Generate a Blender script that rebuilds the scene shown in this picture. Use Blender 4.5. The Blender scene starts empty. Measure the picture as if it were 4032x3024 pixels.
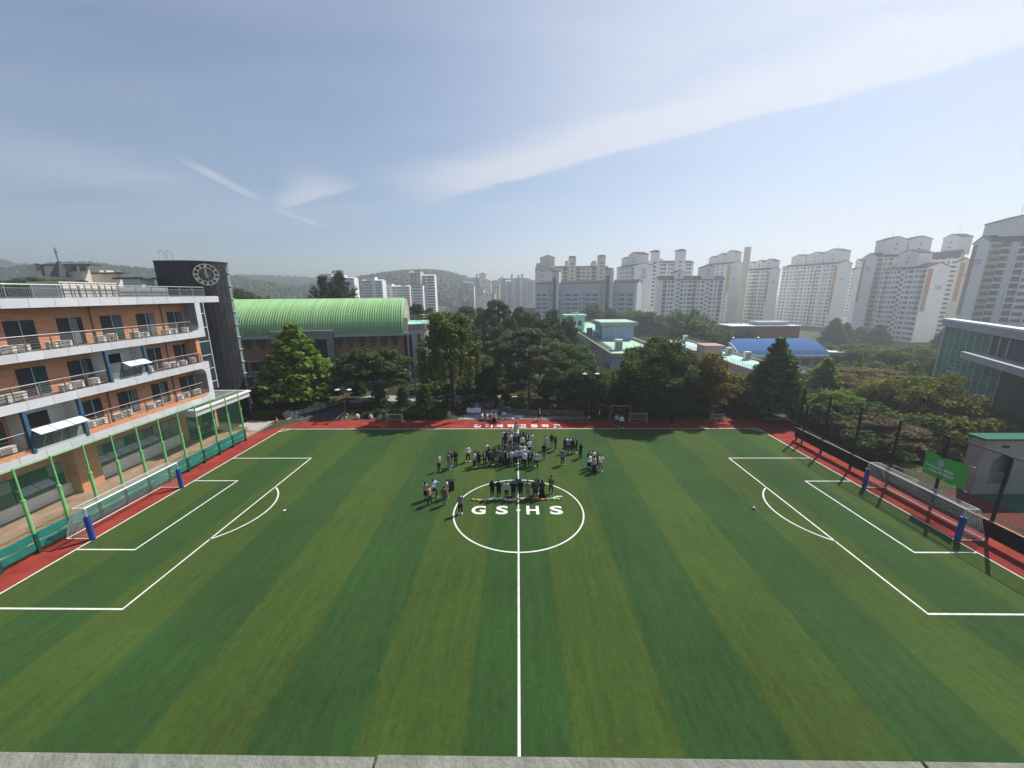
import bpy, bmesh, math, random
from mathutils import Vector, Matrix
R = math.radians
PI = math.pi
rnd = random.Random(7)
S = bpy.context.scene
COL = S.collection

# ------------------------------------------------------------------ camera
CAM_H = 17.0
FPX, PITCH, YAW, ROLL = 1517.66, R(13.334), R(0.919), R(-0.397)
def _cam_axes():
    cp, sp = math.cos(PITCH), math.sin(PITCH)
    F = Vector((0, cp, -sp)); X = Vector((1, 0, 0)); U = Vector((0, sp, cp))
    cr, sr = math.cos(ROLL), math.sin(ROLL)
    X, U = cr*X + sr*U, -sr*X + cr*U
    Z = Matrix.Rotation(YAW, 3, 'Z')
    return Z @ F, Z @ X, Z @ U
CF, CX, CU = _cam_axes()
CC = Vector((0, 0, CAM_H))
cd = bpy.data.cameras.new('camera')
cam = bpy.data.objects.new('camera', cd)
COL.objects.link(cam)
cd.sensor_width = 36.0
cd.lens = FPX/4032*36.0
cd.clip_start = 0.1
cd.clip_end = 9000
m = Matrix((CX, CU, -CF)).transposed().to_4x4()
m.translation = CC
cam.matrix_world = m
S.camera = cam
# surveying helpers: sight line through a photo pixel (4032 px wide frame) met with the ground, or with a plane at a known distance
def ray(px, py): return CF + CX*((px-2016)/FPX) + CU*((1512-py)/FPX)
def gp(px, py, z=0.0):
    d = ray(px, py); return CC + d*((z-CAM_H)/d.z)
def atY(px, py, Y):
    d = ray(px, py); return CC + d*(Y/d.y)
def atX(px, py, X):
    d = ray(px, py); return CC + d*(X/d.x)

# ------------------------------------------------------------------ light
SUN_EL, SUN_AZ = R(50.8), R(48.2)          # azimuth clockwise from +Y (ahead of the camera)
W = bpy.data.worlds.new('World'); S.world = W; W.use_nodes = True
wn, wl = W.node_tree.nodes, W.node_tree.links
wn.clear()
def N(nodes, t, **k):
    n = nodes.new(t)
    for a, v in k.items():
        if a.startswith('i_'):
            key = a[2:]
            key = int(key) if key.isdigit() else key.replace('_', ' ')
            n.inputs[key].default_value = v
        else: setattr(n, a, v)
    return n
out = N(wn, 'ShaderNodeOutputWorld')
bg = N(wn, 'ShaderNodeBackground', i_Strength=0.081)
sky = N(wn, 'ShaderNodeTexSky', sky_type='NISHITA', sun_disc=False, sun_elevation=SUN_EL, sun_rotation=SUN_AZ,
        air_density=1.0, dust_density=0.45, ozone_density=2.6, altitude=60)
wl.new(bg.outputs[0], out.inputs[0])
tc = N(wn, 'ShaderNodeTexCoord')
sep = N(wn, 'ShaderNodeSeparateXYZ'); wl.new(tc.outputs['Generated'], sep.inputs[0])
def M(op, a, b=None, c=None, nodes=wn, links=wl, clamp=False):
    n = nodes.new('ShaderNodeMath'); n.operation = op; n.use_clamp = clamp
    for i, v in enumerate((a, b, c)):
        if v is None: continue
        if isinstance(v, (int, float)): n.inputs[i].default_value = v
        else: links.new(v, n.inputs[i])
    return n.outputs[0]
# cirrus: thin sheets on a flat layer high above, so position in the layer = direction / height
zz = M('MAXIMUM', M('ADD', sep.outputs[2], 0.06), 0.02)
cu = M('DIVIDE', sep.outputs[0], zz); cv = M('DIVIDE', sep.outputs[1], zz)
comb = N(wn, 'ShaderNodeCombineXYZ'); wl.new(cu, comb.inputs[0]); wl.new(cv, comb.inputs[1])
def smooth(x, lo, hi):
    n = N(wn, 'ShaderNodeMapRange', interpolation_type='SMOOTHSTEP'); n.inputs['From Min'].default_value = lo; n.inputs['From Max'].default_value = hi
    wl.new(x, n.inputs['Value']); return n.outputs['Result']
def wnoise(vec, scale, detail, rough, dist=0.0):
    n = N(wn, 'ShaderNodeTexNoise', i_Scale=scale, i_Detail=detail, i_Roughness=rough, i_Distortion=dist)
    wl.new(vec, n.inputs['Vector']); return n.outputs['Fac']
def mapping(vec, rot, sc, loc=(0, 0, 0)):
    n = N(wn, 'ShaderNodeMapping'); n.inputs['Rotation'].default_value = (0, 0, rot); n.inputs['Scale'].default_value = sc; n.inputs['Location'].default_value = loc
    wl.new(vec, n.inputs['Vector']); return n.outputs[0]
def layer_uv(px, py):
    d = ray(px, py).normalized(); z = max(d.z+0.06, 0.02); return d.x/z, d.y/z
def streak(p0, p1, w0, w1, strength, rag, feather=0.35, crisp=0.0):
    """one cirrus streak in the layer from photo point p0 to p1, width w0..w1 (layer units), ragged along its length"""
    a = Vector(layer_uv(*p0)); b = Vector(layer_uv(*p1)); d = (b-a); L = d.length; d /= L; nrm = Vector((-d.y, d.x))
    t = M('DIVIDE', M('ADD', M('MULTIPLY', M('SUBTRACT', cu, a.x), d.x), M('MULTIPLY', M('SUBTRACT', cv, a.y), d.y)), L)
    s = M('ADD', M('MULTIPLY', M('SUBTRACT', cu, a.x), nrm.x), M('MULTIPLY', M('SUBTRACT', cv, a.y), nrm.y))
    wob = M('MULTIPLY', M('SUBTRACT', rag, 0.5), (w0+w1)*0.75)
    s = M('ADD', s, wob)
    q = Vector(layer_uv((p0[0]+p1[0])/2, (p0[1]+p1[1])/2+90)); sg = 1 if (q-a).dot(nrm) > 0 else -1      # far (lower) side crisp, near side feathered
    s = M('MAXIMUM', M('MULTIPLY', s, sg*(1+crisp*2.2)), M('MULTIPLY', s, -sg*(1-crisp*0.5)))
    wd = M('ADD', w0, M('MULTIPLY', M('MAXIMUM', t, 0.0), w1-w0))
    prof = M('SUBTRACT', 1.0, smooth(M('DIVIDE', s, wd), 0.15, 1.0))
    ends = M('MULTIPLY', smooth(t, -feather*0.3, feather), M('SUBTRACT', 1.0, smooth(t, 1.0-feather, 1.0+feather*0.6)))
    return M('MULTIPLY', M('MULTIPLY', prof, ends), strength)
v_str = mapping(comb.outputs[0], R(-38), (0.35, 1.6, 1))
n_soft = wnoise(mapping(comb.outputs[0], R(-30), (0.10, 0.42, 1), (3.1, 0.4, 0)), 1.0, 5, 0.55, 0.3)
n_wisp = wnoise(v_str, 1.5, 6, 0.6, 0.5)
n_rag = wnoise(mapping(comb.outputs[0], R(-38), (0.5, 0.9, 1)), 0.9, 4, 0.55)
veil = M('MULTIPLY', smooth(n_soft, 0.38, 0.74), 0.26)
veil = M('ADD', veil, M('MULTIPLY', M('MULTIPLY', smooth(n_soft, 0.40, 0.75), smooth(n_wisp, 0.35, 0.75)), 0.20))
streaks = streak((1660, 800), (4600, 0), 0.50, 0.30, 0.80, n_rag, 0.20, 0.85)
streaks = M('MAXIMUM', streaks, streak((1100, 825), (1400, 720), 0.10, 0.40, 0.70, n_rag, 0.3, 0.6))
streaks = M('MAXIMUM', streaks, streak((690, 610), (1030, 790), 0.07, 0.10, 0.52, n_rag))
streaks = M('MAXIMUM', streaks, streak((1080, 820), (1280, 900), 0.09, 0.05, 0.48, n_rag))
streaks = M('MAXIMUM', streaks, streak((-400, 560), (900, 760), 1.0, 0.55, 0.30, n_rag, 0.45))
streaks = M('MAXIMUM', streaks, streak((1900, 420), (4700, -420), 0.75, 0.45, 0.42, n_rag, 0.4))
cl = M('MINIMUM', M('ADD', veil, M('MULTIPLY', streaks, M('ADD', 0.42, M('MULTIPLY', n_wisp, 1.05)))), 0.9)
# the sheet thickens towards the east
east = M('MULTIPLY', smooth(M('ADD', cu, M('MULTIPLY', cv, 0.25)), -0.2, 4.5), M('ADD', 0.34, M('MULTIPLY', n_soft, 0.3)))
cl = M('MINIMUM', M('ADD', M('MULTIPLY', cl, smooth(sep.outputs[2], 0.015, 0.14)), M('MULTIPLY', east, smooth(sep.outputs[2], -0.01, 0.05))), 0.92)
# sunlit ice cloud: brighter towards the sun, like the sky behind it
sun_dir = (math.sin(SUN_AZ)*math.cos(SUN_EL), math.cos(SUN_AZ)*math.cos(SUN_EL), math.sin(SUN_EL))
dotn = N(wn, 'ShaderNodeVectorMath', operation='DOT_PRODUCT'); wl.new(tc.outputs['Generated'], dotn.inputs[0]); dotn.inputs[1].default_value = sun_dir
ph = M('ADD', 0.98, M('MULTIPLY', M('POWER', M('MAXIMUM', dotn.outputs['Value'], 0.0), 4.0), 0.12))
ccol = N(wn, 'ShaderNodeVectorMath', operation='SCALE'); ccol.inputs[0].default_value = (5.9, 6.3, 7.2); wl.new(ph, ccol.inputs['Scale'])
mix = N(wn, 'ShaderNodeMix', data_type='RGBA'); wl.new(cl, mix.inputs['Factor'])
wl.new(sky.outputs[0], mix.inputs['A']); wl.new(ccol.outputs[0], mix.inputs['B'])
wl.new(mix.outputs['Result'], bg.inputs['Color'])

sd = bpy.data.lights.new('sun', 'SUN'); sd.energy = 4.8; sd.angle = R(0.5); sd.color = (1.0, 0.95, 0.87)
sun = bpy.data.objects.new('sun', sd); COL.objects.link(sun)
sun.rotation_euler = Vector(sun_dir).to_track_quat('Z', 'Y').to_euler()
sun.location = (60, 60, 90)

vs = S.view_settings
S.display_settings.display_device = 'sRGB'
vs.view_transform = 'Standard'; vs.look = 'None'; vs.gamma = 1.0; vs.exposure = 0.45; vs.use_curve_mapping = False
cy = S.cycles
cy.max_bounces = 6; cy.diffuse_bounces = 3; cy.glossy_bounces = 2; cy.transmission_bounces = 3; cy.transparent_max_bounces = 6
cy.volume_bounces = 0; cy.use_adaptive_sampling = True; cy.adaptive_threshold = 0.02
cy.use_denoising = True
try: cy.denoiser = 'OPENIMAGEDENOISE'
except Exception: pass
cy.caustics_reflective = False; cy.caustics_refractive = False; cy.sample_clamp_indirect = 4
S.render.use_persistent_data = False

# ------------------------------------------------------------------ materials
_M = {}
def mat(name, col, rough=0.8, var=0.0, scale=1.0, bump=0.0, bscale=None, spec=0.15, metal=0.0, coord='Object', stretch=(1, 1, 1), detail=4, dark=None, objvar=0.0):
    """one painted / mineral / metal surface: base colour with noise between col*(1-var) and col*(1+var) (or towards `dark`), optional bump"""
    if name in _M: return _M[name]
    m = bpy.data.materials.new(name); m.use_nodes = True
    n, l = m.node_tree.nodes, m.node_tree.links
    b = n['Principled BSDF']; b.inputs['Roughness'].default_value = rough; b.inputs['Metallic'].default_value = metal
    b.inputs['Specular IOR Level'].default_value = spec
    c4 = (*col, 1)
    b.inputs['Base Color'].default_value = c4
    if var or bump:
        t = n.new('ShaderNodeTexCoord'); mp = n.new('ShaderNodeMapping'); mp.inputs['Scale'].default_value = stretch
        l.new(t.outputs[coord], mp.inputs[0])
        ns = N(n, 'ShaderNodeTexNoise', i_Scale=scale, i_Detail=detail, i_Roughness=0.6); l.new(mp.outputs[0], ns.inputs['Vector'])
        if var:
            rp = n.new('ShaderNodeValToRGB')
            d = dark or tuple(c*(1-var) for c in col)
            rp.color_ramp.elements[0].color = (*d, 1); rp.color_ramp.elements[0].position = 0.3
            rp.color_ramp.elements[1].color = (*[min(1, c*(1+var*0.7)) for c in col], 1); rp.color_ramp.elements[1].position = 0.7
            l.new(ns.outputs['Fac'], rp.inputs[0]); src = rp.outputs[0]
            if objvar:
                src = _objvar(n, l, src, objvar)
            l.new(src, b.inputs['Base Color'])
        if bump:
            nb = N(n, 'ShaderNodeTexNoise', i_Scale=bscale or scale*4, i_Detail=3); l.new(mp.outputs[0], nb.inputs['Vector'])
            bp = N(n, 'ShaderNodeBump', i_Strength=bump, i_Distance=0.05); l.new(nb.outputs['Fac'], bp.inputs['Height'])
            l.new(bp.outputs[0], b.inputs['Normal'])
    _M[name] = m
    return m
def _objvar(n, l, src, amt):
    oi = n.new('ShaderNodeObjectInfo')
    hs = n.new('ShaderNodeHueSaturation')
    v = M('ADD', 1-amt/2, M('MULTIPLY', oi.outputs['Random'], amt, nodes=n, links=l), nodes=n, links=l)
    l.new(v, hs.inputs['Value']); l.new(src, hs.inputs['Color'])
    return hs.outputs[0]
def glass_mat(name, col, rough=0.08, var=0.3, objvar=0.5):
    """window glass seen from outside by day: dark room behind, mirror-like skin"""
    if name in _M: return _M[name]
    m = mat(name, col, rough=rough, var=var, scale=0.6, spec=0.7, objvar=objvar)
    return m
def leaf_mat(name, dark, light, trans=0.3, objvar=0.25, tint=None, vary=0.55):
    """leaves: two-tone by noise through the crown, some light passes through"""
    if name in _M: return _M[name]
    m = bpy.data.materials.new(name); m.use_nodes = True
    n, l = m.node_tree.nodes, m.node_tree.links; n.clear()
    o = n.new('ShaderNodeOutputMaterial')
    g = n.new('ShaderNodeNewGeometry')
    t = n.new('ShaderNodeTexCoord')
    ns = N(n, 'ShaderNodeTexNoise', i_Scale=0.9, i_Detail=3, i_Roughness=0.7); l.new(t.outputs['Object'], ns.inputs['Vector'])
    f = M('ADD', M('MULTIPLY', g.outputs['Random Per Island'], vary, nodes=n, links=l), M('MULTIPLY', ns.outputs['Fac'], 1.15-vary, nodes=n, links=l), nodes=n, links=l)
    rp = n.new('ShaderNodeValToRGB'); rp.color_ramp.elements[0].position = 0.25; rp.color_ramp.elements[1].position = 0.85
    rp.color_ramp.elements[0].color = (*dark, 1); rp.color_ramp.elements[1].color = (*light, 1)
    if tint:
        e = rp.color_ramp.elements.new(0.93); e.color = (*tint, 1)
    l.new(f, rp.inputs[0])
    src = _objvar(n, l, rp.outputs[0], objvar) if objvar else rp.outputs[0]
    d = n.new('ShaderNodeBsdfDiffuse'); l.new(src, d.inputs[0])
    tr = n.new('ShaderNodeBsdfTranslucent'); l.new(src, tr.inputs[0])
    mx = N(n, 'ShaderNodeMixShader', i_0=trans); l.new(d.outputs[0], mx.inputs[1]); l.new(tr.outputs[0], mx.inputs[2])
    gl = N(n, 'ShaderNodeBsdfGlossy', i_Roughness=0.5); gl.inputs[0].default_value = (0.9, 0.95, 0.9, 1)
    mx2 = N(n, 'ShaderNodeMixShader', i_0=0.012); l.new(mx.outputs[0], mx2.inputs[1]); l.new(gl.outputs[0], mx2.inputs[2])
    l.new(mx2.outputs[0], o.inputs[0])
    _M[name] = m
    return m
def brick_mat(name, c1, c2, mortar, bw=0.23, bh=0.075, axes='YZ', var=0.25):
    """brickwork in courses; axes says which object axes run along and up the wall"""
    if name in _M: return _M[name]
    m = bpy.data.materials.new(name); m.use_nodes = True
    n, l = m.node_tree.nodes, m.node_tree.links
    b = n['Principled BSDF']; b.inputs['Roughness'].default_value = 0.85; b.inputs['Specular IOR Level'].default_value = 0.2
    t = n.new('ShaderNodeTexCoord'); sp = n.new('ShaderNodeSeparateXYZ'); l.new(t.outputs['Object'], sp.inputs[0])
    cb = n.new('ShaderNodeCombineXYZ')
    if axes == 'XYZ':
        l.new(M('ADD', sp.outputs[0], sp.outputs[1], nodes=n, links=l), cb.inputs[0])
    else:
        l.new(sp.outputs['XYZ'.index(axes[0])], cb.inputs[0])
    l.new(sp.outputs[2], cb.inputs[1])
    bt = n.new('ShaderNodeTexBrick'); l.new(cb.outputs[0], bt.inputs['Vector'])
    bt.inputs['Scale'].default_value = 1.0; bt.inputs['Brick Width'].default_value = bw; bt.inputs['Row Height'].default_value = bh
    bt.inputs['Mortar Size'].default_value = 0.008; bt.inputs['Mortar Smooth'].default_value = 0.3
    bt.inputs['Color1'].default_value = (*c1, 1); bt.inputs['Color2'].default_value = (*c2, 1); bt.inputs['Mortar'].default_value = (*mortar, 1)
    mp = n.new('ShaderNodeMapping'); mp.inputs['Scale'].default_value = (0.5, 0.5, 6); l.new(t.outputs['Object'], mp.inputs[0])
    ns = N(n, 'ShaderNodeTexNoise', i_Scale=1.3, i_Detail=5, i_Roughness=0.65); l.new(mp.outputs[0], ns.inputs['Vector'])
    hs = n.new('ShaderNodeHueSaturation'); l.new(bt.outputs['Color'], hs.inputs['Color'])
    l.new(M('ADD', 1-var, M('MULTIPLY', ns.outputs['Fac'], 2*var, nodes=n, links=l), nodes=n, links=l), hs.inputs['Value'])
    l.new(hs.outputs[0], b.inputs['Base Color'])
    bp = N(n, 'ShaderNodeBump', i_Strength=0.5, i_Distance=0.01); l.new(bt.outputs['Fac'], bp.inputs['Height']); bp.invert = True
    l.new(bp.outputs[0], b.inputs['Normal'])
    _M[name] = m
    return m

# ------------------------------------------------------------------ mesh helpers
class MB:
    """collects boxes, bars, prisms and tubes; build() links them as ONE mesh object"""
    def __init__(s): s.v = []; s.f = []; s.mi = []; s.cur = 0
    def add(s, vs, fs):
        o = len(s.v); s.v.extend([tuple(p) for p in vs]); s.f.extend([tuple(i+o for i in f) for f in fs]); s.mi.extend([s.cur]*len(fs)); return s
    BF = ((0, 3, 2, 1), (4, 5, 6, 7), (0, 1, 5, 4), (1, 2, 6, 5), (2, 3, 7, 6), (3, 0, 4, 7))
    def box(s, x0, x1, y0, y1, z0, z1):
        return s.add([(x0, y0, z0), (x1, y0, z0), (x1, y1, z0), (x0, y1, z0), (x0, y0, z1), (x1, y0, z1), (x1, y1, z1), (x0, y1, z1)], s.BF)
    def bar(s, a, b, w, h=None, up=(0, 0, 1)):
        a = Vector(a); b = Vector(b); d = (b-a).normalized(); up = Vector(up)
        if abs(d.dot(up)) > 0.98: up = Vector((1, 0, 0))
        x = d.cross(up).normalized(); y = x.cross(d); h = h or w
        x *= w/2; y *= h/2
        return s.add([a-x-y, a+x-y, a+x+y, a-x+y, b-x-y, b+x-y, b+x+y, b-x+y], s.BF)
    def tube(s, pts, rad, n=6, cap=True):
        pts = [Vector(p) for p in pts]; rad = rad if isinstance(rad, (list, tuple)) else [rad]*len(pts)
        vs = []; up = Vector((0.13, 0.21, 0.97))
        for i, p in enumerate(pts):
            d = (pts[min(i+1, len(pts)-1)] - pts[max(i-1, 0)])
            d = d.normalized() if d.length > 1e-9 else Vector((0, 0, 1))
            u = up if abs(d.dot(up)) < 0.95 else Vector((1, 0, 0))
            x = d.cross(u).normalized(); y = d.cross(x)
            for k in range(n):
                a = 2*PI*k/n; vs.append(p + (x*math.cos(a)+y*math.sin(a))*rad[i])
        fs = []
        for i in range(len(pts)-1):
            for k in range(n):
                a = i*n+k; b = i*n+(k+1) % n; fs.append((a, b, b+n, a+n))
        if cap: fs.append(tuple(range(n))[::-1]); fs.append(tuple((len(pts)-1)*n+k for k in range(n)))
        return s.add(vs, fs)
    def prism(s, poly, axis, t0, t1):
        """polygon of 2-D points extruded along axis ('x','y','z') from t0 to t1; points are the other two axes in order"""
        n = len(poly)
        def P(p, t): return {'x': (t, p[0], p[1]), 'y': (p[0], t, p[1]), 'z': (p[0], p[1], t)}[axis]
        vs = [P(p, t0) for p in poly]+[P(p, t1) for p in poly]
        fs = [tuple(range(n))[::-1], tuple(range(n, 2*n))]+[(i, (i+1) % n, n+(i+1) % n, n+i) for i in range(n)]
        return s.add(vs, fs)
    def lathe(s, prof, n=12, c=(0, 0, 0)):
        vs = []; fs = []
        for r, z in prof:
            for k in range(n):
                a = 2*PI*k/n; vs.append((c[0]+r*math.cos(a), c[1]+r*math.sin(a), c[2]+z))
        for i in range(len(prof)-1):
            for k in range(n):
                a = i*n+k; b = i*n+(k+1) % n; fs.append((a, b, b+n, a+n))
        fs.append(tuple(range(n))[::-1]); fs.append(tuple((len(prof)-1)*n+k for k in range(n)))
        return s.add(vs, fs)
    def ball(s, c, rx, ry=None, rz=None, nu=10, nv=6):
        ry = ry or rx; rz = rz or rx
        vs = [(c[0], c[1], c[2]-rz)]; fs = []
        for j in range(1, nv):
            t = -PI/2+PI*j/nv
            for k in range(nu):
                a = 2*PI*k/nu; vs.append((c[0]+rx*math.cos(t)*math.cos(a), c[1]+ry*math.cos(t)*math.sin(a), c[2]+rz*math.sin(t)))
        vs.append((c[0], c[1], c[2]+rz)); top = len(vs)-1
        for k in range(nu): fs.append((0, 1+(k+1) % nu, 1+k)); fs.append((top, 1+(nv-2)*nu+k, 1+(nv-2)*nu+(k+1) % nu))
        for j in range(nv-2):
            for k in range(nu):
                a = 1+j*nu+k; b = 1+j*nu+(k+1) % nu; fs.append((a, b, b+nu, a+nu))
        return s.add(vs, fs)
    def mesh(s, name, mats, smooth=False):
        me = bpy.data.meshes.new(name); me.from_pydata(s.v, [], s.f)
        mats = mats if isinstance(mats, (list, tuple)) else [mats]
        for m in mats: me.materials.append(m)
        if len(mats) > 1: me.polygons.foreach_set('material_index', s.mi)
        if smooth: me.polygons.foreach_set('use_smooth', [True]*len(s.f))
        me.update(); return me
    def build(s, name, mats, parent=None, smooth=False, kind=None, label=None):
        return link(name, s.mesh(name, mats, smooth), parent, kind=kind, label=label)
def link(name, me, parent=None, loc=None, rz=None, sc=None, kind=None, label=None, world=True):
    """a mesh as one object; world=True keeps world coordinates under its parent"""
    o = bpy.data.objects.new(name, me); COL.objects.link(o)
    if parent is not None:
        o.parent = parent
        if world: o.matrix_parent_inverse = PINV[parent.name]
    if loc is not None: o.location = loc
    if rz is not None: o.rotation_euler = rz if isinstance(rz, (tuple, list)) else (0, 0, rz)
    if sc is not None: o.scale = sc if isinstance(sc, (tuple, list)) else (sc, sc, sc)
    if kind: o['kind'] = kind
    if label: o['label'] = label
    WM[o.name] = None
    return o
PINV = {}; WM = {}
def setp(o):
    """register a (possibly nested) parent whose own world matrix is the identity-relative one, so children keep world coordinates"""
    mw = o.matrix_basis.copy(); p = o
    mw = o.matrix_parent_inverse @ mw if o.parent else mw
    while p.parent:
        p = p.parent
        mw = (p.matrix_parent_inverse @ p.matrix_basis if p.parent else p.matrix_basis) @ mw
    PINV[o.name] = mw.inverted(); return o
def tag(o, label=None, cat=None, group=None, kind=None):
    if label: o['label'] = label
    if cat: o['category'] = cat
    if group: o['group'] = group
    if kind: o['kind'] = kind
    return o
def thing(name, label, cat, loc=(0, 0, 0), rz=0.0, group=None):
    o = bpy.data.objects.new(name, None); COL.objects.link(o); o.location = loc; o.rotation_euler = (0, 0, rz); o.empty_display_size = 0.3
    tag(o, label, cat, group)
    return setp(o)
def part(mb, name, mats, parent, **k):
    o = mb.build(name, mats, parent, **k); setp(o); return o
def copy_tree(o, parent=None):
    c = o.copy(); COL.objects.link(c)
    if parent: c.parent = parent
    for ch in list(o.children): copy_tree(ch, c)
    return c
# ================================================================== setting: ground, track, pitch
def smoothstep(a, b, x):
    t = max(0.0, min(1.0, (x-a)/(b-a))); return t*t*(3-2*t)
def terrain(x, y):
    """school plateau at 0; land falls away to the east and beyond the trees, rises to a wooded knoll in the west"""
    z = -0.012
    z -= 11.5*smoothstep(62, 130, y)*smoothstep(-10, 25, x)*1.0 if x > -10 else 0
    z -= 7.0*smoothstep(90, 170, y)*(1-smoothstep(-10, 25, x)) if x > -90 else 0
    z -= 11.5*smoothstep(52, 95, x)*(1-smoothstep(62, 130, y)*smoothstep(-10, 25, x))
    z -= 5.0*smoothstep(39, 50, x)*smoothstep(33, 41, y)*(1-smoothstep(95, 130, y))
    z += 19*math.exp(-(((x+158)/60)**2+((y-150)/60)**2))
    return z
def axis(lo, hi, core0, core1, fine, ratio=1.35):
    a = [core0]; 
    while a[-1] < core1-1e-6: a.append(min(core1, a[-1]+fine))
    st = fine
    while a[-1] < hi: st *= ratio; a.append(min(hi, a[-1]+st))
    st = fine; pre = [core0]
    while pre[-1] > lo: st *= ratio; pre.append(max(lo, pre[-1]-st))
    return pre[:0:-1]+a
gx = axis(-2600, 2600, -200, 200, 8); gy = axis(-400, 2600, -40, 230, 8)
verts = [(x, y, terrain(x, y)) for y in gy for x in gx]
nx = len(gx)
faces = [(j*nx+i, j*nx+i+1, (j+1)*nx+i+1, (j+1)*nx+i) for j in range(len(gy)-1) for i in range(nx-1)]
me = bpy.data.meshes.new('ground'); me.from_pydata(verts, [], faces); me.polygons.foreach_set('use_smooth', [True]*len(faces))
me.materials.append(mat('soil_and_grass', (0.055, 0.062, 0.028), 0.95, 0.5, 0.35, 0.4, 6, detail=8, dark=(0.045, 0.036, 0.024)))
ground = tag(link('ground', me), kind='structure')

m_track = mat('red_turf', (0.27, 0.044, 0.032), 0.95, 0.35, 0.6, 0.5, 40, detail=8, spec=0.1)
def sheet(name, poly, z, material, parent=None, kind='structure'):
    b = MB(); b.add([(x, y, z) for x, y in poly], [tuple(range(len(poly)))])
    o = b.build(name, material, parent)
    if kind: o['kind'] = kind
    return o
track = sheet('running_track', [(-32.95, 4), (36.0, 4), (36.0, 36), (35.6, 47.3), (36.2, 49.9), (33.5, 50.45), (-32.7, 50.35), (-33.0, 49.8), (-32.95, 46)], 0.0, m_track)
setp(track)

# artificial turf with mown-looking stripes 2.1 m half width
def turf_material():
    m = bpy.data.materials.new('striped_turf'); m.use_nodes = True
    n, l = m.node_tree.nodes, m.node_tree.links
    b = n['Principled BSDF']; b.inputs['Roughness'].default_value = 0.9; b.inputs['Specular IOR Level'].default_value = 0.06; b.inputs['Sheen Weight'].default_value = 0.10; b.inputs['Sheen Roughness'].default_value = 0.6; b.inputs['Sheen Tint'].default_value = (0.6, 0.85, 0.4, 1)
    q = lambda op, a, c=None, d=None: M(op, a, c, d, nodes=n, links=l)
    t = n.new('ShaderNodeTexCoord'); sp = n.new('ShaderNodeSeparateXYZ'); l.new(t.outputs['Object'], sp.inputs[0])
    wob = N(n, 'ShaderNodeTexNoise', i_Scale=0.5, i_Detail=2); l.new(t.outputs['Object'], wob.inputs['Vector'])
    x = q('ADD', sp.outputs[0], q('MULTIPLY', q('SUBTRACT', wob.outputs['Fac'], 0.5), 0.22))
    ph = q('SINE', q('MULTIPLY', q('ADD', x, 0.03), PI/4.2), None)
    # cos: dark where |x| < 2.1
    c = q('COSINE', q('MULTIPLY', q('ADD', x, 0.03), PI/4.2))
    mr = n.new('ShaderNodeMapRange'); mr.inputs['From Min'].default_value = -0.10; mr.inputs['From Max'].default_value = 0.10; l.new(c, mr.inputs['Value'])
    mp = n.new('ShaderNodeMapping'); mp.inputs['Scale'].default_value = (9, 1.3, 1); l.new(t.outputs['Object'], mp.inputs[0])
    n1 = N(n, 'ShaderNodeTexNoise', i_Scale=1.0, i_Detail=7, i_Roughness=0.75); l.new(mp.outputs[0], n1.inputs['Vector'])
    n2 = N(n, 'ShaderNodeTexNoise', i_Scale=7.0, i_Detail=8, i_Roughness=0.8); l.new(t.outputs['Object'], n2.inputs['Vector'])
    n3 = N(n, 'ShaderNodeTexNoise', i_Scale=0.11, i_Detail=3, i_Roughness=0.55); l.new(t.outputs['Object'], n3.inputs['Vector'])
    mx = N(n, 'ShaderNodeMix', data_type='RGBA'); l.new(mr.outputs[0], mx.inputs['Factor'])
    mx.inputs['A'].default_value = (0.047, 0.082, 0.017, 1); mx.inputs['B'].default_value = (0.027, 0.069, 0.019, 1)
    v = q('ADD', 0.18, q('ADD', q('MULTIPLY', n1.outputs['Fac'], 0.62), q('MULTIPLY', n2.outputs['Fac'], 0.68)))
    v = q('ADD', v, q('MULTIPLY', q('SUBTRACT', n3.outputs['Fac'], 0.5), 0.7))
    mq = n.new('ShaderNodeMapping'); mq.inputs['Scale'].default_value = (2.6, 0.22, 1); l.new(t.outputs['Object'], mq.inputs[0])
    n4 = N(n, 'ShaderNodeTexNoise', i_Scale=1.0, i_Detail=6, i_Roughness=0.7); l.new(mq.outputs[0], n4.inputs['Vector'])
    v = q('ADD', v, q('MULTIPLY', q('SUBTRACT', n4.outputs['Fac'], 0.5), 0.75))
    n5 = N(n, 'ShaderNodeTexNoise', i_Scale=2.3, i_Detail=5, i_Roughness=0.75); l.new(t.outputs['Object'], n5.inputs['Vector'])
    v = q('ADD', v, q('MULTIPLY', q('SUBTRACT', n5.outputs['Fac'], 0.5), 0.55))
    hs = n.new('ShaderNodeHueSaturation'); l.new(mx.outputs['Result'], hs.inputs['Color']); l.new(v, hs.inputs['Value'])
    # pale fibre flecks
    fl = n.new('ShaderNodeMapRange'); fl.inputs['From Min'].default_value = 0.60; fl.inputs['From Max'].default_value = 0.78; fl.inputs['To Max'].default_value = 0.45
    l.new(n2.outputs['Fac'], fl.inputs['Value'])
    mf = N(n, 'ShaderNodeMix', data_type='RGBA'); l.new(fl.outputs[0], mf.inputs['Factor']); l.new(hs.outputs[0], mf.inputs['A']); mf.inputs['B'].default_value = (0.15, 0.23, 0.085, 1)
    l.new(mf.outputs['Result'], b.inputs['Base Color'])
    bp = N(n, 'ShaderNodeBump', i_Strength=0.6, i_Distance=0.03); l.new(n2.outputs['Fac'], bp.inputs['Height']); l.new(bp.outputs[0], b.inputs['Normal'])
    return m
HX, Y0, Y1, YC = 30.45, 8.73, 46.78, 27.75
pitch = sheet('football_pitch', [(-HX-0.05, Y0-0.05), (HX+0.05, Y0-0.05), (HX+0.05, Y1+0.05), (-HX-0.05, Y1+0.05)], 0.004, turf_material())
setp(pitch)
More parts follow.
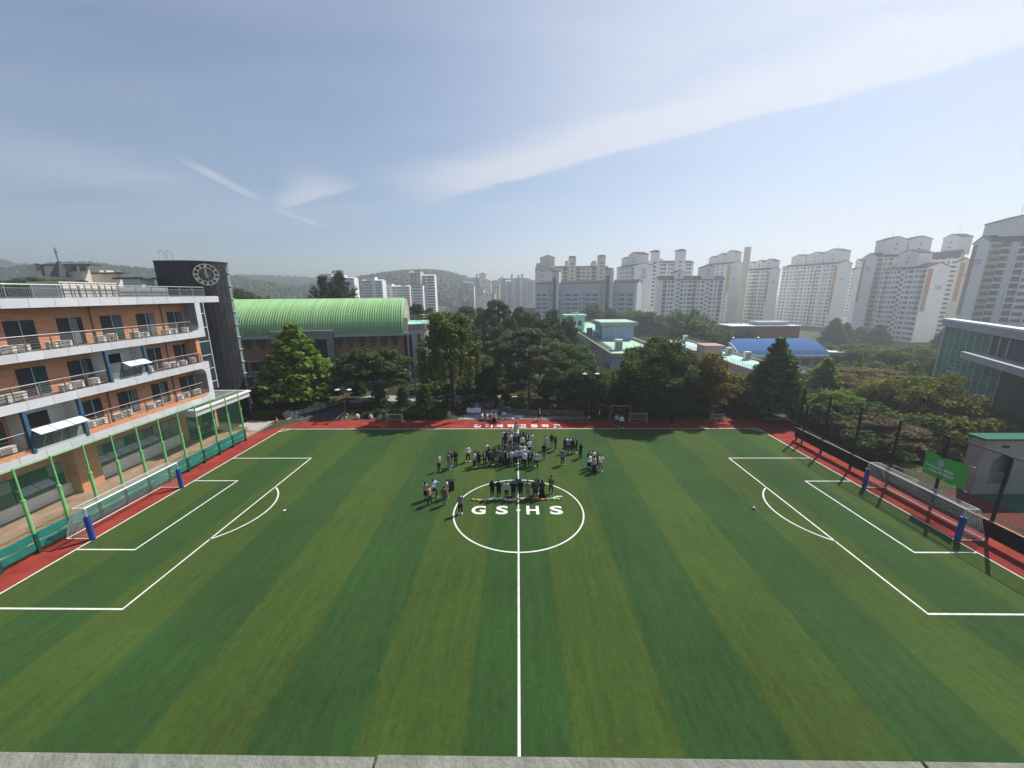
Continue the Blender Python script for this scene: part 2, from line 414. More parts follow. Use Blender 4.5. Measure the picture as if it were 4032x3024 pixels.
m_line = mat('white_turf', (0.64, 0.65, 0.61), 0.9, 0.2, 2.2, 0.2, 60, spec=0.15, detail=8)
def line(name, a, b, w=0.12, z=0.008):
    a = Vector((*a, z)); b = Vector((*b, z)); d = (b-a).normalized(); nn = Vector((-d.y, d.x, 0))*w/2
    k = MB(); k.add([a-nn, b-nn, b+nn, a+nn], [(0, 1, 2, 3)]); return k.build(name, m_line, pitch)
def arc(name, c, r, a0, a1, w=0.12, z=0.008, n=48):
    k = MB(); vs = []
    for i in range(n+1):
        a = a0+(a1-a0)*i/n
        for rr in (r-w/2, r+w/2): vs.append((c[0]+rr*math.cos(a), c[1]+rr*math.sin(a), z))
    k.add(vs, [(2*i, 2*i+1, 2*i+3, 2*i+2) for i in range(n)]); return k.build(name, m_line, pitch)
h = 0.06
line('touchline', (-HX-h, Y1), (HX+h, Y1)); line('touchline', (-HX-h, Y0), (HX+h, Y0))
line('halfway_line', (0, Y0+h), (0, Y1-h), z=0.0082)
arc('centre_circle', (0, YC), 5.15, 0, 2*PI, n=96, z=0.0124)
arc('centre_spot', (0, YC), 0.08, 0, 2*PI, 0.16, z=0.0166, n=20)
for sx in (-1, 1):
    line('goal_line', (sx*HX, Y0+h), (sx*HX, Y1-h))
    line('penalty_area_line', (sx*22.05, 17.67-h), (sx*22.05, 37.78+h))
    for yy in (17.67, 37.78): line('penalty_area_line', (sx*(22.05+h), yy), (sx*(HX-h), yy))
    line('goal_area_line', (sx*26.33, 22.75-h), (sx*26.33, 32.72+h))
    for yy in (22.75, 32.72): line('goal_area_line', (sx*(26.33+h), yy), (sx*(HX-h), yy))
    a = math.acos((25.3-22.05-h)/5.0)
    arc('penalty_arc', (sx*25.3, YC), 5.0, (PI-a if sx > 0 else -a), (PI+a if sx > 0 else a), n=32)
    for yy, q0 in ((Y0, 0), (Y1, 1)):
        a0 = {(-1, 0): 0, (1, 0): PI/2, (1, 1): PI, (-1, 1): 1.5*PI}[(sx, q0)]
        arc('corner_arc', (sx*HX, yy), 0.9, a0+0.07, a0+PI/2-0.07, n=12)
arc('penalty_spot', (-18.9, 27.72), 0.055, 0, 2*PI, 0.11, n=16)

# lettering woven into the turf
_dg = None
def glyph(ch, x0, x1, y0, y1, z, material, parent, bold=0.03, name='letter'):
    cu_ = bpy.data.curves.new('g', 'FONT'); cu_.body = ch; cu_.offset = bold; cu_.resolution_u = 4
    o = bpy.data.objects.new('g', cu_); COL.objects.link(o)
    dg = bpy.context.evaluated_depsgraph_get(); dg.update()
    me = bpy.data.meshes.new_from_object(o.evaluated_get(dg))
    bpy.data.objects.remove(o); bpy.data.curves.remove(cu_)
    me.name = name; me.materials.clear(); me.materials.append(material)
    xs = [v.co.x for v in me.vertices]; ys = [v.co.y for v in me.vertices]
    ax, bx, ay, by = min(xs), max(xs), min(ys), max(ys)
    for v in me.vertices:
        v.co = (x0+(v.co.x-ax)/(bx-ax)*(x1-x0), y0+(v.co.y-ay)/(by-ay)*(y1-y0), z)
    return link(name, me, parent)
for ch, xa, xb in (('G', 1856.5, 1913), ('S', 1952.6, 2000.4), ('H', 2072.6, 2122.3), ('S', 2164.8, 2215.4)):
    ya, yb = 2025.4, 1992.0
    p = gp(xa, ya); q = gp(xb, ya); t = gp(xa, yb); u = gp(xb, yb)
    glyph(ch, (p.x+t.x)/2, (q.x+u.x)/2, gp(2036, ya).y, gp(2036, yb).y, 0.008, m_line, pitch, 0.03)
m_line2 = mat('white_track_print', (0.74, 0.72, 0.69), 0.9, 0.12, 7)
for ch, cx in zip('경기과학고등학교', (1879, 1924, 1968, 2011.5, 2057.8, 2103.8, 2147, 2193)):
    c = gp(cx, 1677); glyph(ch, c.x-0.5, c.x+0.5, gp(2036, 1683).y, gp(2036, 1671).y, 0.004, m_line2, track, 0.025)
# white edge line between turf and red track is the touchline; paved ground round the track
m_granite = mat('granite_paving', (0.42, 0.39, 0.35), 0.85, 0.25, 0.8, 0.2, 10, detail=8)
m_pavers = mat('brown_pavers', (0.32, 0.21, 0.155), 0.9, 0.35, 0.7, 0.3, 12, detail=8)
m_asphalt = mat('asphalt', (0.075, 0.078, 0.085), 0.9, 0.25, 0.8, 0.3, 30, detail=8)
m_concrete = mat('pale_concrete', (0.36, 0.36, 0.35), 0.85, 0.2, 0.6, 0.2, 20, detail=8)
m_conc_dk = mat('weathered_concrete', (0.22, 0.22, 0.21), 0.9, 0.3, 0.7, 0.2, 20, detail=8)
sheet('pavement', [(-39.9, 3), (-33.0, 3), (-33.0, 45.4), (-36.7, 48.2), (-39.9, 48.2)], 0.004, m_pavers)
# granite setts of the little forecourt at the end of the fence, laid as slabs
fc = sheet('forecourt', [(-37.2, 48.0), (-33.05, 45.2), (-33.05, 49.75), (-33.6, 50.0), (-37.2, 50.3)], 0.003, m_conc_dk); setp(fc)
slab = MB().box(-0.29, 0.29, -0.29, 0.29, 0, 0.03).mesh('slab', m_granite)
for i in range(7):
    for j in range(8):
        x = -36.85+0.6*i; y = 45.9+0.6*j
        if y > 48.0-(x+37.2)*0.675+0.3 and x < -33.3: link('slab', slab, fc, (x, y, 0.002+rnd.uniform(0, .006)))
road = sheet('road', [(-32.6, 50.42), (-25.0, 50.42), (-25.2, 54.0), (-24.0, 60.0), (-27.9, 60.0), (-30.95, 54.7)], 0.004, m_asphalt)
sheet('road', [(-27.9, 60.0), (-24.0, 60.0), (4, 59.6), (4, 62.6), (-24, 63.4), (-27.5, 64.5)], 0.006, m_concrete)
sheet('pavement', [(-33.6, 58.4), (-31.15, 54.75), (-28.05, 60.05), (-28.3, 62.6), (-33.4, 61.0)], 0.004, mat('red_pavers', (0.24, 0.115, 0.07), 0.9, 0.3, 0.9, 0.3, 12, detail=8))
k = MB()
for a, b in (((-32.2, 50.5), (-31.05, 54.7)), ((-31.05, 54.7), (-27.95, 59.9)), ((-25.3, 50.7), (-25.45, 53.6)), ((-24.6, 50.7), (-24.75, 53.2))):
    k.bar((*a, 0.05), (*b, 0.05), 0.22, 0.14)
k.build('kerb', m_concrete, kind='structure')
plaza = sheet('plaza', [(-8.4, 50.5), (9.8, 50.6), (9.6, 52.0), (2.8, 51.95), (0.2, 52.7), (-2.6, 55.6), (-5.2, 54.9), (-8.0, 52.4)], 0.005, m_conc_dk); setp(plaza)
slab2 = MB().box(-0.58, 0.58, -0.43, 0.43, 0, 0.028).mesh('slab', mat('grey_slabs', (0.30, 0.31, 0.315), 0.85, 0.22, 0.9, 0.2, 14, objvar=0.3))
def inside(poly, x, y):
    c = False
    for (xa, ya), (xb, yb) in zip(poly, poly[1:]+poly[:1]):
        if (ya > y) != (yb > y) and x < (xb-xa)*(y-ya)/(yb-ya)+xa: c = not c
    return c
PL = [(-8.4, 50.5), (9.8, 50.6), (9.6, 52.0), (2.8, 51.95), (0.2, 52.7), (-2.6, 55.6), (-5.2, 54.9), (-8.0, 52.4)]
for i in range(16):
    for j in range(6):
        x = -8.2+1.19*i; y = 51.0+0.89*j
        if all(inside(PL, x+a, y+b) for a in (-.6, .6) for b in (-.45, .45)): link('slab', slab2, plaza, (x, y, 0.004+rnd.uniform(0, .005)))
# ledge of the building the picture is taken from
sb = thing('school_building', 'pale grey parapet ledge along the bottom edge, above the pitch', 'building', (0, -4, 0))
mp_ = mat('ledge_mortar', (0.20, 0.207, 0.175), 0.95, 0.25, 14, 0.25, 60, detail=8)
b = MB().box(-25, 25, -9, 0.50, 0, 15.2); part(b, 'wall', m_conc_dk, sb)
b = MB().box(-25, 25, -9, 0.2, 15.203, 15.5); part(b, 'roof', m_conc_dk, sb)
cope = MB().box(-0.745, 0.745, 0.2, 0.803, 0, 0.24).mesh('coping_stone', mp_)
for i in range(-9, 10):
    link('coping_stone', cope, sb, (i*1.5+0.35, rnd.uniform(-.003, .003), 15.503+rnd.uniform(0, .002)), rnd.uniform(-.0015, .0015))
# ================================================================== brick dormitory on the left
m_brick = brick_mat('orange_brick', (0.56, 0.225, 0.11), (0.68, 0.32, 0.17), (0.54, 0.39, 0.29), axes='YZ')
m_brickx = brick_mat('orange_brick_end', (0.56, 0.225, 0.11), (0.68, 0.32, 0.17), (0.54, 0.39, 0.29), axes='XZ')
m_panel = mat('grey_metal_panel', (0.56, 0.57, 0.60), 0.5, 0.08, 0.7, spec=0.4, objvar=0.12)
m_backing = mat('panel_joint', (0.16, 0.165, 0.175), 0.8)
m_side = mat('grey_render', (0.27, 0.27, 0.275), 0.85, 0.15, 1.0)
m_steel = mat('stainless_steel', (0.62, 0.61, 0.58), 0.28, 0.1, 2.0, metal=0.85)
m_rail = mat('brown_painted_steel', (0.17, 0.125, 0.105), 0.45, 0.1, 3, spec=0.4)
m_glass = glass_mat('dark_window_glass', (0.030, 0.042, 0.050))
m_glass_g = glass_mat('green_window_glass', (0.028, 0.075, 0.068))
m_mesh = mat('insect_screen', (0.055, 0.055, 0.062), 0.7, 0.15, 1.5)
m_frame = mat('dark_window_frame', (0.07, 0.075, 0.085), 0.45)
m_lframe = mat('light_window_frame', (0.42, 0.48, 0.49), 0.4)
m_blue = mat('blue_steel', (0.045, 0.11, 0.19), 0.4, 0.1, 2, spec=0.4)
m_white = mat('white_render', (0.80, 0.79, 0.76), 0.85, 0.1, 0.8)
m_blind = mat('opal_glass', (0.60, 0.66, 0.72), 0.25, 0.1, 1.2, spec=0.6)
m_ac = mat('white_plastic', (0.72, 0.70, 0.65), 0.5, 0.12, 3, objvar=0.25)
m_acg = mat('grey_grille', (0.20, 0.19, 0.185), 0.6, 0.2, 5)
m_roofdk = mat('roof_membrane', (0.14, 0.145, 0.14), 0.9, 0.2, 0.5)

XF, XW, XG = -36.0, -37.4, -39.6
YA, YE = 4.0, 44.0
dorm = thing('dormitory_building', 'orange brick dormitory with grey banded balconies beside the green fence', 'building', (-43, 24, 0))
b = MB(); b.box(-52, XW, YA, YE-0.02, 5.0, 16.1); b.box(-52, XG, YA, YE+3.8, 0, 4.9)
wall = part(b, 'wall', m_brick, dorm)
b = MB(); b.box(-52, XF-0.06, YA, 46.95, 16.18, 16.80)
roof = part(b, 'roof', m_roofdk, dorm)
# floor slabs behind the fascias
for zb, zt in ((12.36, 12.93), (8.85, 9.46), (4.95, 5.56)):
    b = MB().box(XW+0.003, XF-0.06, YA, 43.95 if zb > 5 else 43.6, zb, zt); part(b, 'balcony_slab', m_backing, dorm)
b = MB().box(XG+0.003, XW, YA, 46.0, 4.903, 4.947); b.build('soffit', m_side, dorm)
# fascia panels, one metal cassette each
def cassettes(z0, z1, ya, yb, off, w=1.655, end=False):
    y = off
    while y > ya: y -= w
    while y < yb-0.05:
        a, c = max(y, ya)+0.012, min(y+w, yb)-0.012
        if c-a > 0.1:
            b = MB().box(XF-0.055, XF+rnd.uniform(-.004, .004), a, c, z0, z1); b.build('fascia_panel', m_panel, dorm)
        y += w
cassettes(16.15, 16.84, 8, 47.0, 28.48)
cassettes(12.33, 12.97, 8, 43.3, 28.53)
cassettes(8.82, 9.50, 8, 43.1, 28.3)
cassettes(4.92, 5.60, 8, 43.1, 28.6)
b = MB().box(-40.5, XF-0.06, 46.953, 47.0, 16.15, 16.84); b.build('fascia_panel', m_panel, dorm)
# rounded frames closing the balconies at the right-hand end
def frame(ya, yb, z0, z1, round_top, round_bot, r=0.75):
    pts = [(yb, z0), (yb, z1)]
    n = 7
    if round_top:
        pts += [(ya-r, z1)]+[(ya-r+r*math.sin(PI/2*i/n), z1-r+r*math.cos(PI/2*i/n)) for i in range(n+1)]
    else: pts += [(ya, z1)]
    if round_bot:
        pts += [(ya-r+r*math.cos(PI/2*i/n), z0+r-r*math.sin(PI/2*i/n)) for i in range(n+1)]
    else: pts += [(ya, z0)]
    return pts
for (ya, yb, z0, z1, rt, rb) in ((43.3, 44.0, 12.33, 16.147, False, False), (43.1, 43.72, 4.92, 9.5, False, False)):
    b = MB().box(XW+0.003, XF-0.06, ya+0.01, yb-0.01, z0+0.01, z1-0.01); fr = part(b, 'end_frame', m_side, dorm)
    z = z0
    while z < z1-0.05:
        zz1 = min(z+1.27, z1); MB().box(XF-0.055, XF, ya, yb, z+0.01, zz1-0.01).build('frame_panel', m_panel, fr); z = zz1
    MB().box(XW+0.003, XF-0.06, yb-0.008, yb+0.02, z0+0.01, z1-0.01).build('frame_panel', m_panel, fr)
def fillet(y, z, sy, sz, r=0.7):
    n = 7; pts = [(y, z)]+[(y+sy*(r-r*math.sin(PI/2*i/n)), z+sz*(r-r*math.cos(PI/2*i/n))) for i in range(n+1)]
    MB().prism(pts, 'x', XW+0.1, XF-0.002).build('frame_corner', m_panel, dorm)
fillet(43.3, 12.97, -1, 1); fillet(43.1, 8.82, -1, -1); fillet(43.1, 5.60, -1, 1)
# brick end pier on the open third floor and brick strip under the lowest balcony
MB().box(XW+0.003, XF-0.25, 42.75, 43.25, 9.503, 12.327).build('end_pier', m_brickx, dorm)
for a, c in ((8, 26.15), (30.05, 43.05)):
    MB().box(XF-0.16, XF-0.07, a, c, 5.603, 5.95).build('brick_strip', m_brick, dorm)
# balcony doors: one pane with screen, one of glass
def door(y0, y1, z0, z1, x=XW):
    b = MB().box(x-0.02, x+0.03, y0, y1, z0, z1); d = part(b, 'balcony_door', m_frame, dorm)
    ym = (y0+y1)/2+rnd.uniform(-.05, .05); t = 0.06
    MB().box(x+0.033, x+0.045, y0+t, ym-t/2, z0+t, z1-t).build('screen', m_mesh, d)
    MB().box(x+0.033, x+0.048, ym+t/2, y1-t, z0+t, z1-t).build('pane', rnd.choice([m_glass, m_glass_g]), d)
    MB().box(x+0.033, x+0.07, ym-0.03, ym+0.03, z0, z1).build('mullion', m_lframe, d)
    if rnd.random() < .6:
        w = (y1-ym)*rnd.uniform(.25, .7); q0 = ym+t if rnd.random() < .5 else y1-t-w
        MB().box(x+0.0485, x+0.050, q0, q0+w, z0+t, z1-t).build('curtain', mat('curtain_behind_glass', (.13, .16, .16), .35, .35, 3, spec=.5, stretch=(1, 6, .2), objvar=.6), d)
rows = [(12.98, 15.22, [20.9, 24.3, 27.66, 31.0, 34.36, 37.72, 41.07]),
        (9.52, 11.68, [17.6, 20.9, 24.2, 27.55, 30.94, 38.0, 41.05]),
        (5.97, 8.12, [17.4, 20.8, 24.1, 31.2, 34.2, 37.6, 40.95])]
for z0, z1, ys in rows:
    for y in ys: door(y, y+1.87 if y not in (38.0, 31.2) else y+1.52, z0, z1)
for y, z0, z1 in ((33.6, 12.95, 16.1), (40.45, 12.95, 16.1), (26.8, 12.95, 16.1), (40.2, 9.5, 12.3), (25.9, 9.5, 12.3), (33.36, 5.6, 8.8), (40.1, 5.6, 8.8)):
    MB().tube([(XW+0.07, y, z0), (XW+0.07, y, z1)], 0.055, 6).build('downpipe', m_rail, dorm)
# balcony railings
def railing(ya, yb, zf, top=1.16, x=XF-0.12):
    b = MB().tube([(x, ya, zf+top), (x, yb, zf+top)], 0.035, 6); rl = part(b, 'balcony_railing', m_steel, dorm)
    n = max(1, round((yb-ya)/1.65)); 
    for i in range(n+1):
        y = ya+0.03+(yb-ya-0.06)*i/n; MB().box(x-0.03, x+0.03, y-0.03, y+0.03, zf, zf+top-0.03).build('railing_post', m_rail, rl)
    for z in (0.12, 0.34, 0.56, 0.78, 0.98): MB().box(x-0.012, x+0.012, ya, yb, zf+z-0.013, zf+z+0.013).build('rail', m_rail, rl)
railing(8, 42.4, 12.97, 1.17); railing(8, 32.7, 9.5, 1.13); railing(36.5, 42.9, 9.5, 1.13); railing(8, 26.1, 5.95, 1.3); railing(30.1, 42.4, 5.95, 1.3)
# roof railing with balusters
b = MB().tube([(XF-0.25, 8, 17.84), (XF-0.25, 45.3, 17.84)], 0.045, 6); rr = part(b, 'roof_railing', m_steel, dorm)
m_gal = mat('galvanised_steel', (0.33, 0.34, 0.33), 0.45, 0.15, 3, metal=0.5)
for i in range(24):
    y = 8.1+i*1.615; MB().box(XF-0.28, XF-0.22, y-0.03, y+0.03, 16.80, 17.80).build('railing_post', m_gal, rr)
for z in (16.92, 17.58): MB().box(XF-0.265, XF-0.235, 8, 45.25, z-0.02, z+0.02).build('rail', m_gal, rr)
b = MB()
for i in range(330):
    y = 8.2+i*0.1125
    if abs((y-8.1) % 1.615) > 0.08: b.box(XF-0.258, XF-0.242, y-0.01, y+0.01, 16.94, 17.56)
b.build('balusters', m_gal, rr, kind='stuff')
# things on the roof: white canopy box and grey plant screen behind the railing, small stair head
b = MB().box(XF-3.0, XF-0.5, 31.2, 35.6, 16.803, 18.02); sh = thing('roof_shelter', 'white clad box on the dormitory roof behind the railing', 'roof shelter', (XF-1.7, 33, 16.8)); part(b, 'body', mat('cream_cladding', (0.72, 0.68, 0.62), 0.6, 0.06, 1), sh)
b = MB().box(XF-3.1, XF-0.45, 31.1, 35.7, 18.023, 18.10); b.build('roof', m_white, sh)
for i in range(8):
    MB().box(XF-0.497, XF-0.46, 31.3+i*0.55, 31.34+i*0.55, 16.81, 18.0).build('cladding_rib', mat('purple_steel', (0.22, 0.19, 0.30), 0.5), sh)
b = MB().box(XF-2.4, XF-0.6, 35.75, 41.0, 16.803, 17.75)
tag(b.build('plant_screen', mat('grey_screen', (0.33, 0.34, 0.345), 0.8, 0.05, 2)), 'flat grey plant screen on the dormitory roof, next to the white box', 'screen')
# glazed balcony enclosures between blue posts, with top-hung sashes swung out
def enclosure(y0, y1, zf, zt, open_sashes, nbay):
    e = part(MB().box(XF-0.16, XF-0.03, y0+0.11, y1-0.11, zf, zf+0.22), 'balcony_enclosure', m_lframe, dorm)
    for y in (y0, y1): MB().box(XF-0.20, XF+0.04, y-0.11, y+0.11, zf, zt).build('blue_post', m_blue, e)
    b = MB().box(XW+0.003, XF-0.2, y0-0.06, y0+0.06, zf+0.06, zt); b.box(XW+0.003, XF-0.2, y1-0.06, y1+0.06, zf+0.06, zt); b.box(XW+0.003, XW+0.06, y0+0.06, y1-0.06, zf+0.06, zt)
    b.build('side_wall', m_white, e)
    MB().box(XW+0.063, XW+0.11, y0+0.5, y0+0.5+1.9, zf+0.25, zt-0.55).build('balcony_door', m_glass, e)
    mid = zf+(zt-zf)*0.55; w = (y1-y0-0.22)/nbay
    for i in range(nbay):
        a = y0+0.11+i*w+0.03; c = a+w-0.06
        MB().box(XF-0.10, XF-0.085, a, c, zf+0.25, mid-0.75).build('pane', glass_mat('pale_glass', (0.17, 0.20, 0.19)), e)
        if i in open_sashes:
            L = 0.80; ang = R(62)
            p0 = Vector((XF-0.06, 0, mid)); p1 = p0+Vector((math.sin(ang)*L, 0, -math.cos(ang)*L))
            bb = MB(); nrm = Vector((math.cos(ang), 0, math.sin(ang)))*0.025
            vs = [Vector((p.x, y, p.z))+s*nrm for s in (-1, 1) for p, y in ((p0, a), (p1, a), (p1, c), (p0, c))]
            bb.add(vs, [(0, 1, 2, 3), (7, 6, 5, 4), (0, 4, 5, 1), (1, 5, 6, 2), (2, 6, 7, 3), (3, 7, 4, 0)]); bb.build('open_sash', m_blind, e)
        else:
            MB().box(XF-0.10, XF-0.085, a, c, mid-0.70, mid-0.03).build('pane', glass_mat('pale_glass', (0.17, 0.20, 0.19)), e)
    for i in range(nbay+1):
        y = y0+0.11+i*w
        if 0 < i < nbay: MB().box(XF-0.13, XF-0.06, y-0.035, y+0.035, zf, mid).build('mullion', m_rail, e)
    MB().box(XF-0.13, XF-0.06, y0+0.11, y1-0.11, mid-0.03, mid+0.05).build('transom', m_rail, e)
enclosure(32.85, 36.38, 9.5, 12.3, (1, 2), 3)
enclosure(26.28, 29.92, 5.6, 8.8, (0, 1, 2), 3)
# ground floor: white plinth, strip windows with opal sashes hung open, brick piers
plinth = MB().box(XG+0.003, XG+0.18, 8, 30.5, 0, 1.02); plinth.box(XG+0.003, XG+0.18, 32.4, 42.0, 0, 1.2); pl = part(plinth, 'plinth', m_white, dorm)
def strip(y0, y1, z0, z1, n, opens):
    w = (y1-y0)/n
    b = MB().box(XG-0.05, XG+0.05, y0, y1, z0, z1); s = part(b, 'window', m_frame, dorm)
    for i in range(n):
        a, c = y0+i*w+0.05, y0+(i+1)*w-0.05
        MB().box(XG+0.053, XG+0.065, a, c, z0+0.06+(z1-z0)*0.5, z1-0.06).build('pane', m_glass_g if rnd.random() < .35 else mat('window_with_blind', (.22, .29, .28), .35, .15, 2, spec=.5, objvar=.5), s)
        if i in opens:
            mz = z0+(z1-z0)*0.5; ang = R(55); L = 0.75
            p0 = Vector((XG+0.08, 0, mz)); p1 = p0+Vector((math.sin(ang)*L, 0, -math.cos(ang)*L)); nrm = Vector((math.cos(ang), 0, math.sin(ang)))*0.02
            vs = [Vector((p.x, y, p.z))+q*nrm for q in (-1, 1) for p, y in ((p0, a), (p1, a), (p1, c), (p0, c))]
            MB().add(vs, [(0, 1, 2, 3), (7, 6, 5, 4), (0, 4, 5, 1), (1, 5, 6, 2), (2, 6, 7, 3), (3, 7, 4, 0)]).build('open_sash', m_blind, s)
        MB().box(XG+0.053, XG+0.065, a, c, z0+0.06, z0+(z1-z0)*0.5-0.04).build('pane', m_glass_g, s)
        MB().box(XG+0.053, XG+0.10, a-0.085, a-0.015, z0, z1).build('mullion', mat('teal_frame', (0.03, 0.10, 0.10), 0.4), s)
strip(9, 19, 1.05, 3.1, 9, ()); strip(20, 30.3, 1.05, 3.1, 9, (6, 7)); strip(32.7, 41.9, 1.25, 3.2, 9, (0, 1, 2, 3, 4, 5))
MB().box(XG, XG+1.1, 30.5, 32.35, 0, 4.9).build('brick_pier', m_brick, dorm)
MB().box(XG, XG+1.0, 19.2, 19.8, 0, 4.9).build('brick_pier', m_brick, dorm)
for y0, y1 in ((43.2, 44.6), (45.4, 47.4)):
    MB().box(XG+0.003, XG+0.05, y0, y1, 0.1, 3.4).build('entrance_door', m_glass_g, dorm)
MB().box(XG+0.003, XG+0.04, 44.65, 45.35, 0.1, 4.6).build('timber_panel', mat('timber_panel', (0.24, 0.14, 0.085), 0.7, 0.25, 2), dorm)
# entrance canopy
cn = MB().box(-41.0, -35.4, 39.8, 48.6, 3.95, 4.55); cp = part(cn, 'entrance_canopy', m_panel, dorm)
MB().box(-41.0, -35.25, 39.7, 48.75, 4.553, 4.75).build('canopy_edge', m_white, cp)
MB().box(-40.9, -35.6, 40.0, 48.45, 4.753, 4.78).build('canopy_roof', m_roofdk, cp)
# air conditioners set in pairs on the balconies, each one a thing
def ac_unit(x, y, z, label, sc=1.0, first=[None]):
    o = thing('air_conditioner', label, 'air conditioner', (x, y, z), 0, 'air conditioners on the dormitory balconies')
    if first[0] is None:
        b = MB().box(-0.15, 0.15, -0.40, 0.40, 0.06, 0.60); b.box(-0.13, 0.13, -0.34, -0.26, 0, 0.06); b.box(-0.13, 0.13, 0.26, 0.34, 0, 0.06)
        g = MB(); g.box(0.152, 0.165, -0.36, 0.16, 0.10, 0.56)
        gb = MB(); 
        for i in range(6): gb.box(0.166, 0.172, -0.35, 0.15, 0.13+i*0.075, 0.145+i*0.075)
        t = MB().box(-0.17, 0.17, -0.42, 0.42, 0.602, 0.64)
        first[0] = (b.mesh('body', m_ac), g.mesh('fan_grille', m_acg), gb.mesh('grille_bars', m_ac), t.mesh('lid', m_ac))
    o.rotation_euler = (0, 0, rnd.uniform(-.12, .12)); o.scale = (rnd.uniform(.9, 1.1), rnd.uniform(.78, 1.08), rnd.uniform(.8, 1.1))
    for n_, me_ in zip(('body', 'fan_grille', 'grille_bars', 'lid'), first[0]): link(n_, me_, o, world=False)
    return o
ordn = ['first', 'second', 'third', 'fourth', 'fifth', 'sixth', 'seventh', 'eighth', 'ninth', 'tenth', 'eleventh', 'twelfth', 'thirteenth', 'fourteenth', 'fifteenth', 'sixteenth']
lev = [(12.97, 'top balcony', [26.9, 27.8, 29.6, 30.5, 33.2, 34.2, 36.4, 37.3, 39.7, 40.5, 42.0]),
       (9.5, 'middle balcony', [25.8, 26.7, 29.7, 30.6, 31.9, 37.0, 38.9, 39.9, 41.0, 42.3]),
       (5.6, 'lowest balcony', [25.2, 30.7, 31.6, 33.1, 34.0, 36.3, 37.2, 39.6, 40.5, 41.9])]
for zf, nm, ys in lev:
    for i, y in enumerate(sorted(ys, reverse=True)):
        z = zf if zf > 6 else 5.97
        ac_unit(XF-0.55, y, z-0.0, 'white air conditioner on the %s, %s from the clock tower' % (nm, ordn[i]))

# ================================================================== clock tower
tower = thing('clock_tower', 'dark stone clad clock tower with rounded corner behind the dormitory', 'tower', (-42.4, 53, 0))
TZ = 21.2
# plan curve: flat side then quarter round, then a little back along +Y
R0, TC = 3.45, (-42.4, 53.0)
def plan(s):
    """point and outward normal at arc length s from the left end of the flat side"""
    if s < 3.0: return (-45.4+s, TC[1]-R0), (0, -1)
    a = (s-3.0)/R0
    if a < PI/2: return (TC[0]+R0*math.sin(a), TC[1]-R0*math.cos(a)), (math.sin(a), -math.cos(a))
    return (TC[0]+R0, TC[1]+(s-3.0-R0*PI/2)), (1, 0)
SL = 3.0+R0*PI/2
core = [plan(SL*i/30)[0] for i in range(31)]
core = [(x-nx_*0.05, y-ny_*0.05) for (x, y), (nx_, ny_) in (plan(SL*i/30) for i in range(31))]+[(TC[0]+R0-0.05, 53.5), (-42.8, 57), (-48.5, 57)]
m_joint = mat('stone_joint', (0.075, 0.075, 0.08), 0.85)
m_stone = mat('dark_stone', (0.022, 0.023, 0.027), 0.5, 0.35, 1.6, 0.1, 12, spec=0.5, detail=8, objvar=0.7)
b = MB().prism([(x, y) for x, y in core], 'z', 0, TZ-0.1); part(b, 'core', m_joint, tower)
tw, th_ = SL/14, 1.05
nrow = 20
cnt = 0
for r_ in range(nrow):
    z0 = r_*th_+0.15; z1 = min(z0+th_-0.04, TZ-0.12)
    for c_ in range(14):
        s0, s1 = c_*tw+0.02, (c_+1)*tw-0.02
        (xa, ya), (na, nb) = plan(s0); (xb, yb), (nc, nd) = plan(s1)
        if z1 < 15.5 and c_ < 5: continue            # inside the building
        j = rnd.uniform(0, .012)
        vs = []
        for x, y, n0, n1 in ((xa, ya, na, nb), (xb, yb, nc, nd)):
            for d in (-0.045, j):
                vs += [(x+n0*d, y+n1*d, z0), (x+n0*d, y+n1*d, z1)]
        # a-in-bot 0, a-in-top 1, a-out-bot 2, a-out-top 3, b-in-bot 4, 5, 6, 7
        MB().add(vs, [(2, 6, 7, 3), (0, 2, 3, 1), (4, 5, 7, 6), (1, 3, 7, 5), (0, 4, 6, 2)]).build('tile', m_stone, tower); cnt += 1
cap = [(x+n0*0.08, y+n1*0.08) for (x, y), (n0, n1) in (plan(SL*i/30) for i in range(31))]+[(TC[0]+R0+0.08, 53.6), (-42.8, 57.1), (-48.6, 57.1)]
MB().prism(cap, 'z', TZ-0.098, TZ).build('coping', mat('dark_coping', (0.12, 0.12, 0.125), 0.5), tower)
# glazed strip with light fins beside the stone
m_fin = mat('pale_green_fin', (0.50, 0.58, 0.56), 0.4, 0.05, 2)
gs = MB().box(TC[0]+R0-1.2, TC[0]+R0+0.02, 53.03, 53.5, 0, TZ-0.7); g_ = part(gs, 'glazed_strip', mat('jade_glass', (0.20, 0.27, 0.27), 0.25, 0.25, 0.7, spec=0.6), tower)
for i in range(12): MB().box(TC[0]+R0-1.2, TC[0]+R0+0.16, 52.98, 53.56, 0.9+i*1.72, 0.98+i*1.72).build('fin', m_fin, g_)
# curtain wall between dormitory and tower
cw = MB().box(-41.6, -40.1, 44.02, 49.5, 4.95, 16.1); c_ = part(cw, 'curtain_wall', m_glass, tower)
for i in range(7): MB().box(-40.097, -40.02, 44.05, 49.5, 5.9+i*1.75, 5.98+i*1.75).build('transom', m_fin, c_)
MB().box(-40.097, -40.0, 49.40, 49.5, 4.95, 16.1).build('mullion', m_fin, c_)
MB().box(-40.097, -40.03, 44.1, 45.6, 12.0, 12.5).build('opal_panel', m_blind, c_); MB().box(-40.097, -40.03, 44.1, 45.3, 8.6, 9.1).build('opal_panel', m_blind, c_)
MB().box(-41, -39.4, 44.02, 45.6, 4.95, 5.8).build('brick_pier', m_brickx, c_)
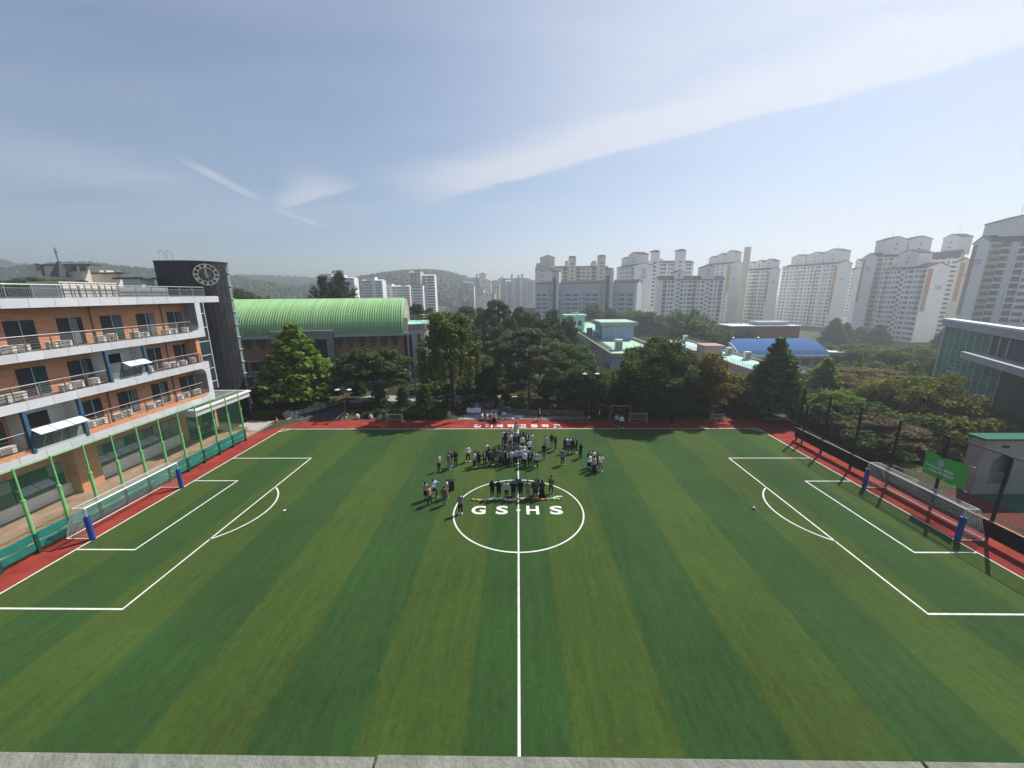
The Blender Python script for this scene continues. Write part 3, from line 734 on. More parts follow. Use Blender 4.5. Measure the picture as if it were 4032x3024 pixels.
# low lobby drum at the foot, stair head and roof ladder loops
MB().box(-47.5, -45.3, 47.3, 49.0, 16.803, 18.9).build('stair_head', mat('pale_jade_render', (0.45, 0.55, 0.54), 0.8), tower)
MB().box(-48.6, -44.9, 47.2, 49.1, 18.903, 19.1).build('stair_head_roof', mat('dark_coping', (0.12, 0.12, 0.125), 0.5), tower)
for x in (-45.0, -44.0):
    pts = [(x-0.35, 50.5, TZ), (x-0.35, 50.5, TZ+0.9)]+[(x-0.35*math.cos(PI*i/6), 50.5, TZ+0.9+0.35*math.sin(PI*i/6)) for i in range(1, 6)]+[(x+0.35, 50.5, TZ+0.9), (x+0.35, 50.5, TZ)]
    MB().tube(pts, 0.035, 6).build('ladder_loop', m_steel, tower)
# the clock: two rings, roman numerals, spokes, gilded hands
ck = thing('clock', 'round skeleton clock with cream roman numerals and gilded hands on dark tower', 'clock', (TC[0]+(R0+0.28)*math.sin(R(47)), TC[1]-(R0+0.28)*math.cos(R(47)), 19.5), R(45)); ck.scale = (.82, .82, .82)
m_cream = mat('cream_clock', (0.78, 0.77, 0.66), 0.5, 0.08, 3)
m_gild = mat('gilded', (0.62, 0.52, 0.24), 0.4, 0.1, 3, metal=0.3)
def ring(ro, ri, y0=-0.05, y1=0.05, n=48):
    b = MB(); vs = []
    for i in range(n):
        a = 2*PI*i/n
        for r_, y in ((ro, y0), (ro, y1), (ri, y1), (ri, y0)): vs.append((r_*math.sin(a), y, r_*math.cos(a)))
    fs = []
    for i in range(n):
        j = (i+1) % n
        for k_ in range(4): fs.append((4*i+k_, 4*i+(k_+1) % 4, 4*j+(k_+1) % 4, 4*j+k_))
    return b.add(vs, fs)
CRAD = 1.62
for ro, ri in ((CRAD, CRAD-0.09), (1.06, 0.99)): link('ring', ring(ro, ri).mesh('ring', m_cream), ck, world=False)
romans = ['XII', 'I', 'II', 'III', 'IIII', 'V', 'VI', 'VII', 'VIII', 'IX', 'X', 'XI']
def rotp(p, a): return (p[0]*math.cos(a)+p[2]*math.sin(a), p[1], -p[0]*math.sin(a)+p[2]*math.cos(a))
for hh, rm in enumerate(romans):
    b = MB(); a = 2*PI*hh/12
    wd = {'I': 0.10, 'V': 0.22, 'X': 0.22}; tot = sum(wd[c] for c in rm); x = -tot/2
    for c in rm:
        w = wd[c]; strokes = {'I': [((x+w/2, 1.07), (x+w/2, 1.53))], 'V': [((x+0.02, 1.53), (x+w/2, 1.07)), ((x+w-0.02, 1.53), (x+w/2, 1.07))], 'X': [((x+0.02, 1.53), (x+w-0.02, 1.07)), ((x+w-0.02, 1.53), (x+0.02, 1.07))]}[c]
        for k_, (p, q) in enumerate(strokes): b.bar(rotp((p[0], -0.02*k_, p[1]), a), rotp((q[0], -0.02*k_, q[1]), a), 0.075, 0.05, up=(0, 1, 0))
        x += w
    link('numeral', b.mesh('numeral', m_cream), ck, world=False)
for hh in range(12):
    a = 2*PI*(hh+0.5)/12
    b = MB().bar(rotp((0, 0.03, 0.2), a), rotp((0, 0.03, 1.0), a), 0.03, 0.03, up=(0, 1, 0)); link('spoke', b.mesh('spoke', m_cream), ck, world=False)
for a, L, w in ((R(-4), 1.35, 0.17), (R(-10), 0.85, 0.26)):
    b = MB(); pts = [(-0.03, L), (-w/2, 0.35), (-0.10, 0.0), (-0.16, -0.42), (0.16, -0.42), (0.10, 0.0), (w/2, 0.35), (0.03, L)]
    y0 = -0.12 if L > 1 else -0.08
    vs = [rotp((p[0], y, p[1]), a) for y in (y0, y0+0.03) for p in pts]; n_ = len(pts)
    b.add(vs, [tuple(range(n_)), tuple(range(n_, 2*n_))[::-1]]+[(i, n_+i, n_+(i+1) % n_, (i+1) % n_) for i in range(n_)])
    link('hand', b.mesh('hand', m_gild), ck, world=False)
b = MB(); b.bar((0, 0.05, 0), (0, 0.30, 0), 0.25, 0.25); b.bar((-0.9, 0.05, 0.9), (-0.9, 0.45, 0.9), 0.05); b.bar((0.9, 0.05, 0.9), (0.9, 0.45, 0.9), 0.05); link('mount', b.mesh('mount', m_frame), ck, world=False)
# ================================================================== fences
m_gpost = mat('green_painted_post', (0.20, 0.58, 0.20), 0.45, 0.15, 2, spec=0.4)
m_gnet = mat('green_net', (0.08, 0.30, 0.18), 0.8)
m_ynet = mat('yellow_net', (0.34, 0.30, 0.10), 0.8)
m_gpad = mat('green_padding', (0.014, 0.19, 0.15), 0.55, 0.2, 0.8, 0.3, 5, spec=0.35)
m_dkpost = mat('dark_green_post', (0.018, 0.075, 0.05), 0.5)
m_cream2 = mat('cream_rail', (0.60, 0.58, 0.44), 0.6)
FX = -32.55
fenceL = thing('net_fence', 'tall green net fence with padded base between dormitory and red track', 'fence', (FX, 28, 0))
ys = [42.8-2.04*i for i in range(18)]
for i, y in enumerate(ys):
    b = MB().tube([(FX, y, 1.45), (FX, y, 3.9)], 0.10, 8); b.tube([(FX, y, 3.9), (FX, y, 6.22)], 0.055, 8); b.tube([(FX, y, 3.86), (FX, y, 3.95)], 0.13, 8)
    p = part(b, 'post', m_gpost, fenceL)
    MB().box(FX-0.07, FX+0.10, y-0.10, y+0.10, 0, 1.45).build('padded_foot', m_dkpost, p)
MB().tube([(FX, ys[-1], 6.2), (FX, ys[0], 6.2)], 0.035, 6).build('top_rail', m_gpost, fenceL)
b = MB()
z = 1.55
while z < 6.15: b.bar((FX-0.02, ys[-1], z), (FX-0.02, ys[0], z), 0.006); z += 0.13
y = ys[-1]
while y < ys[0]: b.bar((FX-0.02, y, 1.5), (FX-0.02, y, 6.2), 0.004); y += 0.16
b.build('netting', m_gnet, fenceL, kind='stuff')
b = MB()
for i in range(6): b.bar((FX-0.16, ys[-1], 0.04+i*0.06), (FX-0.16, ys[0], 0.04+i*0.06), 0.016)
for i in range(5): b.bar((FX-0.12, ys[-1], 1.56+i*0.10), (FX-0.12, ys[0], 1.56+i*0.10), 0.018)
y = ys[-1]
while y < ys[0]: b.bar((FX-0.16, y, 0.0), (FX-0.16, y, 0.36), 0.012); y += 0.12
b.build('foot_netting', m_ynet, fenceL, kind='stuff')
for i in range(len(ys)-1):
    ya, yb = ys[i+1]+0.10, ys[i]-0.10
    for z0, z1 in ((0.36, 0.86), (0.97, 1.50)):
        sag = rnd.uniform(0.01, 0.05)
        b = MB(); n = 6; vs = []
        for k_ in range(n+1):
            t = k_/n; dz = -sag*4*t*(1-t); xo = 0.05*math.sin(t*PI)*rnd.uniform(.3, 1)
            for x, zz in ((FX-0.02+xo, z0+dz), (FX+0.05+xo, z0+dz), (FX+0.05+xo, z1+dz), (FX-0.02+xo, z1+dz)): vs.append((x, ya+(yb-ya)*t, zz))
        fs = [(4*k_+j, 4*k_+(j+1) % 4, 4*k_+4+(j+1) % 4, 4*k_+4+j) for k_ in range(n) for j in range(4)]+[(0, 3, 2, 1), (4*n, 4*n+1, 4*n+2, 4*n+3)]
        b.add(vs, fs); b.build('padding', m_gpad, fenceL)
    MB().box(FX-0.03, FX+0.02, ya, yb, 0.865, 0.965).build('rail', m_cream2, fenceL)

m_bpost = mat('black_post', (0.018, 0.02, 0.022), 0.5)
m_bnet = mat('black_net', (0.012, 0.013, 0.013), 0.85)
m_bpad = mat('black_padding', (0.014, 0.015, 0.017), 0.6, 0.2, 1, 0.2, 6)
FR = 32.5
fenceR = thing('net_fence', 'tall black net fence with black padded band right of the pitch', 'fence', (FR, 28, 0))
yr = [42.85-3.76*i for i in range(11)]
for y in yr:
    b = MB().box(FR-0.07, FR+0.07, y-0.07, y+0.07, 0, 6.25)
    if y == yr[0]: b.box(FR-0.07, FR+0.07, y-1.0, y-0.88, 0, 4.6)
    b.build('post', m_bpost, fenceR)
MB().tube([(FR, yr[-1], 6.22), (FR, yr[0], 6.22)], 0.04, 6).build('top_rail', m_bpost, fenceR)
b = MB(); z = 1.55
while z < 6.2: b.bar((FR+0.08, yr[-1], z), (FR+0.08, yr[0], z), 0.007); z += 0.11
y = yr[-1]
while y < yr[0]: b.bar((FR+0.08, y, 1.5), (FR+0.08, y, 6.2), 0.007); y += 0.11
b.build('netting', m_bnet, fenceR, kind='stuff')
for i in range(len(yr)-1):
    ya, yb = yr[i+1]+0.01, yr[i]-0.01
    if i == 0: yb += 0.15
    MB().box(FR-0.17, FR-0.075, ya, yb, 0.42, 1.50).build('padding', m_bpad, fenceR)
    for s in (0.0, 0.5): MB().box(FR-0.16, FR-0.09, ya+(yb-ya)*s+0.05, ya+(yb-ya)*(s+.5)-0.05, 1.503, 1.545).build('cover_strip', m_cream2, fenceR)
# thin steel fence far beyond the corner of the track
fenceB = thing('wire_fence', 'thin dark wire fence behind the far right corner of the track', 'fence', (26, 53.5, 0))
for i in range(9): MB().tube([(20+1.9*i, 53.2, -.2), (20+1.9*i, 53.2, 5.6)], 0.035, 6).build('post', m_bpost, fenceB)
for z in (1.2, 5.5): MB().tube([(20, 53.2, z), (35.2, 53.2, z)], 0.022, 5).build('rail', m_bpost, fenceB)
kb = MB().bar((36.4, 49.9, 0.05), (35.0, 36, 0.05), 0.25, 0.2); kb.bar((33.6, 50.75, 0.05), (36.4, 49.9, 0.05), 0.25, 0.2); kb.build('kerb', m_concrete, kind='structure')

# banner on the right-hand fence
bn = thing('banner', 'green cloth banner with white lettering tied to the black fence', 'banner', (34.0, 29, 3))
m_ban = leaf_mat('green_banner', (0.09, 0.34, 0.10), (0.14, 0.46, 0.16), 0.55, objvar=0, vary=0.2)
c4 = [atX(3550+x/4.589, 1700+y/4.589, 32.36) for x, y in ((365, 725), (1110, 1040), (1220, 615), (450, 330))]   # bl, br, tr, tl
for p in c4: p.x = 32.36
def bpt(u, v):
    p = (c4[0]*(1-u)+c4[1]*u)*(1-v)+(c4[3]*(1-u)+c4[2]*u)*v
    return p+Vector((0.05*math.sin(u*7+v*3)*(0.3+u), 0, -0.10*math.sin(PI*u)*v+0.03*math.sin(u*16)*(1-v)))
b = MB(); nu, nv = 22, 10
vs = [bpt(i/nu, j/nv)+Vector((s, 0, 0)) for s in (0, 0.006) for j in range(nv+1) for i in range(nu+1)]
o_ = (nu+1)*(nv+1)
fs = [(j*(nu+1)+i, j*(nu+1)+i+1, (j+1)*(nu+1)+i+1, (j+1)*(nu+1)+i) for j in range(nv) for i in range(nu)]
fs += [tuple(q+o_ for q in f[::-1]) for f in fs]
part(b.add(vs, fs), 'cloth', m_ban, bn, smooth=True)
m_print = mat('white_print', (0.74, 0.76, 0.74), 0.7)
m_bprint = mat('blue_print', (0.16, 0.22, 0.46), 0.7)
def on_banner(me, dx=-0.02):
    for v in me.vertices:
        u, w, d = v.co.x, v.co.y, v.co.z; p = bpt(u, w); v.co = (p.x+dx-d, p.y, p.z)
def btext(txt, u0, u1, v0, v1, m):
    cu_ = bpy.data.curves.new('g', 'FONT'); cu_.body = txt; cu_.offset = 0.025; cu_.resolution_u = 2
    o = bpy.data.objects.new('g', cu_); COL.objects.link(o); dg = bpy.context.evaluated_depsgraph_get(); dg.update()
    me = bpy.data.meshes.new_from_object(o.evaluated_get(dg)); bpy.data.objects.remove(o); bpy.data.curves.remove(cu_)
    me.materials.clear(); me.materials.append(m)
    xs = [v.co.x for v in me.vertices]; ysx = [v.co.y for v in me.vertices]
    for v in me.vertices: v.co = (u0+(v.co.x-min(xs))/(max(xs)-min(xs))*(u1-u0), v0+(v.co.y-min(ysx))/(max(ysx)-min(ysx))*(v1-v0), 0)
    on_banner(me); return link('lettering', me, bn)
btext('A SOUND MIND', 0.12, 0.74, 0.40, 0.52, m_print)
btext('A SOUND BODY', 0.14, 0.76, 0.22, 0.34, m_print)
def bdisc(u, v, r, m, z=0, teeth=0):
    b = MB(); n = 24; asp = 0.5*0.9
    vs = [(u, v, z)]+[(u+(r*(1.0 if not teeth or (i//1) % 2 else 0.80))*asp*math.cos(2*PI*i/n), v+(r*(1.0 if not teeth or i % 2 else 0.80))*math.sin(2*PI*i/n), z) for i in range(n)]
    b.add(vs, [(0, 1+i, 1+(i+1) % n) for i in range(n)]); me = b.mesh('emblem', m); on_banner(me); link('emblem', me, bn)
bdisc(0.42, 0.72, 0.17, m_print, 0, 1); bdisc(0.42, 0.72, 0.115, m_bprint, 0.004); bdisc(0.42, 0.72, 0.065, mat('pale_print', (0.5, 0.55, 0.66), 0.7), 0.008)
for u, v in ((0.08, 0.475), (0.10, 0.43)): bdisc(u, v, 0.03, m_print)
b = MB()
for p, d in ((c4[3], (0, .25, .25)), (c4[2], (0, -.35, 0.02)), (c4[0], (0, .3, -.1)), (c4[1], (0, -.2, -.1))):
    b.tube([p, p+Vector(d)], 0.015, 5); b.ball(p+Vector(d), 0.05, nu=6, nv=4)
b.build('tie', m_print, bn)

# ================================================================== goals
m_galv = mat('galvanised_goal_frame', (0.55, 0.56, 0.55), 0.4, 0.15, 3, metal=0.3)
m_wframe = mat('white_goal_frame', (0.74, 0.75, 0.74), 0.4, 0.05, 3)
m_bluepad = mat('blue_post_pad', (0.018, 0.075, 0.36), 0.5, 0.15, 1.5, spec=0.4)
m_net = mat('white_net', (0.60, 0.61, 0.60), 0.8)
def net_patch(b, P, nu, nv, w):
    """cords over the bilinear patch P[bl, br, tr, tl]"""
    def q(u, v): return (P[0]*(1-u)+P[1]*u)*(1-v)+(P[3]*(1-u)+P[2]*u)*v
    nrm = (P[1]-P[0]).cross(P[3]-P[0]).normalized()
    def s(u, v): return q(u, v)+nrm*(-0.07*math.sin(PI*u)*math.sin(PI*v)) - Vector((0, 0, 0.05*abs(math.sin(u*PI*3))*v*(1-v)))
    for i in range(nu+1):
        for k_ in range(4): b.bar(s(i/nu, k_/4), s(i/nu, (k_+1)/4), w)
    for j in range(nv+1):
        for k_ in range(10): b.bar(s(k_/10, j/nv), s((k_+1)/10, j/nv), w)
def full_goal(sx, label, ya, yb, w=0.012):
    g = thing('football_goal', label, 'goal', (sx*HX, YC, 0), 0, 'full size goals at the ends of the pitch')
    x = sx*(HX+0.02); d = sx
    H = 2.44
    for y in (ya, yb):
        p = part(MB().tube([(x, y, 0), (x, y, H)], 0.06, 10), 'goalpost', m_galv, g)
        MB().tube([(x, y, 0.02), (x, y, 1.85)], 0.17, 12).build('post_pad', m_bluepad, p)
    MB().tube([(x, ya-0.06, H), (x, yb+0.06, H)], 0.06, 10).build('crossbar', m_wframe, g)
    b = MB()
    for y in (ya, yb):
        b.tube([(x, y, H), (x+d*0.9, y, H-0.02), (x+d*1.0, y, H-0.12), (x+d*1.9, y, 0.06), (x, y, 0.06)], 0.035, 6)
    b.tube([(x+d*1.9, ya, 0.06), (x+d*1.9, yb, 0.06)], 0.035, 6); b.tube([(x+d*0.95, ya, H-0.04), (x+d*0.95, yb, H-0.04)], 0.02, 5)
    b.build('net_frame', m_wframe, g)
    nb = MB(); V = Vector
    A0, A1 = V((x, ya, H)), V((x, yb, H)); B0, B1 = V((x+d*0.95, ya, H-0.05)), V((x+d*0.95, yb, H-0.05)); C0, C1 = V((x+d*1.9, ya, 0.07)), V((x+d*1.9, yb, 0.07))
    net_patch(nb, [C0, C1, B1, B0], 50, 16, w); net_patch(nb, [B0, B1, A1, A0], 50, 6, w)
    for y in (ya, yb):
        net_patch(nb, [V((x, y, 0.05)), V((x+d*1.9, y, 0.06)), V((x+d*0.95, y, H-0.05)), V((x, y, H))], 10, 16, w)
    nb.build('net', m_net, g, kind='stuff')
full_goal(1, 'full size goal with blue padded posts in front of the black fence', 24.0, 31.4, 0.009)
full_goal(-1, 'full size goal with blue padded posts in front of the green fence', 23.85, 31.35, 0.008)
def mini_goal(x0, x1, y, h, d, label, mframe, net_m, back=0.9):
    g = thing('mini_goal', label, 'small goal', ((x0+x1)/2, y, 0), 0)
    b = MB().tube([(x0, y, 0.0), (x0, y, h), (x1, y, h), (x1, y, 0.0)], 0.045, 8); part(b, 'front_frame', mframe, g)
    b = MB()
    for x in (x0, x1): b.tube([(x, y, 0.05), (x, y+d, 0.05), (x, y+d*0.45, h)], 0.03, 6)
    b.tube([(x0, y+d, 0.05), (x1, y+d, 0.05)], 0.03, 6); b.build('rear_frame', mframe, g)
    b = MB(); V = Vector; n = int((x1-x0)/0.09)
    net_patch(b, [V((x0, y+d, 0.05)), V((x1, y+d, 0.05)), V((x1, y+0.05, h)), V((x0, y+0.05, h))], n, int(h/0.09), 0.016)
    for x in (x0, x1): net_patch(b, [V((x, y+d, 0.05)), V((x, y, 0.05)), V((x, y, h)), V((x, y+0.05, h))], 6, 10, 0.016)
    b.build('net', net_m, g, kind='stuff')
m_gnet2 = mat('grey_net', (0.30, 0.31, 0.31), 0.8)
mini_goal(-17.85, -15.75, 49.4, 1.15, 0.9, 'small white goal with grey net on the far red track, below round bushes', m_wframe, m_gnet2)
mini_goal(15.0, 17.25, 49.3, 1.25, 1.0, 'small cream goal with grey net standing in tree shade on the track', m_cream2, m_gnet2)
mini_goal(26.0, 27.6, 49.8, 0.95, 0.7, 'little grey goal near the far right corner of the track', m_galv, m_gnet2)
# shaded mid-size frame behind the two walkers
g = thing('mini_goal', 'larger goal frame with red padded posts in tree shade behind the track', 'small goal', (14, 50.6, 0))
b = MB().tube([(12.6, 50.6, 0), (12.55, 50.6, 1.9), (12.9, 50.6, 1.95), (14, 50.6, 1.86), (15.1, 50.6, 1.95), (15.4, 50.6, 1.9), (15.35, 50.6, 0)], 0.05, 8); part(b, 'front_frame', m_galv, g)
for x in (12.57, 15.37): MB().tube([(x, 50.6, 0.25), (x, 50.6, 1.65)], 0.10, 8).build('post_pad', mat('faded_red_pad', (0.40, 0.12, 0.11), 0.6), g)
b = MB().tube([(12.6, 50.6, 0.05), (13.2, 52.0, 0.05), (13.3, 52.0, 1.5), (14.9, 52.0, 1.5), (14.9, 52.0, 0.05), (15.35, 50.6, 0.05)], 0.03, 6); b.build('rear_frame', m_galv, g)

# ================================================================== small things round the pitch
def cone(x, y, label, s=1.0):
    o = thing('traffic_cone', label, 'traffic cone', (x, y, 0))
    m_or = mat('orange_plastic', (0.75, 0.075, 0.02), 0.5)
    part(MB().box(x-0.19*s, x+0.19*s, y-0.19*s, y+0.19*s, 0.003, 0.04), 'base', m_or, o)
    part(MB().lathe([(0.15*s, 0.04), (0.03*s, 0.72*s)], 12, (x, y, 0)), 'body', m_or, o)
    MB().lathe([(0.112*s, 0.26*s), (0.085*s, 0.42*s)], 12, (x, y, 0)).build('reflective_band', m_print, o)
cone(-33.05, 49.75, 'orange traffic cone on the track corner beside the hedge')
cone(-28.7, 62.4, 'orange traffic cone by the concrete road below the gymnasium')
ballp = thing('football', 'white and black football lying on the turf right of the centre circle', 'ball', (18.83, 27.98, 0.115))
part(MB().ball((18.83, 27.98, 0.119), 0.112, nu=14, nv=9), 'body', m_print, ballp, smooth=True)
b = MB()
for i in range(6):
    a = i*1.05; c = Vector((math.cos(a)*0.75, math.sin(a)*0.75, 0.66 if i % 2 else -0.1)).normalized()*0.108+Vector((18.83, 27.98, 0.119)); b.ball(c, 0.03, nu=6, nv=4)
b.build('panel', m_bpad, ballp)
def lamp(x, y, label, h=4.5):
    o = thing('street_lamp', label, 'street lamp', (x, y, 0))
    m_lp = mat('rust_brown_post', (0.16, 0.075, 0.055), 0.55, 0.2, 3)
    part(MB().tube([(x, y, 0), (x, y, h)], [0.075, 0.05], 8), 'post', m_lp, o)
    MB().lathe([(0.11, 0), (0.11, 0.3), (0.08, 0.36)], 8, (x, y, 0)).build('base_collar', m_print, o)
    for s in (-1, 1):
        pts = [(x, y, h-0.35)]+[(x+s*(0.15+0.65*t), y, h-0.35+0.42*math.sin(PI*t*0.85)) for t in (0.2, 0.45, 0.7, 1.0)]
        a = part(MB().tube(pts, 0.03, 6), 'arm', m_lp, o)
        MB().lathe([(0.05, 0.14), (0.33, 0.02), (0.34, -0.02), (0.12, -0.05)], 12, (x+s*0.82, y, h-0.32)).build('lamp_shade', m_print, a)
        MB().lathe([(0.02, -0.16), (0.10, -0.12), (0.10, -0.052)], 8, (x+s*0.82, y, h-0.32)).build('lamp_bulb', m_blind, a)
lamp(-24.02, 50.95, 'two armed street lamp with white shades beside the asphalt road')
lamp(9.84, 51.05, 'two armed street lamp with white shades in front of the dark trees', 6.6)
# low stone walls along the planted bank
m_rock = mat('pale_rock', (0.42, 0.40, 0.37), 0.9, 0.35, 2.0, 0.6, 6, objvar=0.4)
def rock(x, y, s, label, i):
    o = thing('rock', label, 'rock', (x, y, 0), rnd.uniform(0, 6), 'rocks edging the planted beds')
    b = MB(); b.ball((0, 0, s*0.35), s*0.6, s*0.45, s*0.75, 8, 5); b.v = [(p[0]*rnd.uniform(.8, 1.2), p[1]*rnd.uniform(.8, 1.2), p[2]*rnd.uniform(.85, 1.1)) for p in b.v]
    link('body', b.mesh('body', m_rock), o, world=False)
words = ['tall pointed', 'squat', 'slanting', 'narrow upright', 'broad', 'small', 'leaning', 'jagged', 'blunt']
for i in range(9):
    t = i/8; x = -32.0+3.3*t*0.9+rnd.uniform(-.1, .1); y = 51.6+4.6*t+rnd.uniform(-.1, .1)
    rock(x-0.7, y, rnd.uniform(.6, 1.0), '%s pale rock beside the asphalt road, %s from the track' % (words[i], ordn[i]), i)
for i, (x, y) in enumerate(((-22.4, 50.9), (-20.6, 51.0), (-19.2, 50.85), (-18.2, 50.9), (-9.8, 51.6), (-6.3, 56.4))):
    rock(x, y, rnd.uniform(.55, .8), 'pale rock below the shrubs behind the track, %s from the street lamp' % ordn[i], i)
def wall_run(name, pts, h, w, material, label, stones=True):
    o = thing(name, label, 'wall', (pts[0][0], pts[0][1], 0))
    for a, c in zip(pts, pts[1:]):
        a = Vector((*a, 0)); c = Vector((*c, 0)); L = (c-a).length; n = max(1, round(L/0.6))
        for i in range(n):
            p, q = a.lerp(c, i/n+0.008), a.lerp(c, (i+1)/n-0.008)
            for lv in range(2):
                hh = h/2; MB().bar((p.x, p.y, hh*(lv+.5)), (q.x, q.y, hh*(lv+.5)), w+rnd.uniform(-.03, .03), hh-0.012).build('stone', material, o)
m_wstone = mat('brown_wall_stone', (0.17, 0.14, 0.115), 0.9, 0.3, 1.5, 0.5, 8, objvar=0.5)
wall_run('stone_wall', [(-3.1, 56.5), (-2.2, 54.6), (-0.6, 53.1), (2.0, 52.5), (4.6, 52.7)], 0.75, 0.3, m_wstone, 'low curved stone retaining wall below the big red pines')
wall_run('stone_wall', [(4.8, 53.4), (4.9, 52.6), (9.4, 52.4)], 0.7, 0.3, m_wstone, 'low straight stone wall beside the lamp post in tree shade')
wall_run('stone_wall', [(-7.2, 56.2), (-3.6, 56.4)], 0.7, 0.3, m_wstone, 'short stone wall behind the cloth covered tables')
st = thing('garden_steps', 'narrow stone steps climbing between shrubs behind the plaza', 'steps', (-2.7, 58, 0))
for i in range(9): MB().box(-3.3, -2.2, 56.9+i*0.45, 57.34+i*0.45, -0.01, 0.10+i*0.07).build('step', mat('sandy_stone', (0.33, 0.28, 0.22), 0.9, 0.25, 2, objvar=0.3), st)
# tables with white cloths
def table(x0, x1, y0, y1, h, label, clabel):
    t = thing('folding_table', label, 'table', ((x0+x1)/2, (y0+y1)/2, 0))
    part(MB().box(x0, x1, y0, y1, h-0.04, h), 'tabletop', m_ac, t)
    for x in (x0+0.08, x1-0.08):
        for y in (y0+0.06, y1-0.06): MB().tube([(x, y, 0), (x, y, h-0.04)], 0.02, 6).build('leg', m_galv, t)
    b = MB(); n = 40; vs = []
    per = [(x0-0.02, y0-0.02), (x1+0.02, y0-0.02), (x1+0.02, y1+0.02), (x0-0.02, y1+0.02)]
    ring_ = []
    for a, c in zip(per, per[1:]+per[:1]):
        for i in range(12): ring_.append((a[0]+(c[0]-a[0])*i/12, a[1]+(c[1]-a[1])*i/12))
    cx_, cy_ = (x0+x1)/2, (y0+y1)/2; m_ = len(ring_)
    for (x, y) in ring_: vs.append((x, y, h+0.012))
    for i, (x, y) in enumerate(ring_):
        f = 1+0.05*math.sin(i*1.7); vs.append((cx_+(x-cx_)*(1+.04*f), cy_+(y-cy_)*(1+.10*f), 0.22+0.05*math.sin(i*0.9)))
    fs = [tuple(range(m_))]+[(i, m_+i, m_+(i+1) % m_, (i+1) % m_) for i in range(m_)]
    tag(b.add(vs, fs).build('tablecloth', mat('white_cloth', (0.74, 0.78, 0.82), 0.8, 0.06, 3)), clabel, 'tablecloth')
table(-7.35, -5.45, 52.9, 53.7, 0.74, 'folding table at the left end of the plaza, hidden by cloth', 'white cloth on the table at the left end of the plaza')
table(-4.95, -3.0, 50.0, 50.75, 0.74, 'folding table behind the woman in pink, hidden by cloth', 'white cloth on the table behind the woman in pink')
for i, (x, y, w, d, hh, c, nm, lb) in enumerate(((-6.7, 53.4, .3, .2, .25, (0.05, 0.05, 0.06), 'laptop', 'dark laptop on the left white cloth'), (-7.0, 53.2, .22, .16, .12, (0.55, 0.6, 0.68), 'box', 'small pale box on the left white cloth'), (-6.1, 53.35, .35, .2, .10, (0.62, 0.66, 0.7), 'box', 'flat white box on the left white cloth, right of the laptop'), (-3.6, 50.5, .3, .2, .12, (0.6, 0.7, 0.8), 'box', 'pale blue box on the cloth behind the woman in pink'))):
    mm = mat('item%d' % i, c, 0.5); b = MB()
    if nm == 'laptop':
        b.box(x-w/2, x+w/2, y-d/2, y+d/2, 0.756, 0.775); o = thing('laptop', lb, 'laptop', (x, y, 0.756)); part(b, 'keyboard', mm, o); MB().box(x-w/2, x+w/2, y+d/2, y+d/2+0.02, 0.776, 1.0).build('screen', mm, o)
    else:
        o = thing('box', lb, 'box', (x, y, 0.756)); part(b.box(x-w/2, x+w/2, y-d/2, y+d/2, 0.756, 0.756+hh*0.8), 'body', mm, o); MB().box(x-w/2-.01, x+w/2+.01, y-d/2-.01, y+d/2+.01, 0.757+hh*0.8, 0.756+hh).build('lid', mm, o)
# dark cabinet behind the lamp
o = thing('utility_cabinet', 'dark utility cabinet between the road lamp and the clipped pine', 'cabinet', (-24.2, 55.2, 0))
m_cab = mat('dark_cabinet', (0.03, 0.032, 0.036), 0.5, 0.2, 2)
part(MB().box(-25.1, -23.2, 54.8, 55.7, 0.1, 1.25), 'body', m_cab, o)
for x in (-24.65, -23.65): MB().box(x-0.44, x+0.44, 54.77, 54.797, 0.18, 1.18).build('door', m_cab, o)
MB().box(-25.15, -23.15, 54.72, 55.75, 1.253, 1.31).build('lid', m_gal, o); MB().box(-25.0, -23.3, 54.9, 55.6, -.01, 0.1).build('plinth', m_concrete, o)
# loudspeaker near the left hand group
px = gp(1640+735/5.53, 1850+455/5.53)
o = thing('loudspeaker', 'black floor loudspeaker standing on the turf beside the left hand group', 'loudspeaker', (px.x, px.y+0.25, 0), R(12))
link('body', MB().box(-0.30, 0.30, -0.28, 0.28, 0.03, 0.86).mesh('body', m_bpad), o, world=False)
link('grille', MB().box(-0.26, 0.26, -0.30, -0.283, 0.1, 0.80).mesh('grille', mat('speaker_grille', (0.03, 0.03, 0.032), 0.7)), o, world=False)
for x in (-.25, .25): link('foot', MB().box(x-.05, x+.05, -.22, .22, 0, .028).mesh('foot', m_bpad), o, world=False)
# garland lying across the circle in front of the row of guests
ga = thing('flower_garland', 'colourful ribbon garland lying on the turf in front of the row of guests', 'garland', (0.3, 29.3, 0))
pts = []
for i in range(90):
    t = i/89; x_ = 1640+1190/5.53+(1880+1980/5.53-1640-1190/5.53)*t
    y_ = 1850+(662+12*math.sin(t*19)+(-15 if 0.45 < t < 0.85 else 0))/5.53
    p = gp(x_, y_); pts.append(Vector((p.x, p.y, 0.075+0.03*math.sin(i*1.3))))
gc = [(0.75, 0.42, 0.05), (0.75, 0.6, 0.3), (0.8, 0.78, 0.66), (0.75, 0.8, 0.85), (0.6, 0.75, 0.62), (0.1, 0.3, 0.16), (0.78, 0.7, 0.55), (0.7, 0.72, 0.75), (0.45, 0.6, 0.35), (0.75, 0.65, 0.4), (0.35, 0.06, 0.05), (0.55, 0.10, 0.06), (0.8, 0.45, 0.05), (0.75, 0.15, 0.25), (0.35, 0.65, 0.35), (0.6, 0.68, 0.12)]
for i in range(16):
    seg = pts[i*5+(i > 0 and 0):i*5+7]
    if len(seg) > 2: MB().tube(seg, [0.05+0.035*((j*7+i) % 3)/2 for j in range(len(seg))], 6).build('ribbon_piece', mat('ribbon%d' % i, gc[i], 0.7), ga)
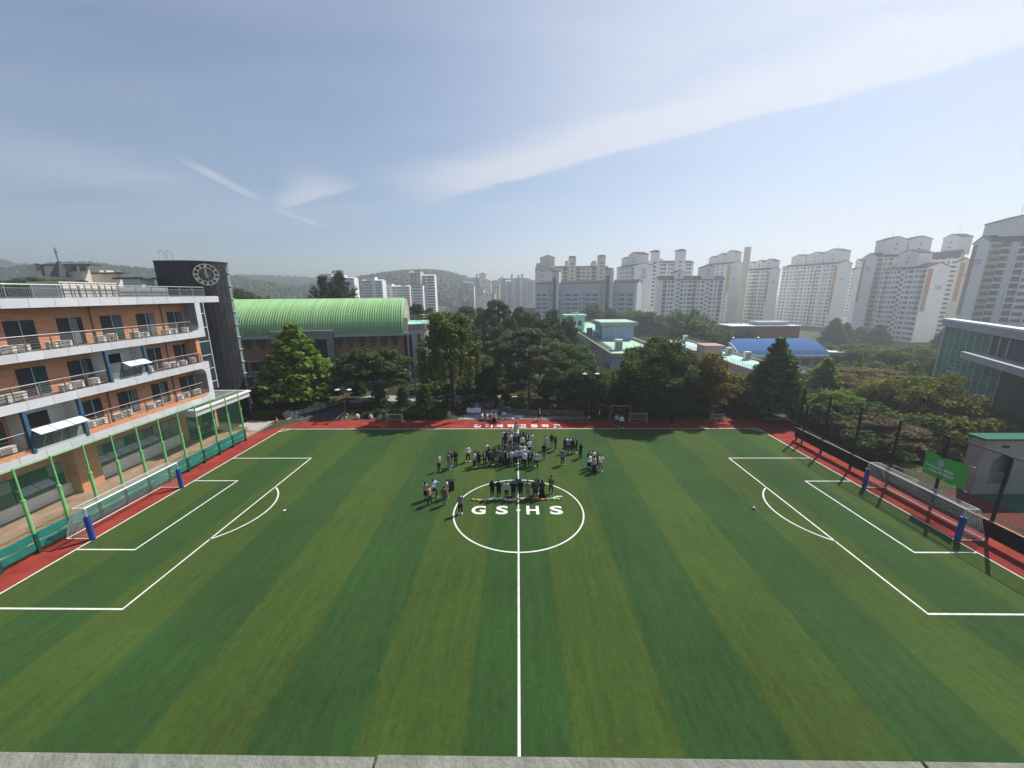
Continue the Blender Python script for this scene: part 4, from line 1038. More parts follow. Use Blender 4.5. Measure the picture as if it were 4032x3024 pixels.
p0 = pts[-16]; p1 = gp(1880+1845/5.53, 1850+602/5.53)
MB().tube([p0, p0.lerp(Vector((p1.x, p1.y, 0.08)), .4)+Vector((0, .05, .05)), (p1.x, p1.y, 0.08)], [0.05, 0.08, 0.06], 6).build('ribbon_piece', mat('ribbon_pale', (0.6, 0.78, 0.8), 0.7), ga)
# ================================================================== gymnasium
m_gbrick = brick_mat('brown_brick', (0.27, 0.14, 0.09), (0.36, 0.20, 0.135), (0.28, 0.21, 0.16), axes='XYZ')
m_tile = mat('grey_stone_tile', (0.30, 0.30, 0.295), 0.7, 0.15, 1.2, objvar=0.15)
m_eave = mat('grey_eave', (0.42, 0.44, 0.46), 0.7, 0.2, 0.9)
def green_roof():
    m = mat('green_roof_sheet', (0.25, 0.45, 0.25), 0.55, 0.28, 0.35, spec=0.4, objvar=0.25, dark=(0.30, 0.48, 0.18)); return m
m_groof = green_roof()
GT = R(12)
gym = thing('gymnasium', 'brown brick gymnasium with ribbed green barrel roof behind the trees', 'building', (-21.6, 72.4, 0), GT)
def gl(b, name, mats, parent=None, **k):
    o = link(name, b.mesh(name, mats), parent or gym, world=False, **k); return o
GL, GD = 37.0, 18.0
b = MB().box(-GL, 0, 0, GD, 0, 9.35); gl(b, 'wall', m_gbrick)
def arch(y):
    t = (y-GD/2)/(GD/2+0.6); return 9.93+6.0*max(0.0, 1-abs(t)**2.15)**0.52
yy = [GD/2-(GD/2+0.6)*math.cos(PI*i/28) for i in range(29)]
ap = [(y, arch(y)) for y in yy]
b = MB().prism([(ap[0][0], 9.90)]+ap+[(ap[-1][0], 9.90)], 'x', -GL-0.3, 0.25); roof_ = gl(b, 'roof', m_groof)
n = len(ap); rib = MB(); vs = []
for i, (y, z) in enumerate(ap):
    y2, z2 = ap[min(i+1, n-1)]; y1, z1 = ap[max(i-1, 0)]; dy, dz = y2-y1, z2-z1; L = math.hypot(dy, dz); ny, nz = -dz/L, dy/L
    if nz < 0: ny, nz = -ny, -nz
    for x, hgt in ((-0.11, 0.0), (-0.085, 0.17), (0.085, 0.17), (0.11, 0.0)): vs.append((x, y+ny*hgt*1.0, z+nz*hgt+0.005))
rib.add(vs, [(4*i+j, 4*i+j+1, 4*i+j+5, 4*i+j+4) for i in range(n-1) for j in range(3)]); ribm = rib.mesh('roof_rib', m_groof)
for i in range(88): link('roof_rib', ribm, gym, (-0.1-0.4225*i, 0, 0), world=False)
pts = [(ap[0][0], 9.9)]+ap+[(ap[-1][0], 9.9)]
b = MB().prism(pts, 'x', 0.253, 0.34); gl(b, 'gable_end', mat('gable_render', (0.36, 0.32, 0.28), 0.85, 0.2, 0.8))
for z in (10.35, 10.95): gl(MB().bar((-GL, -0.62+0.0, z), (0.2, -0.62, z), 0.05), 'snow_rail', m_groof)
for i in range(24): gl(MB().bar((-0.2-i*1.6, -0.62, 9.9), (-0.2-i*1.6, -0.62, 10.95), 0.05), 'rail_post', m_groof)
for a, c in ((-GL-0.3, -22.4), (-12.0, 1.0)): gl(MB().box(a, c, -0.85, 0, 9.38, 9.90), 'eave', m_eave)
# stepped glass-block windows under the eave: blocks as geometry, joined
m_gblock = glass_mat('glass_block', (0.035, 0.085, 0.065), 0.2)
gb = MB()
for i in range(6):
    for j in range(5): gb.box(-0.66+i*0.22, -0.66+i*0.22+0.195, -0.04, 0.03, 0.62+j*0.22, 0.62+j*0.22+0.195)
for i in range(3):
    for j in range(3): gb.box(-0.33+i*0.22, -0.33+i*0.22+0.195, -0.04, 0.03, -0.04+j*0.22, -0.04+j*0.22+0.195)
gbm = gb.mesh('glass_blocks', m_gblock)
sur = MB().box(-0.70, 0.70, -0.02, 0.02, 0.58, 1.74); sur.box(-0.37, 0.37, -0.02, 0.02, -0.08, 0.577)
surm = sur.mesh('window', m_frame)
for x in [-1.5-1.98*i for i in range(6)]+[-24.3-2.15*i for i in range(6)]:
    w = link('window', surm, gym, (x, -0.022, 7.55), world=False)
    link('glass_blocks', gbm, w, (0, -0.01, 0), world=False, kind='stuff')
# bands of windows with pale sills
m_gwin = glass_mat('gym_glass', (0.020, 0.026, 0.036), 0.1)
for z0, z1, runs in ((3.6, 5.3, ((-37, -23.2), (-11.5, -0.6))), (0.85, 2.6, ((-36.5, -23.2), (-11.5, -0.6)))):
    for a, c in runs:
        gl(MB().box(a, c, -0.06, 0, z1+0.02, z1+0.22), 'lintel', m_eave); gl(MB().box(a, c, -0.10, 0, z0-0.22, z0-0.02), 'sill', m_eave)
        nn = int((c-a)/3.4)
        for i in range(nn):
            x0 = a+i*3.45+0.1; w = link('window', MB().box(x0, x0+3.0, -0.03, 0, z0, z1).mesh('window', m_frame), gym, world=False)
            for k_ in range(3):
                for r_ in range(2): link('pane', MB().box(x0+0.06+k_*0.98, x0+0.98+k_*0.98, -0.036, -0.031, z0+0.05+r_*0.85, z0+0.80+r_*0.85).mesh('pane', m_gwin), w, world=False)
# stone portal
PX0, PX1 = -22.3, -12.1
gl(MB().box(PX0, PX1, -1.0, 0, 9.1, 10.5), 'portal_beam', m_joint)
for i in range(15):
    for j in range(2):
        x0 = PX0+i*0.68; 
        if 5.8 < i+0.5 < 8.4: continue
        gl(MB().box(x0+0.012, x0+0.668, -1.03, -1.0, 9.12+j*0.69, 9.12+j*0.69+0.67), 'cladding_panel', m_tile)
em = [(PX0+6*0.68, 10.45), (PX0+8*0.68+.6, 10.45), (PX0+8*0.68+.25, 9.12), (PX0+6*0.68+.35, 9.12)]
gl(MB().prism(em, 'y', -1.06, -1.0), 'emblem_panel', mat('brown_stone', (0.24, 0.185, 0.145), 0.7, 0.15, 1.5))
gl(MB().box(PX0-0.05, PX1+0.05, -1.1, 0.4, 10.503, 10.66), 'coping', m_eave)
for x0, x1 in ((PX0, PX0+1.2), (-18.05, -16.95), (PX1-1.2, PX1)):
    gl(MB().box(x0+.01, x1-.01, -0.97, 0, 0, 9.09), 'pillar', m_joint)
    for j in range(9): gl(MB().box(x0, x1, -1.0, -0.972, 0.05+j, 1.03+j), 'cladding_panel', m_tile)
for x0, x1 in ((PX0+1.22, -18.07), (-16.93, PX1-1.22)):
    c_ = link('curtain_glazing', MB().box(x0, x1, -0.35, 0, 3.0, 9.08).mesh('curtain_glazing', m_frame), gym, world=False)
    for i in range(4):
        for j in range(6):
            w = (x1-x0)/4; link('pane', MB().box(x0+i*w+.04, x0+(i+1)*w-.04, -0.36, -0.352, 3.05+j, 4.0+j).mesh('pane', glass_mat('portal_glass', (0.012, 0.030, 0.030), 0.1)), c_, world=False)
# right-hand annex with rounded roof terrace
an = []
for i in range(9): a = PI/2*i/8; an.append((2.6+2.2*math.sin(a), 0.6+2.2-2.2*math.cos(a)))
poly = [(0.6, 0.6)]+an+[(4.8, 12), (0.6, 12)]
gl(MB().prism(poly, 'z', 0, 10.3), 'annex', mat('annex_stone', (0.47, 0.46, 0.44), 0.8, 0.15, 0.8))
gl(MB().prism([(x+(0.12 if x > 3 else 0), y-(0.12 if y < 2 else 0)) for x, y in poly], 'z', 10.303, 11.3), 'annex_parapet', m_tile)
gl(MB().prism([(x*0.97+.06, y*0.97+.1) for x, y in poly], 'z', 11.303, 11.33), 'annex_roof', mat('mint_roof_paint', (0.30, 0.58, 0.46), 0.7, 0.15, 0.6))
for x in (1.0, 2.55): gl(MB().box(x, x+0.55, 0.5, 0.598, 1, 9.4), 'window', m_gwin)
b = MB(); rp = [(0.7, 0.75)]+[(x-.1, y+.1) for x, y in an]+[(4.7, 8)]
for z in (11.9, 12.5, 13.0): b.tube([(x, y, z) for x, y in rp], 0.03, 5)
for x, y in rp: b.tube([(x, y, 11.33), (x, y, 13.0)], 0.03, 5)
gl(b, 'terrace_railing', m_gal)
gl(MB().box(0.4, 1.0, 0.3, 0.9, 9.9, 12.6), 'flue', m_ac)

# ================================================================== mint-roofed school block
MZ = 5.0
mint = thing('school_block', 'pale blue school block with mint painted flat roof behind the trees', 'building', (25, 110, 0))
m_pblue = mat('pale_blue_render', (0.38, 0.46, 0.60), 0.85, 0.12, 0.6)
m_mint = mat('mint_roof', (0.36, 0.58, 0.44), 0.8, 0.22, 0.35, detail=8)
m_par = mat('stained_parapet', (0.42, 0.42, 0.38), 0.9, 0.3, 0.9)
m_lgrey = mat('light_grey_render', (0.40, 0.42, 0.46), 0.85, 0.1, 0.8)
part(MB().box(19.2, 31.5, 78.3, 168, -13, 4.05), 'wall', m_pblue, mint)
part(MB().box(19.5, 31.2, 78.6, 167.7, 4.053, 4.35), 'roof', m_mint, mint)
b = MB().box(18.8, 19.45, 77.9, 168.3, 4.06, 4.85); b.box(31.25, 31.9, 77.9, 168.3, 4.06, 4.85); b.box(19.453, 31.247, 77.9, 78.55, 4.06, 4.85); b.box(19.453, 31.247, 167.7, 168.3, 4.06, 4.85)
part(b, 'parapet', m_par, mint)
m_oliv = mat('olive_railing', (0.13, 0.15, 0.11), 0.6)
b = MB()
for x in (19.1, 31.6):
    for i in range(46): b.box(x-.03, x+.03, 78.2+2*i, 78.26+2*i, 4.86, 5.95)
    for z in (5.2, 5.55, 5.93): b.bar((x, 78.1, z), (x, 168, z), 0.05)
    for i in range(450): b.bar((x, 78.2+.2*i, 4.9), (x, 78.2+.2*i, 5.9), 0.025)
for z in (5.2, 5.55, 5.93): b.bar((19.1, 78.1, z), (31.6, 78.1, z), 0.05); b.bar((19.1, 168, z), (31.6, 168, z), 0.05)
b.build('roof_railing', m_oliv, mint)
for i in range(22):
    y = 80+4*i
    for z0 in (1.2, -2.2, -5.6):
        w = part(MB().box(19.14, 19.198, y, y+2.9, z0, z0+1.9), 'window', m_lframe, mint)
        for k_ in range(3): MB().box(19.12, 19.138, y+.08+k_*.94, y+.94+k_*.94, z0+.08, z0+1.82).build('pane', m_gwin, w)
part(MB().box(14.6, 19.1, 126.5, 131.5, -13, 5.75), 'stair_tower', m_lgrey, mint)
MB().box(14.4, 19.3, 126.3, 131.7, 5.753, 6.1).build('stair_tower_roof', mat('white_roof', (0.62, 0.64, 0.66), 0.8, 0.1, 1), mint)
part(MB().box(12.6, 19.1, 131.6, 140, -13, 5.4), 'side_wing', m_pblue, mint)
for z0 in (2.6, -1, -4.5): MB().box(13.2, 14.5, 131.54, 131.597, z0, z0+1.7).build('window', m_gwin, mint)
part(MB().box(16.3, 22.8, 133, 139, 4.4, 9.0), 'stair_head', mat('mint_render', (0.42, 0.56, 0.56), 0.85, 0.1, 1), mint)
MB().box(15.7, 23.4, 132.4, 139.6, 9.003, 9.5).build('stair_head_roof', m_mint, mint)
MB().box(17.8, 19.0, 132.94, 132.997, 5.2, 7.0).build('door', m_gbrick, mint); MB().box(20.6, 21.8, 132.94, 132.997, 5.8, 7.6).build('window', m_gwin, mint)
for i, (x, y) in enumerate(((19.0, 135), (20.0, 135.2), (20.7, 135))): MB().tube([(x, y, 9.5), (x, y, 10.4)], 0.25, 8).build('vent', m_ac, mint)
part(MB().box(22.6, 31.0, 104, 114, 4.36, 8.2), 'penthouse', m_pblue, mint)
b = MB().box(21.9, 31.9, 103.2, 114.8, 8.203, 9.1); b.build('penthouse_roof_edge', m_par, mint)
MB().box(22.2, 31.6, 103.5, 114.5, 9.103, 9.2).build('penthouse_roof', m_mint, mint)
for x in (23.3, 25.0): MB().box(x, x+0.5, 103.94, 103.997, 4.5, 8.1).build('downpipe', m_lgrey, mint)
def roof_ac(x, y, z, lab, s=1.0):
    o = thing('rooftop_condenser', lab, 'condenser unit', (x, y, z), 0, 'condensers on the school roofs')
    part(MB().box(x-0.55*s, x+0.55*s, y-0.45*s, y+0.45*s, z+.12, z+1.75*s), 'body', m_ac, o)
    for k_ in (-1, 1): MB().box(x+k_*.27*s-.22*s, x+k_*.27*s+.22*s, y-0.47*s, y-0.453*s, z+.3, z+1.5*s).build('intake_grille', m_acg, o)
    MB().box(x-0.6*s, x+0.6*s, y-0.5*s, y+0.5*s, z+1.753*s, z+1.82*s).build('lid', m_ac, o)
    MB().box(x-0.9*s, x+1.0*s, y-.6*s, y+.6*s, z+.003, z+.117).build('pad', m_gal, o)
roof_ac(22.3, 85.5, 4.35, 'white condenser on the mint roof, in front of the blue penthouse', 1.35)
roof_ac(21.3, 106.5, 4.35, 'white condenser on the mint roof, left of the blue penthouse wall', 1.35)
roof_ac(21.0, 114.0, 4.35, 'white condenser on the mint roof, nearest the grey stair tower', 1.4)

# ================================================================== pink school block
pink = thing('school_block', 'pink rendered school block with turquoise flat roof at right', 'building', (56, 110, 0))
m_pink = mat('pink_render', (0.42, 0.28, 0.245), 0.85, 0.12, 0.6)
m_turq = mat('turquoise_roof', (0.42, 0.68, 0.61), 0.8, 0.15, 0.3)
part(MB().box(52.2, 61.5, 80.3, 146, -13, -0.65), 'wall', m_pink, pink)
part(MB().box(52.5, 61.2, 80.6, 145.7, -0.647, -0.45), 'roof', m_turq, pink)
b = MB().box(51.9, 52.45, 80, 146.3, -0.646, 0.0); b.box(61.25, 61.8, 80, 146.3, -0.646, 0.0); b.box(52.453, 61.247, 80, 80.55, -0.646, 0.0); part(b, 'parapet', m_pink, pink)
b = MB()
for x, n_ in ((52.2, 60), (61.5, 60)):
    for i in range(n_): b.bar((x, 80.2+1.1*i, 0), (x, 80.2+1.1*i, 1.0), 0.05)
    for z in (.35, .68, 1.0): b.bar((x, 80.1, z), (x, 146, z), 0.05)
b.build('roof_railing', m_gal, pink)
part(MB().box(52.6, 57.6, 108.5, 113.5, -0.44, 1.9), 'penthouse', m_pink, pink); MB().box(52.2, 58.0, 108.1, 113.9, 1.903, 2.2).build('penthouse_roof', m_pink, pink)
for i in range(14):
    for z0 in (-3.0, -6.4):
        y = 82+4.4*i; w = part(MB().box(52.14, 52.197, y, y+2.6, z0, z0+1.7), 'window', m_lframe, pink)
        for k_ in range(2): MB().box(52.12, 52.138, y+.08+k_*1.25, y+1.25+k_*1.25, z0+.08, z0+1.62).build('pane', m_gwin, w)
roof_ac(59.5, 100, -0.45, 'white condenser on the turquoise roof, nearest the dark green tree', 1.2)
roof_ac(59.0, 108, -0.45, 'white condenser on the turquoise roof, second from the dark green tree', 1.2)
roof_ac(60.0, 139, -0.45, 'white condenser at the far left end of the turquoise roof', 1.2)
p2_ = thing('school_wing', 'low pink wing with white railings left of the dark green tree', 'building', (50, 80, 0))
part(MB().box(47.5, 58, 72, 79.9, -13, -2.2), 'wall', m_pink, p2_); part(MB().box(47.3, 58.2, 71.8, 79.95, -2.197, -1.7), 'parapet', m_pink, p2_); part(MB().box(47.6, 57.9, 72.1, 79.6, -1.697, -1.66), 'roof', m_turq, p2_)
b = MB()
for z in (-.9, -.4): b.bar((47.6, 72.2, z), (58, 72.2, z), .06); b.bar((47.6, 72.2, z), (47.6, 79.8, z), .06)
for i in range(8): b.bar((47.6+1.45*i, 72.2, -1.7), (47.6+1.45*i, 72.2, -.4), .05)
b.build('roof_railing', m_lframe, p2_)

# ================================================================== blue barrel-roofed hall and brown block
hall = thing('sports_hall', 'low hall with bright blue curved roof beyond the pink school block', 'building', (90, 138, 0))
bx = MB().box(75, 104, 130, 152, -13, -4.2); part(bx, 'wall', mat('hall_wall', (0.36, 0.33, 0.30), 0.85, 0.15, .5), hall)
arc_ = [(129.3+23.4*i/16, -4.1+4.2*math.sin(PI*i/16)**0.7) for i in range(17)]
part(MB().prism([(129.3, -4.19)]+arc_+[(152.7, -4.19)], 'x', 74.3, 104.5), 'roof', mat('blue_roof_sheet', (0.04, 0.125, 0.31), 0.9, 0.08, 0.4, spec=0.08), hall)
MB().prism([(129.1, -4.5), (129.1, -4.2)]+[(y, z+.12) for y, z in arc_]+[(152.9, -4.2), (152.9, -4.5)], 'x', 74.0, 74.297).build('roof_verge', mat('white_roof', (0.62, 0.64, 0.66), 0.8, 0.1, 1), hall)
MB().box(74.3, 104.5, 128.9, 129.297, -4.9, -4.1).build('gutter', m_lframe, hall)
for x in (78, 87, 95): MB().lathe([(.35, 0), (.3, .5), (.5, .6), (.1, .8)], 8, (x, 141, 0.0)).build('roof_vent', m_gal, hall)
for i in range(7): MB().box(76+4*i, 78.6+4*i, 129.93, 129.997, -7.5, -5.4).build('window', m_gwin, hall)
dr = thing('round_terrace', 'low round white terrace wall right of the blue roof', 'building', (107, 134, 0))
part(MB().lathe([(5.0, -13), (5.0, -3.6), (5.2, -3.6), (5.2, -3.2), (4.7, -3.2), (4.7, -3.6)], 20, (108, 135, 0)), 'wall', mat('white_roof', (0.62, 0.64, 0.66), 0.8, 0.1, 1), dr)
brn = thing('library_block', 'brown ribbed block with white flat roof behind the blue roof', 'building', (105, 175, 0))
mbr = mat('brown_cladding', (0.25, 0.135, 0.10), 0.8, 0.2, .5, stretch=(3, 3, .3))
part(MB().box(92, 121, 168, 180, -13, 2.2), 'wall', mbr, brn)
part(MB().box(91.5, 121.5, 167.5, 180.5, 2.203, 2.45), 'roof', mat('white_roof', (0.62, 0.64, 0.66), 0.8, 0.1, 1), brn)
for i in range(48): MB().box(92.2+.6*i, 92.45+.6*i, 167.9, 167.997, -6, 2.1).build('cladding_rib', mbr, brn)
part(MB().box(104, 118, 170, 178, 2.703, 3.9), 'roof_house', m_lgrey, brn)
for x in (98, 100, 101.5, 103): MB().tube([(x, 172, 2.7), (x, 172, 4.1)], 0.2, 6).build('vent', m_gal, brn)
for i in range(5): MB().box(110.5+2.2*i, 112.2+2.2*i, 167.85, 167.897, -5, -3.3).build('window', m_lframe, brn)

# ================================================================== glass-fronted building at far right
gb_ = thing('glass_building', 'green glazed building with brick base at the right edge', 'building', (70, 60, 0))
A = Vector((76.0, 70.0, 0)); B = Vector((58.7, 40.2, 0)); dr_ = (B-A).normalized(); nrm = Vector((-dr_.y, dr_.x, 0)); nrm = nrm if nrm.dot(-A) > 0 else -nrm
def gpt(s, o, z): p = A+dr_*s+nrm*o; return Vector((p.x, p.y, z))
def gbox(name, s0, s1, o0, o1, z0, z1, m, parent=None, smooth=False):
    vs = [gpt(s, o, z) for z in (z0, z1) for s, o in ((s0, o0), (s1, o0), (s1, o1), (s0, o1))]
    return part(MB().add(vs, MB.BF), name, m, parent or gb_)
m_gg = mat('green_curtain_glass', (0.085, 0.20, 0.135), 0.45, 0.3, .6, spec=0.25, objvar=0.35)
m_alu = mat('aluminium', (0.52, 0.56, 0.54), 0.5)
gbox('body', 0.05, 34, -16, -0.1, -13, 10.4, m_frame); gbox('rear_roof', 0.05, 34, -16, -1.0, 10.403, 10.9, m_lgrey)
gbox('roof_fascia', -0.6, 34.5, -0.9, 0.5, 10.75, 11.75, mat('lilac_grey_panel', (0.36, 0.36, 0.39), 0.6, .08, .5)); gbox('roof', -0.7, 34.6, -1.0, 0.6, 11.753, 12.05, mat('white_roof', (0.62, 0.64, 0.66), 0.8, 0.1, 1))
for i in range(9):
    for j, (z0, z1) in enumerate(((9.75, 10.7), (7.55, 9.7), (5.35, 7.5), (3.2, 5.3), (1.6, 3.15), (-1.0, 1.55))):
        if i > 6 and j < 2: continue
        gbox('pane', 0.1+2.25*i, 2.22+2.25*i, -0.097, -0.05, z0+.05, z1-.05, m_gg)
    gbox('mullion', 2.22+2.25*i, 2.35+2.25*i, -0.097, 0.03, -1, 10.74, m_alu)
gbox('corner_post', -0.35, 0.05, -0.3, 0.1, -13, 10.74, m_alu)
gbox('canopy', 14.2, 34, -0.09, 2.2, 7.0, 7.9, mat('lilac_grey_panel', (0.36, 0.36, 0.39), 0.6, .08, .5))
m_rbrick = brick_mat('red_brick', (0.155, 0.060, 0.045), (0.20, 0.085, 0.065), (0.18, 0.12, 0.10), axes='XYZ')
pa, pb = gp(3733, 1458, 4.0), gp(4032, 1506, 4.0); pd = Vector((pb.x-pa.x, pb.y-pa.y, 0)); pL = pd.length*2.2; pd.normalize(); pn = Vector((pd.y, -pd.x, 0)); pn = pn if pn.dot(pa) > 0 else -pn
def pbox(name, s0, s1, o0, o1, z0, z1, m):
    vs = [(pa.x+pd.x*s+pn.x*o, pa.y+pd.y*s+pn.y*o, z) for z in (z0, z1) for s, o in ((s0, o0), (s1, o0), (s1, o1), (s0, o1))]
    return part(MB().add(vs, MB.BF), name, m, gb_)
pbox('podium', 0, pL, 0, 5, -13, 3.6, m_rbrick); pbox('podium_coping', -.1, pL, -.15, .35, 3.603, 4.0, m_lframe); pbox('podium_band', -.05, pL, -.12, -.003, -.9, -.35, m_lframe); pbox('podium_band', -.05, pL, -.08, -.003, -4.4, -.903, m_gwin)
def ppt(s, o, z): return Vector((pa.x+pd.x*s+pn.x*o, pa.y+pd.y*s+pn.y*o, z))
for z in (4.55, 5.15):
    p, q = ppt(0, .1, z), ppt(pL, .1, z); part(MB().tube([p, q], 0.05, 5), 'railing', m_lframe, gb_); p, q = ppt(0, .1, z), ppt(14, 7, z); part(MB().tube([p, q], 0.05, 5), 'railing', m_lframe, gb_)
for i in range(14): part(MB().tube([ppt(.2+2.5*i, .1, 4.0), ppt(.2+2.5*i, .1, 5.15)], 0.05, 5), 'railing_post', m_lframe, gb_)

# small white pavilion behind the right-hand fence
pv = thing('pavilion', 'small white rendered pavilion with arched opening behind the banner', 'building', (44, 32, 0))
m_pv = mat('old_white_render', (0.38, 0.38, 0.35), 0.9, 0.2, 0.7)
ar = [(39.6, 0.9), (39.6, 2.7)]+[(40.5-0.9*math.cos(PI*i/10), 2.7+0.9*math.sin(PI*i/10)) for i in range(1, 10)]+[(41.4, 2.7), (41.4, 0.9)]
outer = [(38.6, 0), (38.6, 4.9)]; 
# wall around the opening: jambs, sill, spandrel
b = MB(); b.box(38.6, 39.6, 30.4, 30.7, -.5, 4.9); b.box(41.4, 50, 30.4, 30.7, -.5, 4.9); b.box(39.6, 41.4, 30.4, 30.7, -.5, 0.9)
for i in range(10):
    (x0, z0), (x1, z1) = ar[1+i], ar[2+i]; b.prism([(x0, z0), (x1, z1), (x1, 4.9), (x0, 4.9)], 'y', 30.4, 30.7)
b.box(38.6, 38.9, 30.7, 31.5, -.5, 4.9); b.box(38.9, 50, 31.2, 31.5, -.5, 4.9)
part(b, 'wall', m_pv, pv)
part(MB().box(38.4, 50.5, 30.25, 31.7, 4.903, 5.05), 'roof', mat('green_roof_edge', (0.03, 0.13, 0.09), 0.9), pv)
b = MB(); b.bar((39.6, 30.5, 1.9), (41.4, 30.5, 1.9), .05)
for i in range(9): b.bar((39.75+.19*i, 30.5, .9), (39.75+.19*i, 30.5, 1.9), .04)
b.build('railing', m_lframe, pv)
MB().box(40.0, 40.6, 30.36, 30.397, 4.2, 4.45).build('vent', m_frame, pv)
sheet('court', [(36.6, 8), (60, 8), (60, 30.3), (44, 31), (38.6, 30.3), (36.6, 31)], -0.002, mat('dark_red_court', (0.13, 0.035, 0.03), 0.9, .2, 1))
sheet('court', [(40.5, 20), (60, 20), (60, 30.2), (42, 30.9), (38.7, 30.2)], 0.004, mat('green_court', (0.03, 0.13, 0.085), 0.9, .2, 1))
MB().box(42, 55, 24.6, 24.9, 0.003, 1.1).build('court_kerb', m_pv, kind='structure')

# church and office behind the dormitory roof
ch = thing('church', 'distant beige church hall with steep dark spire and cross above the dormitory', 'church', (-165, 150, 10))
mb_ = mat('beige_render', (0.72, 0.65, 0.54), 0.85, .1, .3); mdk = mat('slate', (0.075, 0.075, 0.085), 0.7, .2, .5)
def pxbox(name, parent, x0, x1, yt, yb, Y, depth, m):
    p, q = atY(x0, yb, Y), atY(x1, yb, Y); zt = atY((x0+x1)/2, yt, Y).z; zb = atY((x0+x1)/2, yb, Y).z
    return part(MB().box(p.x, q.x, Y, Y+depth, zb, zt), name, m, parent)
pxbox('wall', ch, 138, 350, 1045, 1180, 152, 3, mb_)
pxbox('roof', ch, 134, 356, 1040, 1044.5, 151.5, 4, mdk)
pxbox('window', ch, 252, 302, 1046, 1068, 151.8, .15, m_gwin); pxbox('window', ch, 316, 340, 1047, 1068, 151.8, .15, mdk); pxbox('pilaster', ch, 168, 174, 1045, 1085, 151.6, .35, mdk)
pxbox('side_wing', ch, 350, 480, 1079, 1180, 160, 2, mat('cream_render', (0.76, 0.68, 0.56), .85, .1, .3)); pxbox('side_roof', ch, 345, 484, 1072, 1078.5, 159.6, 3, mat('brown_tile_roof', (0.14, 0.075, 0.06), .8, .2, .6))
for i, x in enumerate((385, 410)): pxbox('dormer', ch, x, x+10, 1064, 1073, 159.5, 3, mat('cream_render', (0.76, 0.68, 0.56), .85, .1, .3))
a = atY(218, 1090, 149); c = atY(258, 1090, 149); t = atY(230, 1030, 149)
part(MB().add([(a.x, 147, a.z), (c.x, 147, a.z), (c.x, 151, a.z), (a.x, 151, a.z), (t.x-.35, 148.7, t.z), (t.x+.35, 148.7, t.z), (t.x+.35, 149.3, t.z), (t.x-.35, 149.3, t.z)], MB.BF), 'spire', mdk, ch)
t2 = atY(222, 986, 149); pr = mat('purple_steel', (0.22, 0.19, 0.30), .5)
part(MB().bar((t.x, 149, t.z), (t.x-.05, 149, t2.z+1.0), .35).bar((t.x-.7, 149, t2.z-.6), (t.x+.65, 149, t2.z-.6), .28), 'cross', pr, ch)
cu_ = bpy.data.curves.new('g', 'FONT'); cu_.body = 'SIS'; cu_.offset = .03; o = bpy.data.objects.new('g', cu_); COL.objects.link(o); dg = bpy.context.evaluated_depsgraph_get(); dg.update(); me = bpy.data.meshes.new_from_object(o.evaluated_get(dg)); bpy.data.objects.remove(o)
me.materials.clear(); me.materials.append(mat('red_sign', (0.45, 0.03, 0.04), .5)); p = atY(142, 1066, 151.7)
for v in me.vertices: v.co = (p.x+v.co.x*1.5, 151.7-v.co.z, p.z+v.co.y*1.9)
link('lettering', me, ch)
# ================================================================== apartment towers
m_apw = mat('white_apartment_paint', (0.82, 0.82, 0.80), 0.9, 0.05, 0.08, detail=6)
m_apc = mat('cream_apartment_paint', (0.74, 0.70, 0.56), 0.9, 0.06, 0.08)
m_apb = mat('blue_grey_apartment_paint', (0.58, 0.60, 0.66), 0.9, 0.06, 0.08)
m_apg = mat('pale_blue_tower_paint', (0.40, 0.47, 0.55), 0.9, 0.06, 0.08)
m_aproof = mat('brown_roof_tiles', (0.075, 0.050, 0.048), 0.95, 0.2, 0.6, spec=0.03)
m_redroof = mat('red_roof_tiles', (0.30, 0.10, 0.07), 0.85, 0.2, 0.6)
m_win = mat('apartment_window', (0.085, 0.095, 0.115), 0.3, spec=0.5, objvar=0.9)
m_ora = mat('orange_band', (0.52, 0.31, 0.17), 0.9); m_red_ = mat('coral_band', (0.48, 0.21, 0.15), 0.9); m_tan = mat('grey_tan_band', (0.36, 0.34, 0.30), 0.9); m_yel = mat('olive_yellow_band', (0.46, 0.42, 0.20), 0.9); m_beige = mat('beige_band', (0.50, 0.45, 0.36), 0.9)
m_line_ = mat('number_grey', (0.30, 0.31, 0.33), 0.9)
FLH = 2.8
def text_mesh(txt, h, m):
    cu_ = bpy.data.curves.new('g', 'FONT'); cu_.body = txt; cu_.offset = .03; cu_.resolution_u = 2
    o = bpy.data.objects.new('g', cu_); COL.objects.link(o); dg = bpy.context.evaluated_depsgraph_get(); dg.update()
    me = bpy.data.meshes.new_from_object(o.evaluated_get(dg)); bpy.data.objects.remove(o); bpy.data.curves.remove(cu_); me.materials.clear(); me.materials.append(m)
    xs = [v.co.x for v in me.vertices]; ysx = [v.co.y for v in me.vertices]; s = h/(max(ysx)-min(ysx)); cx = (max(xs)+min(xs))/2
    for v in me.vertices: v.co = ((v.co.x-cx)*s, (v.co.y-min(ysx))*s, 0)
    return me
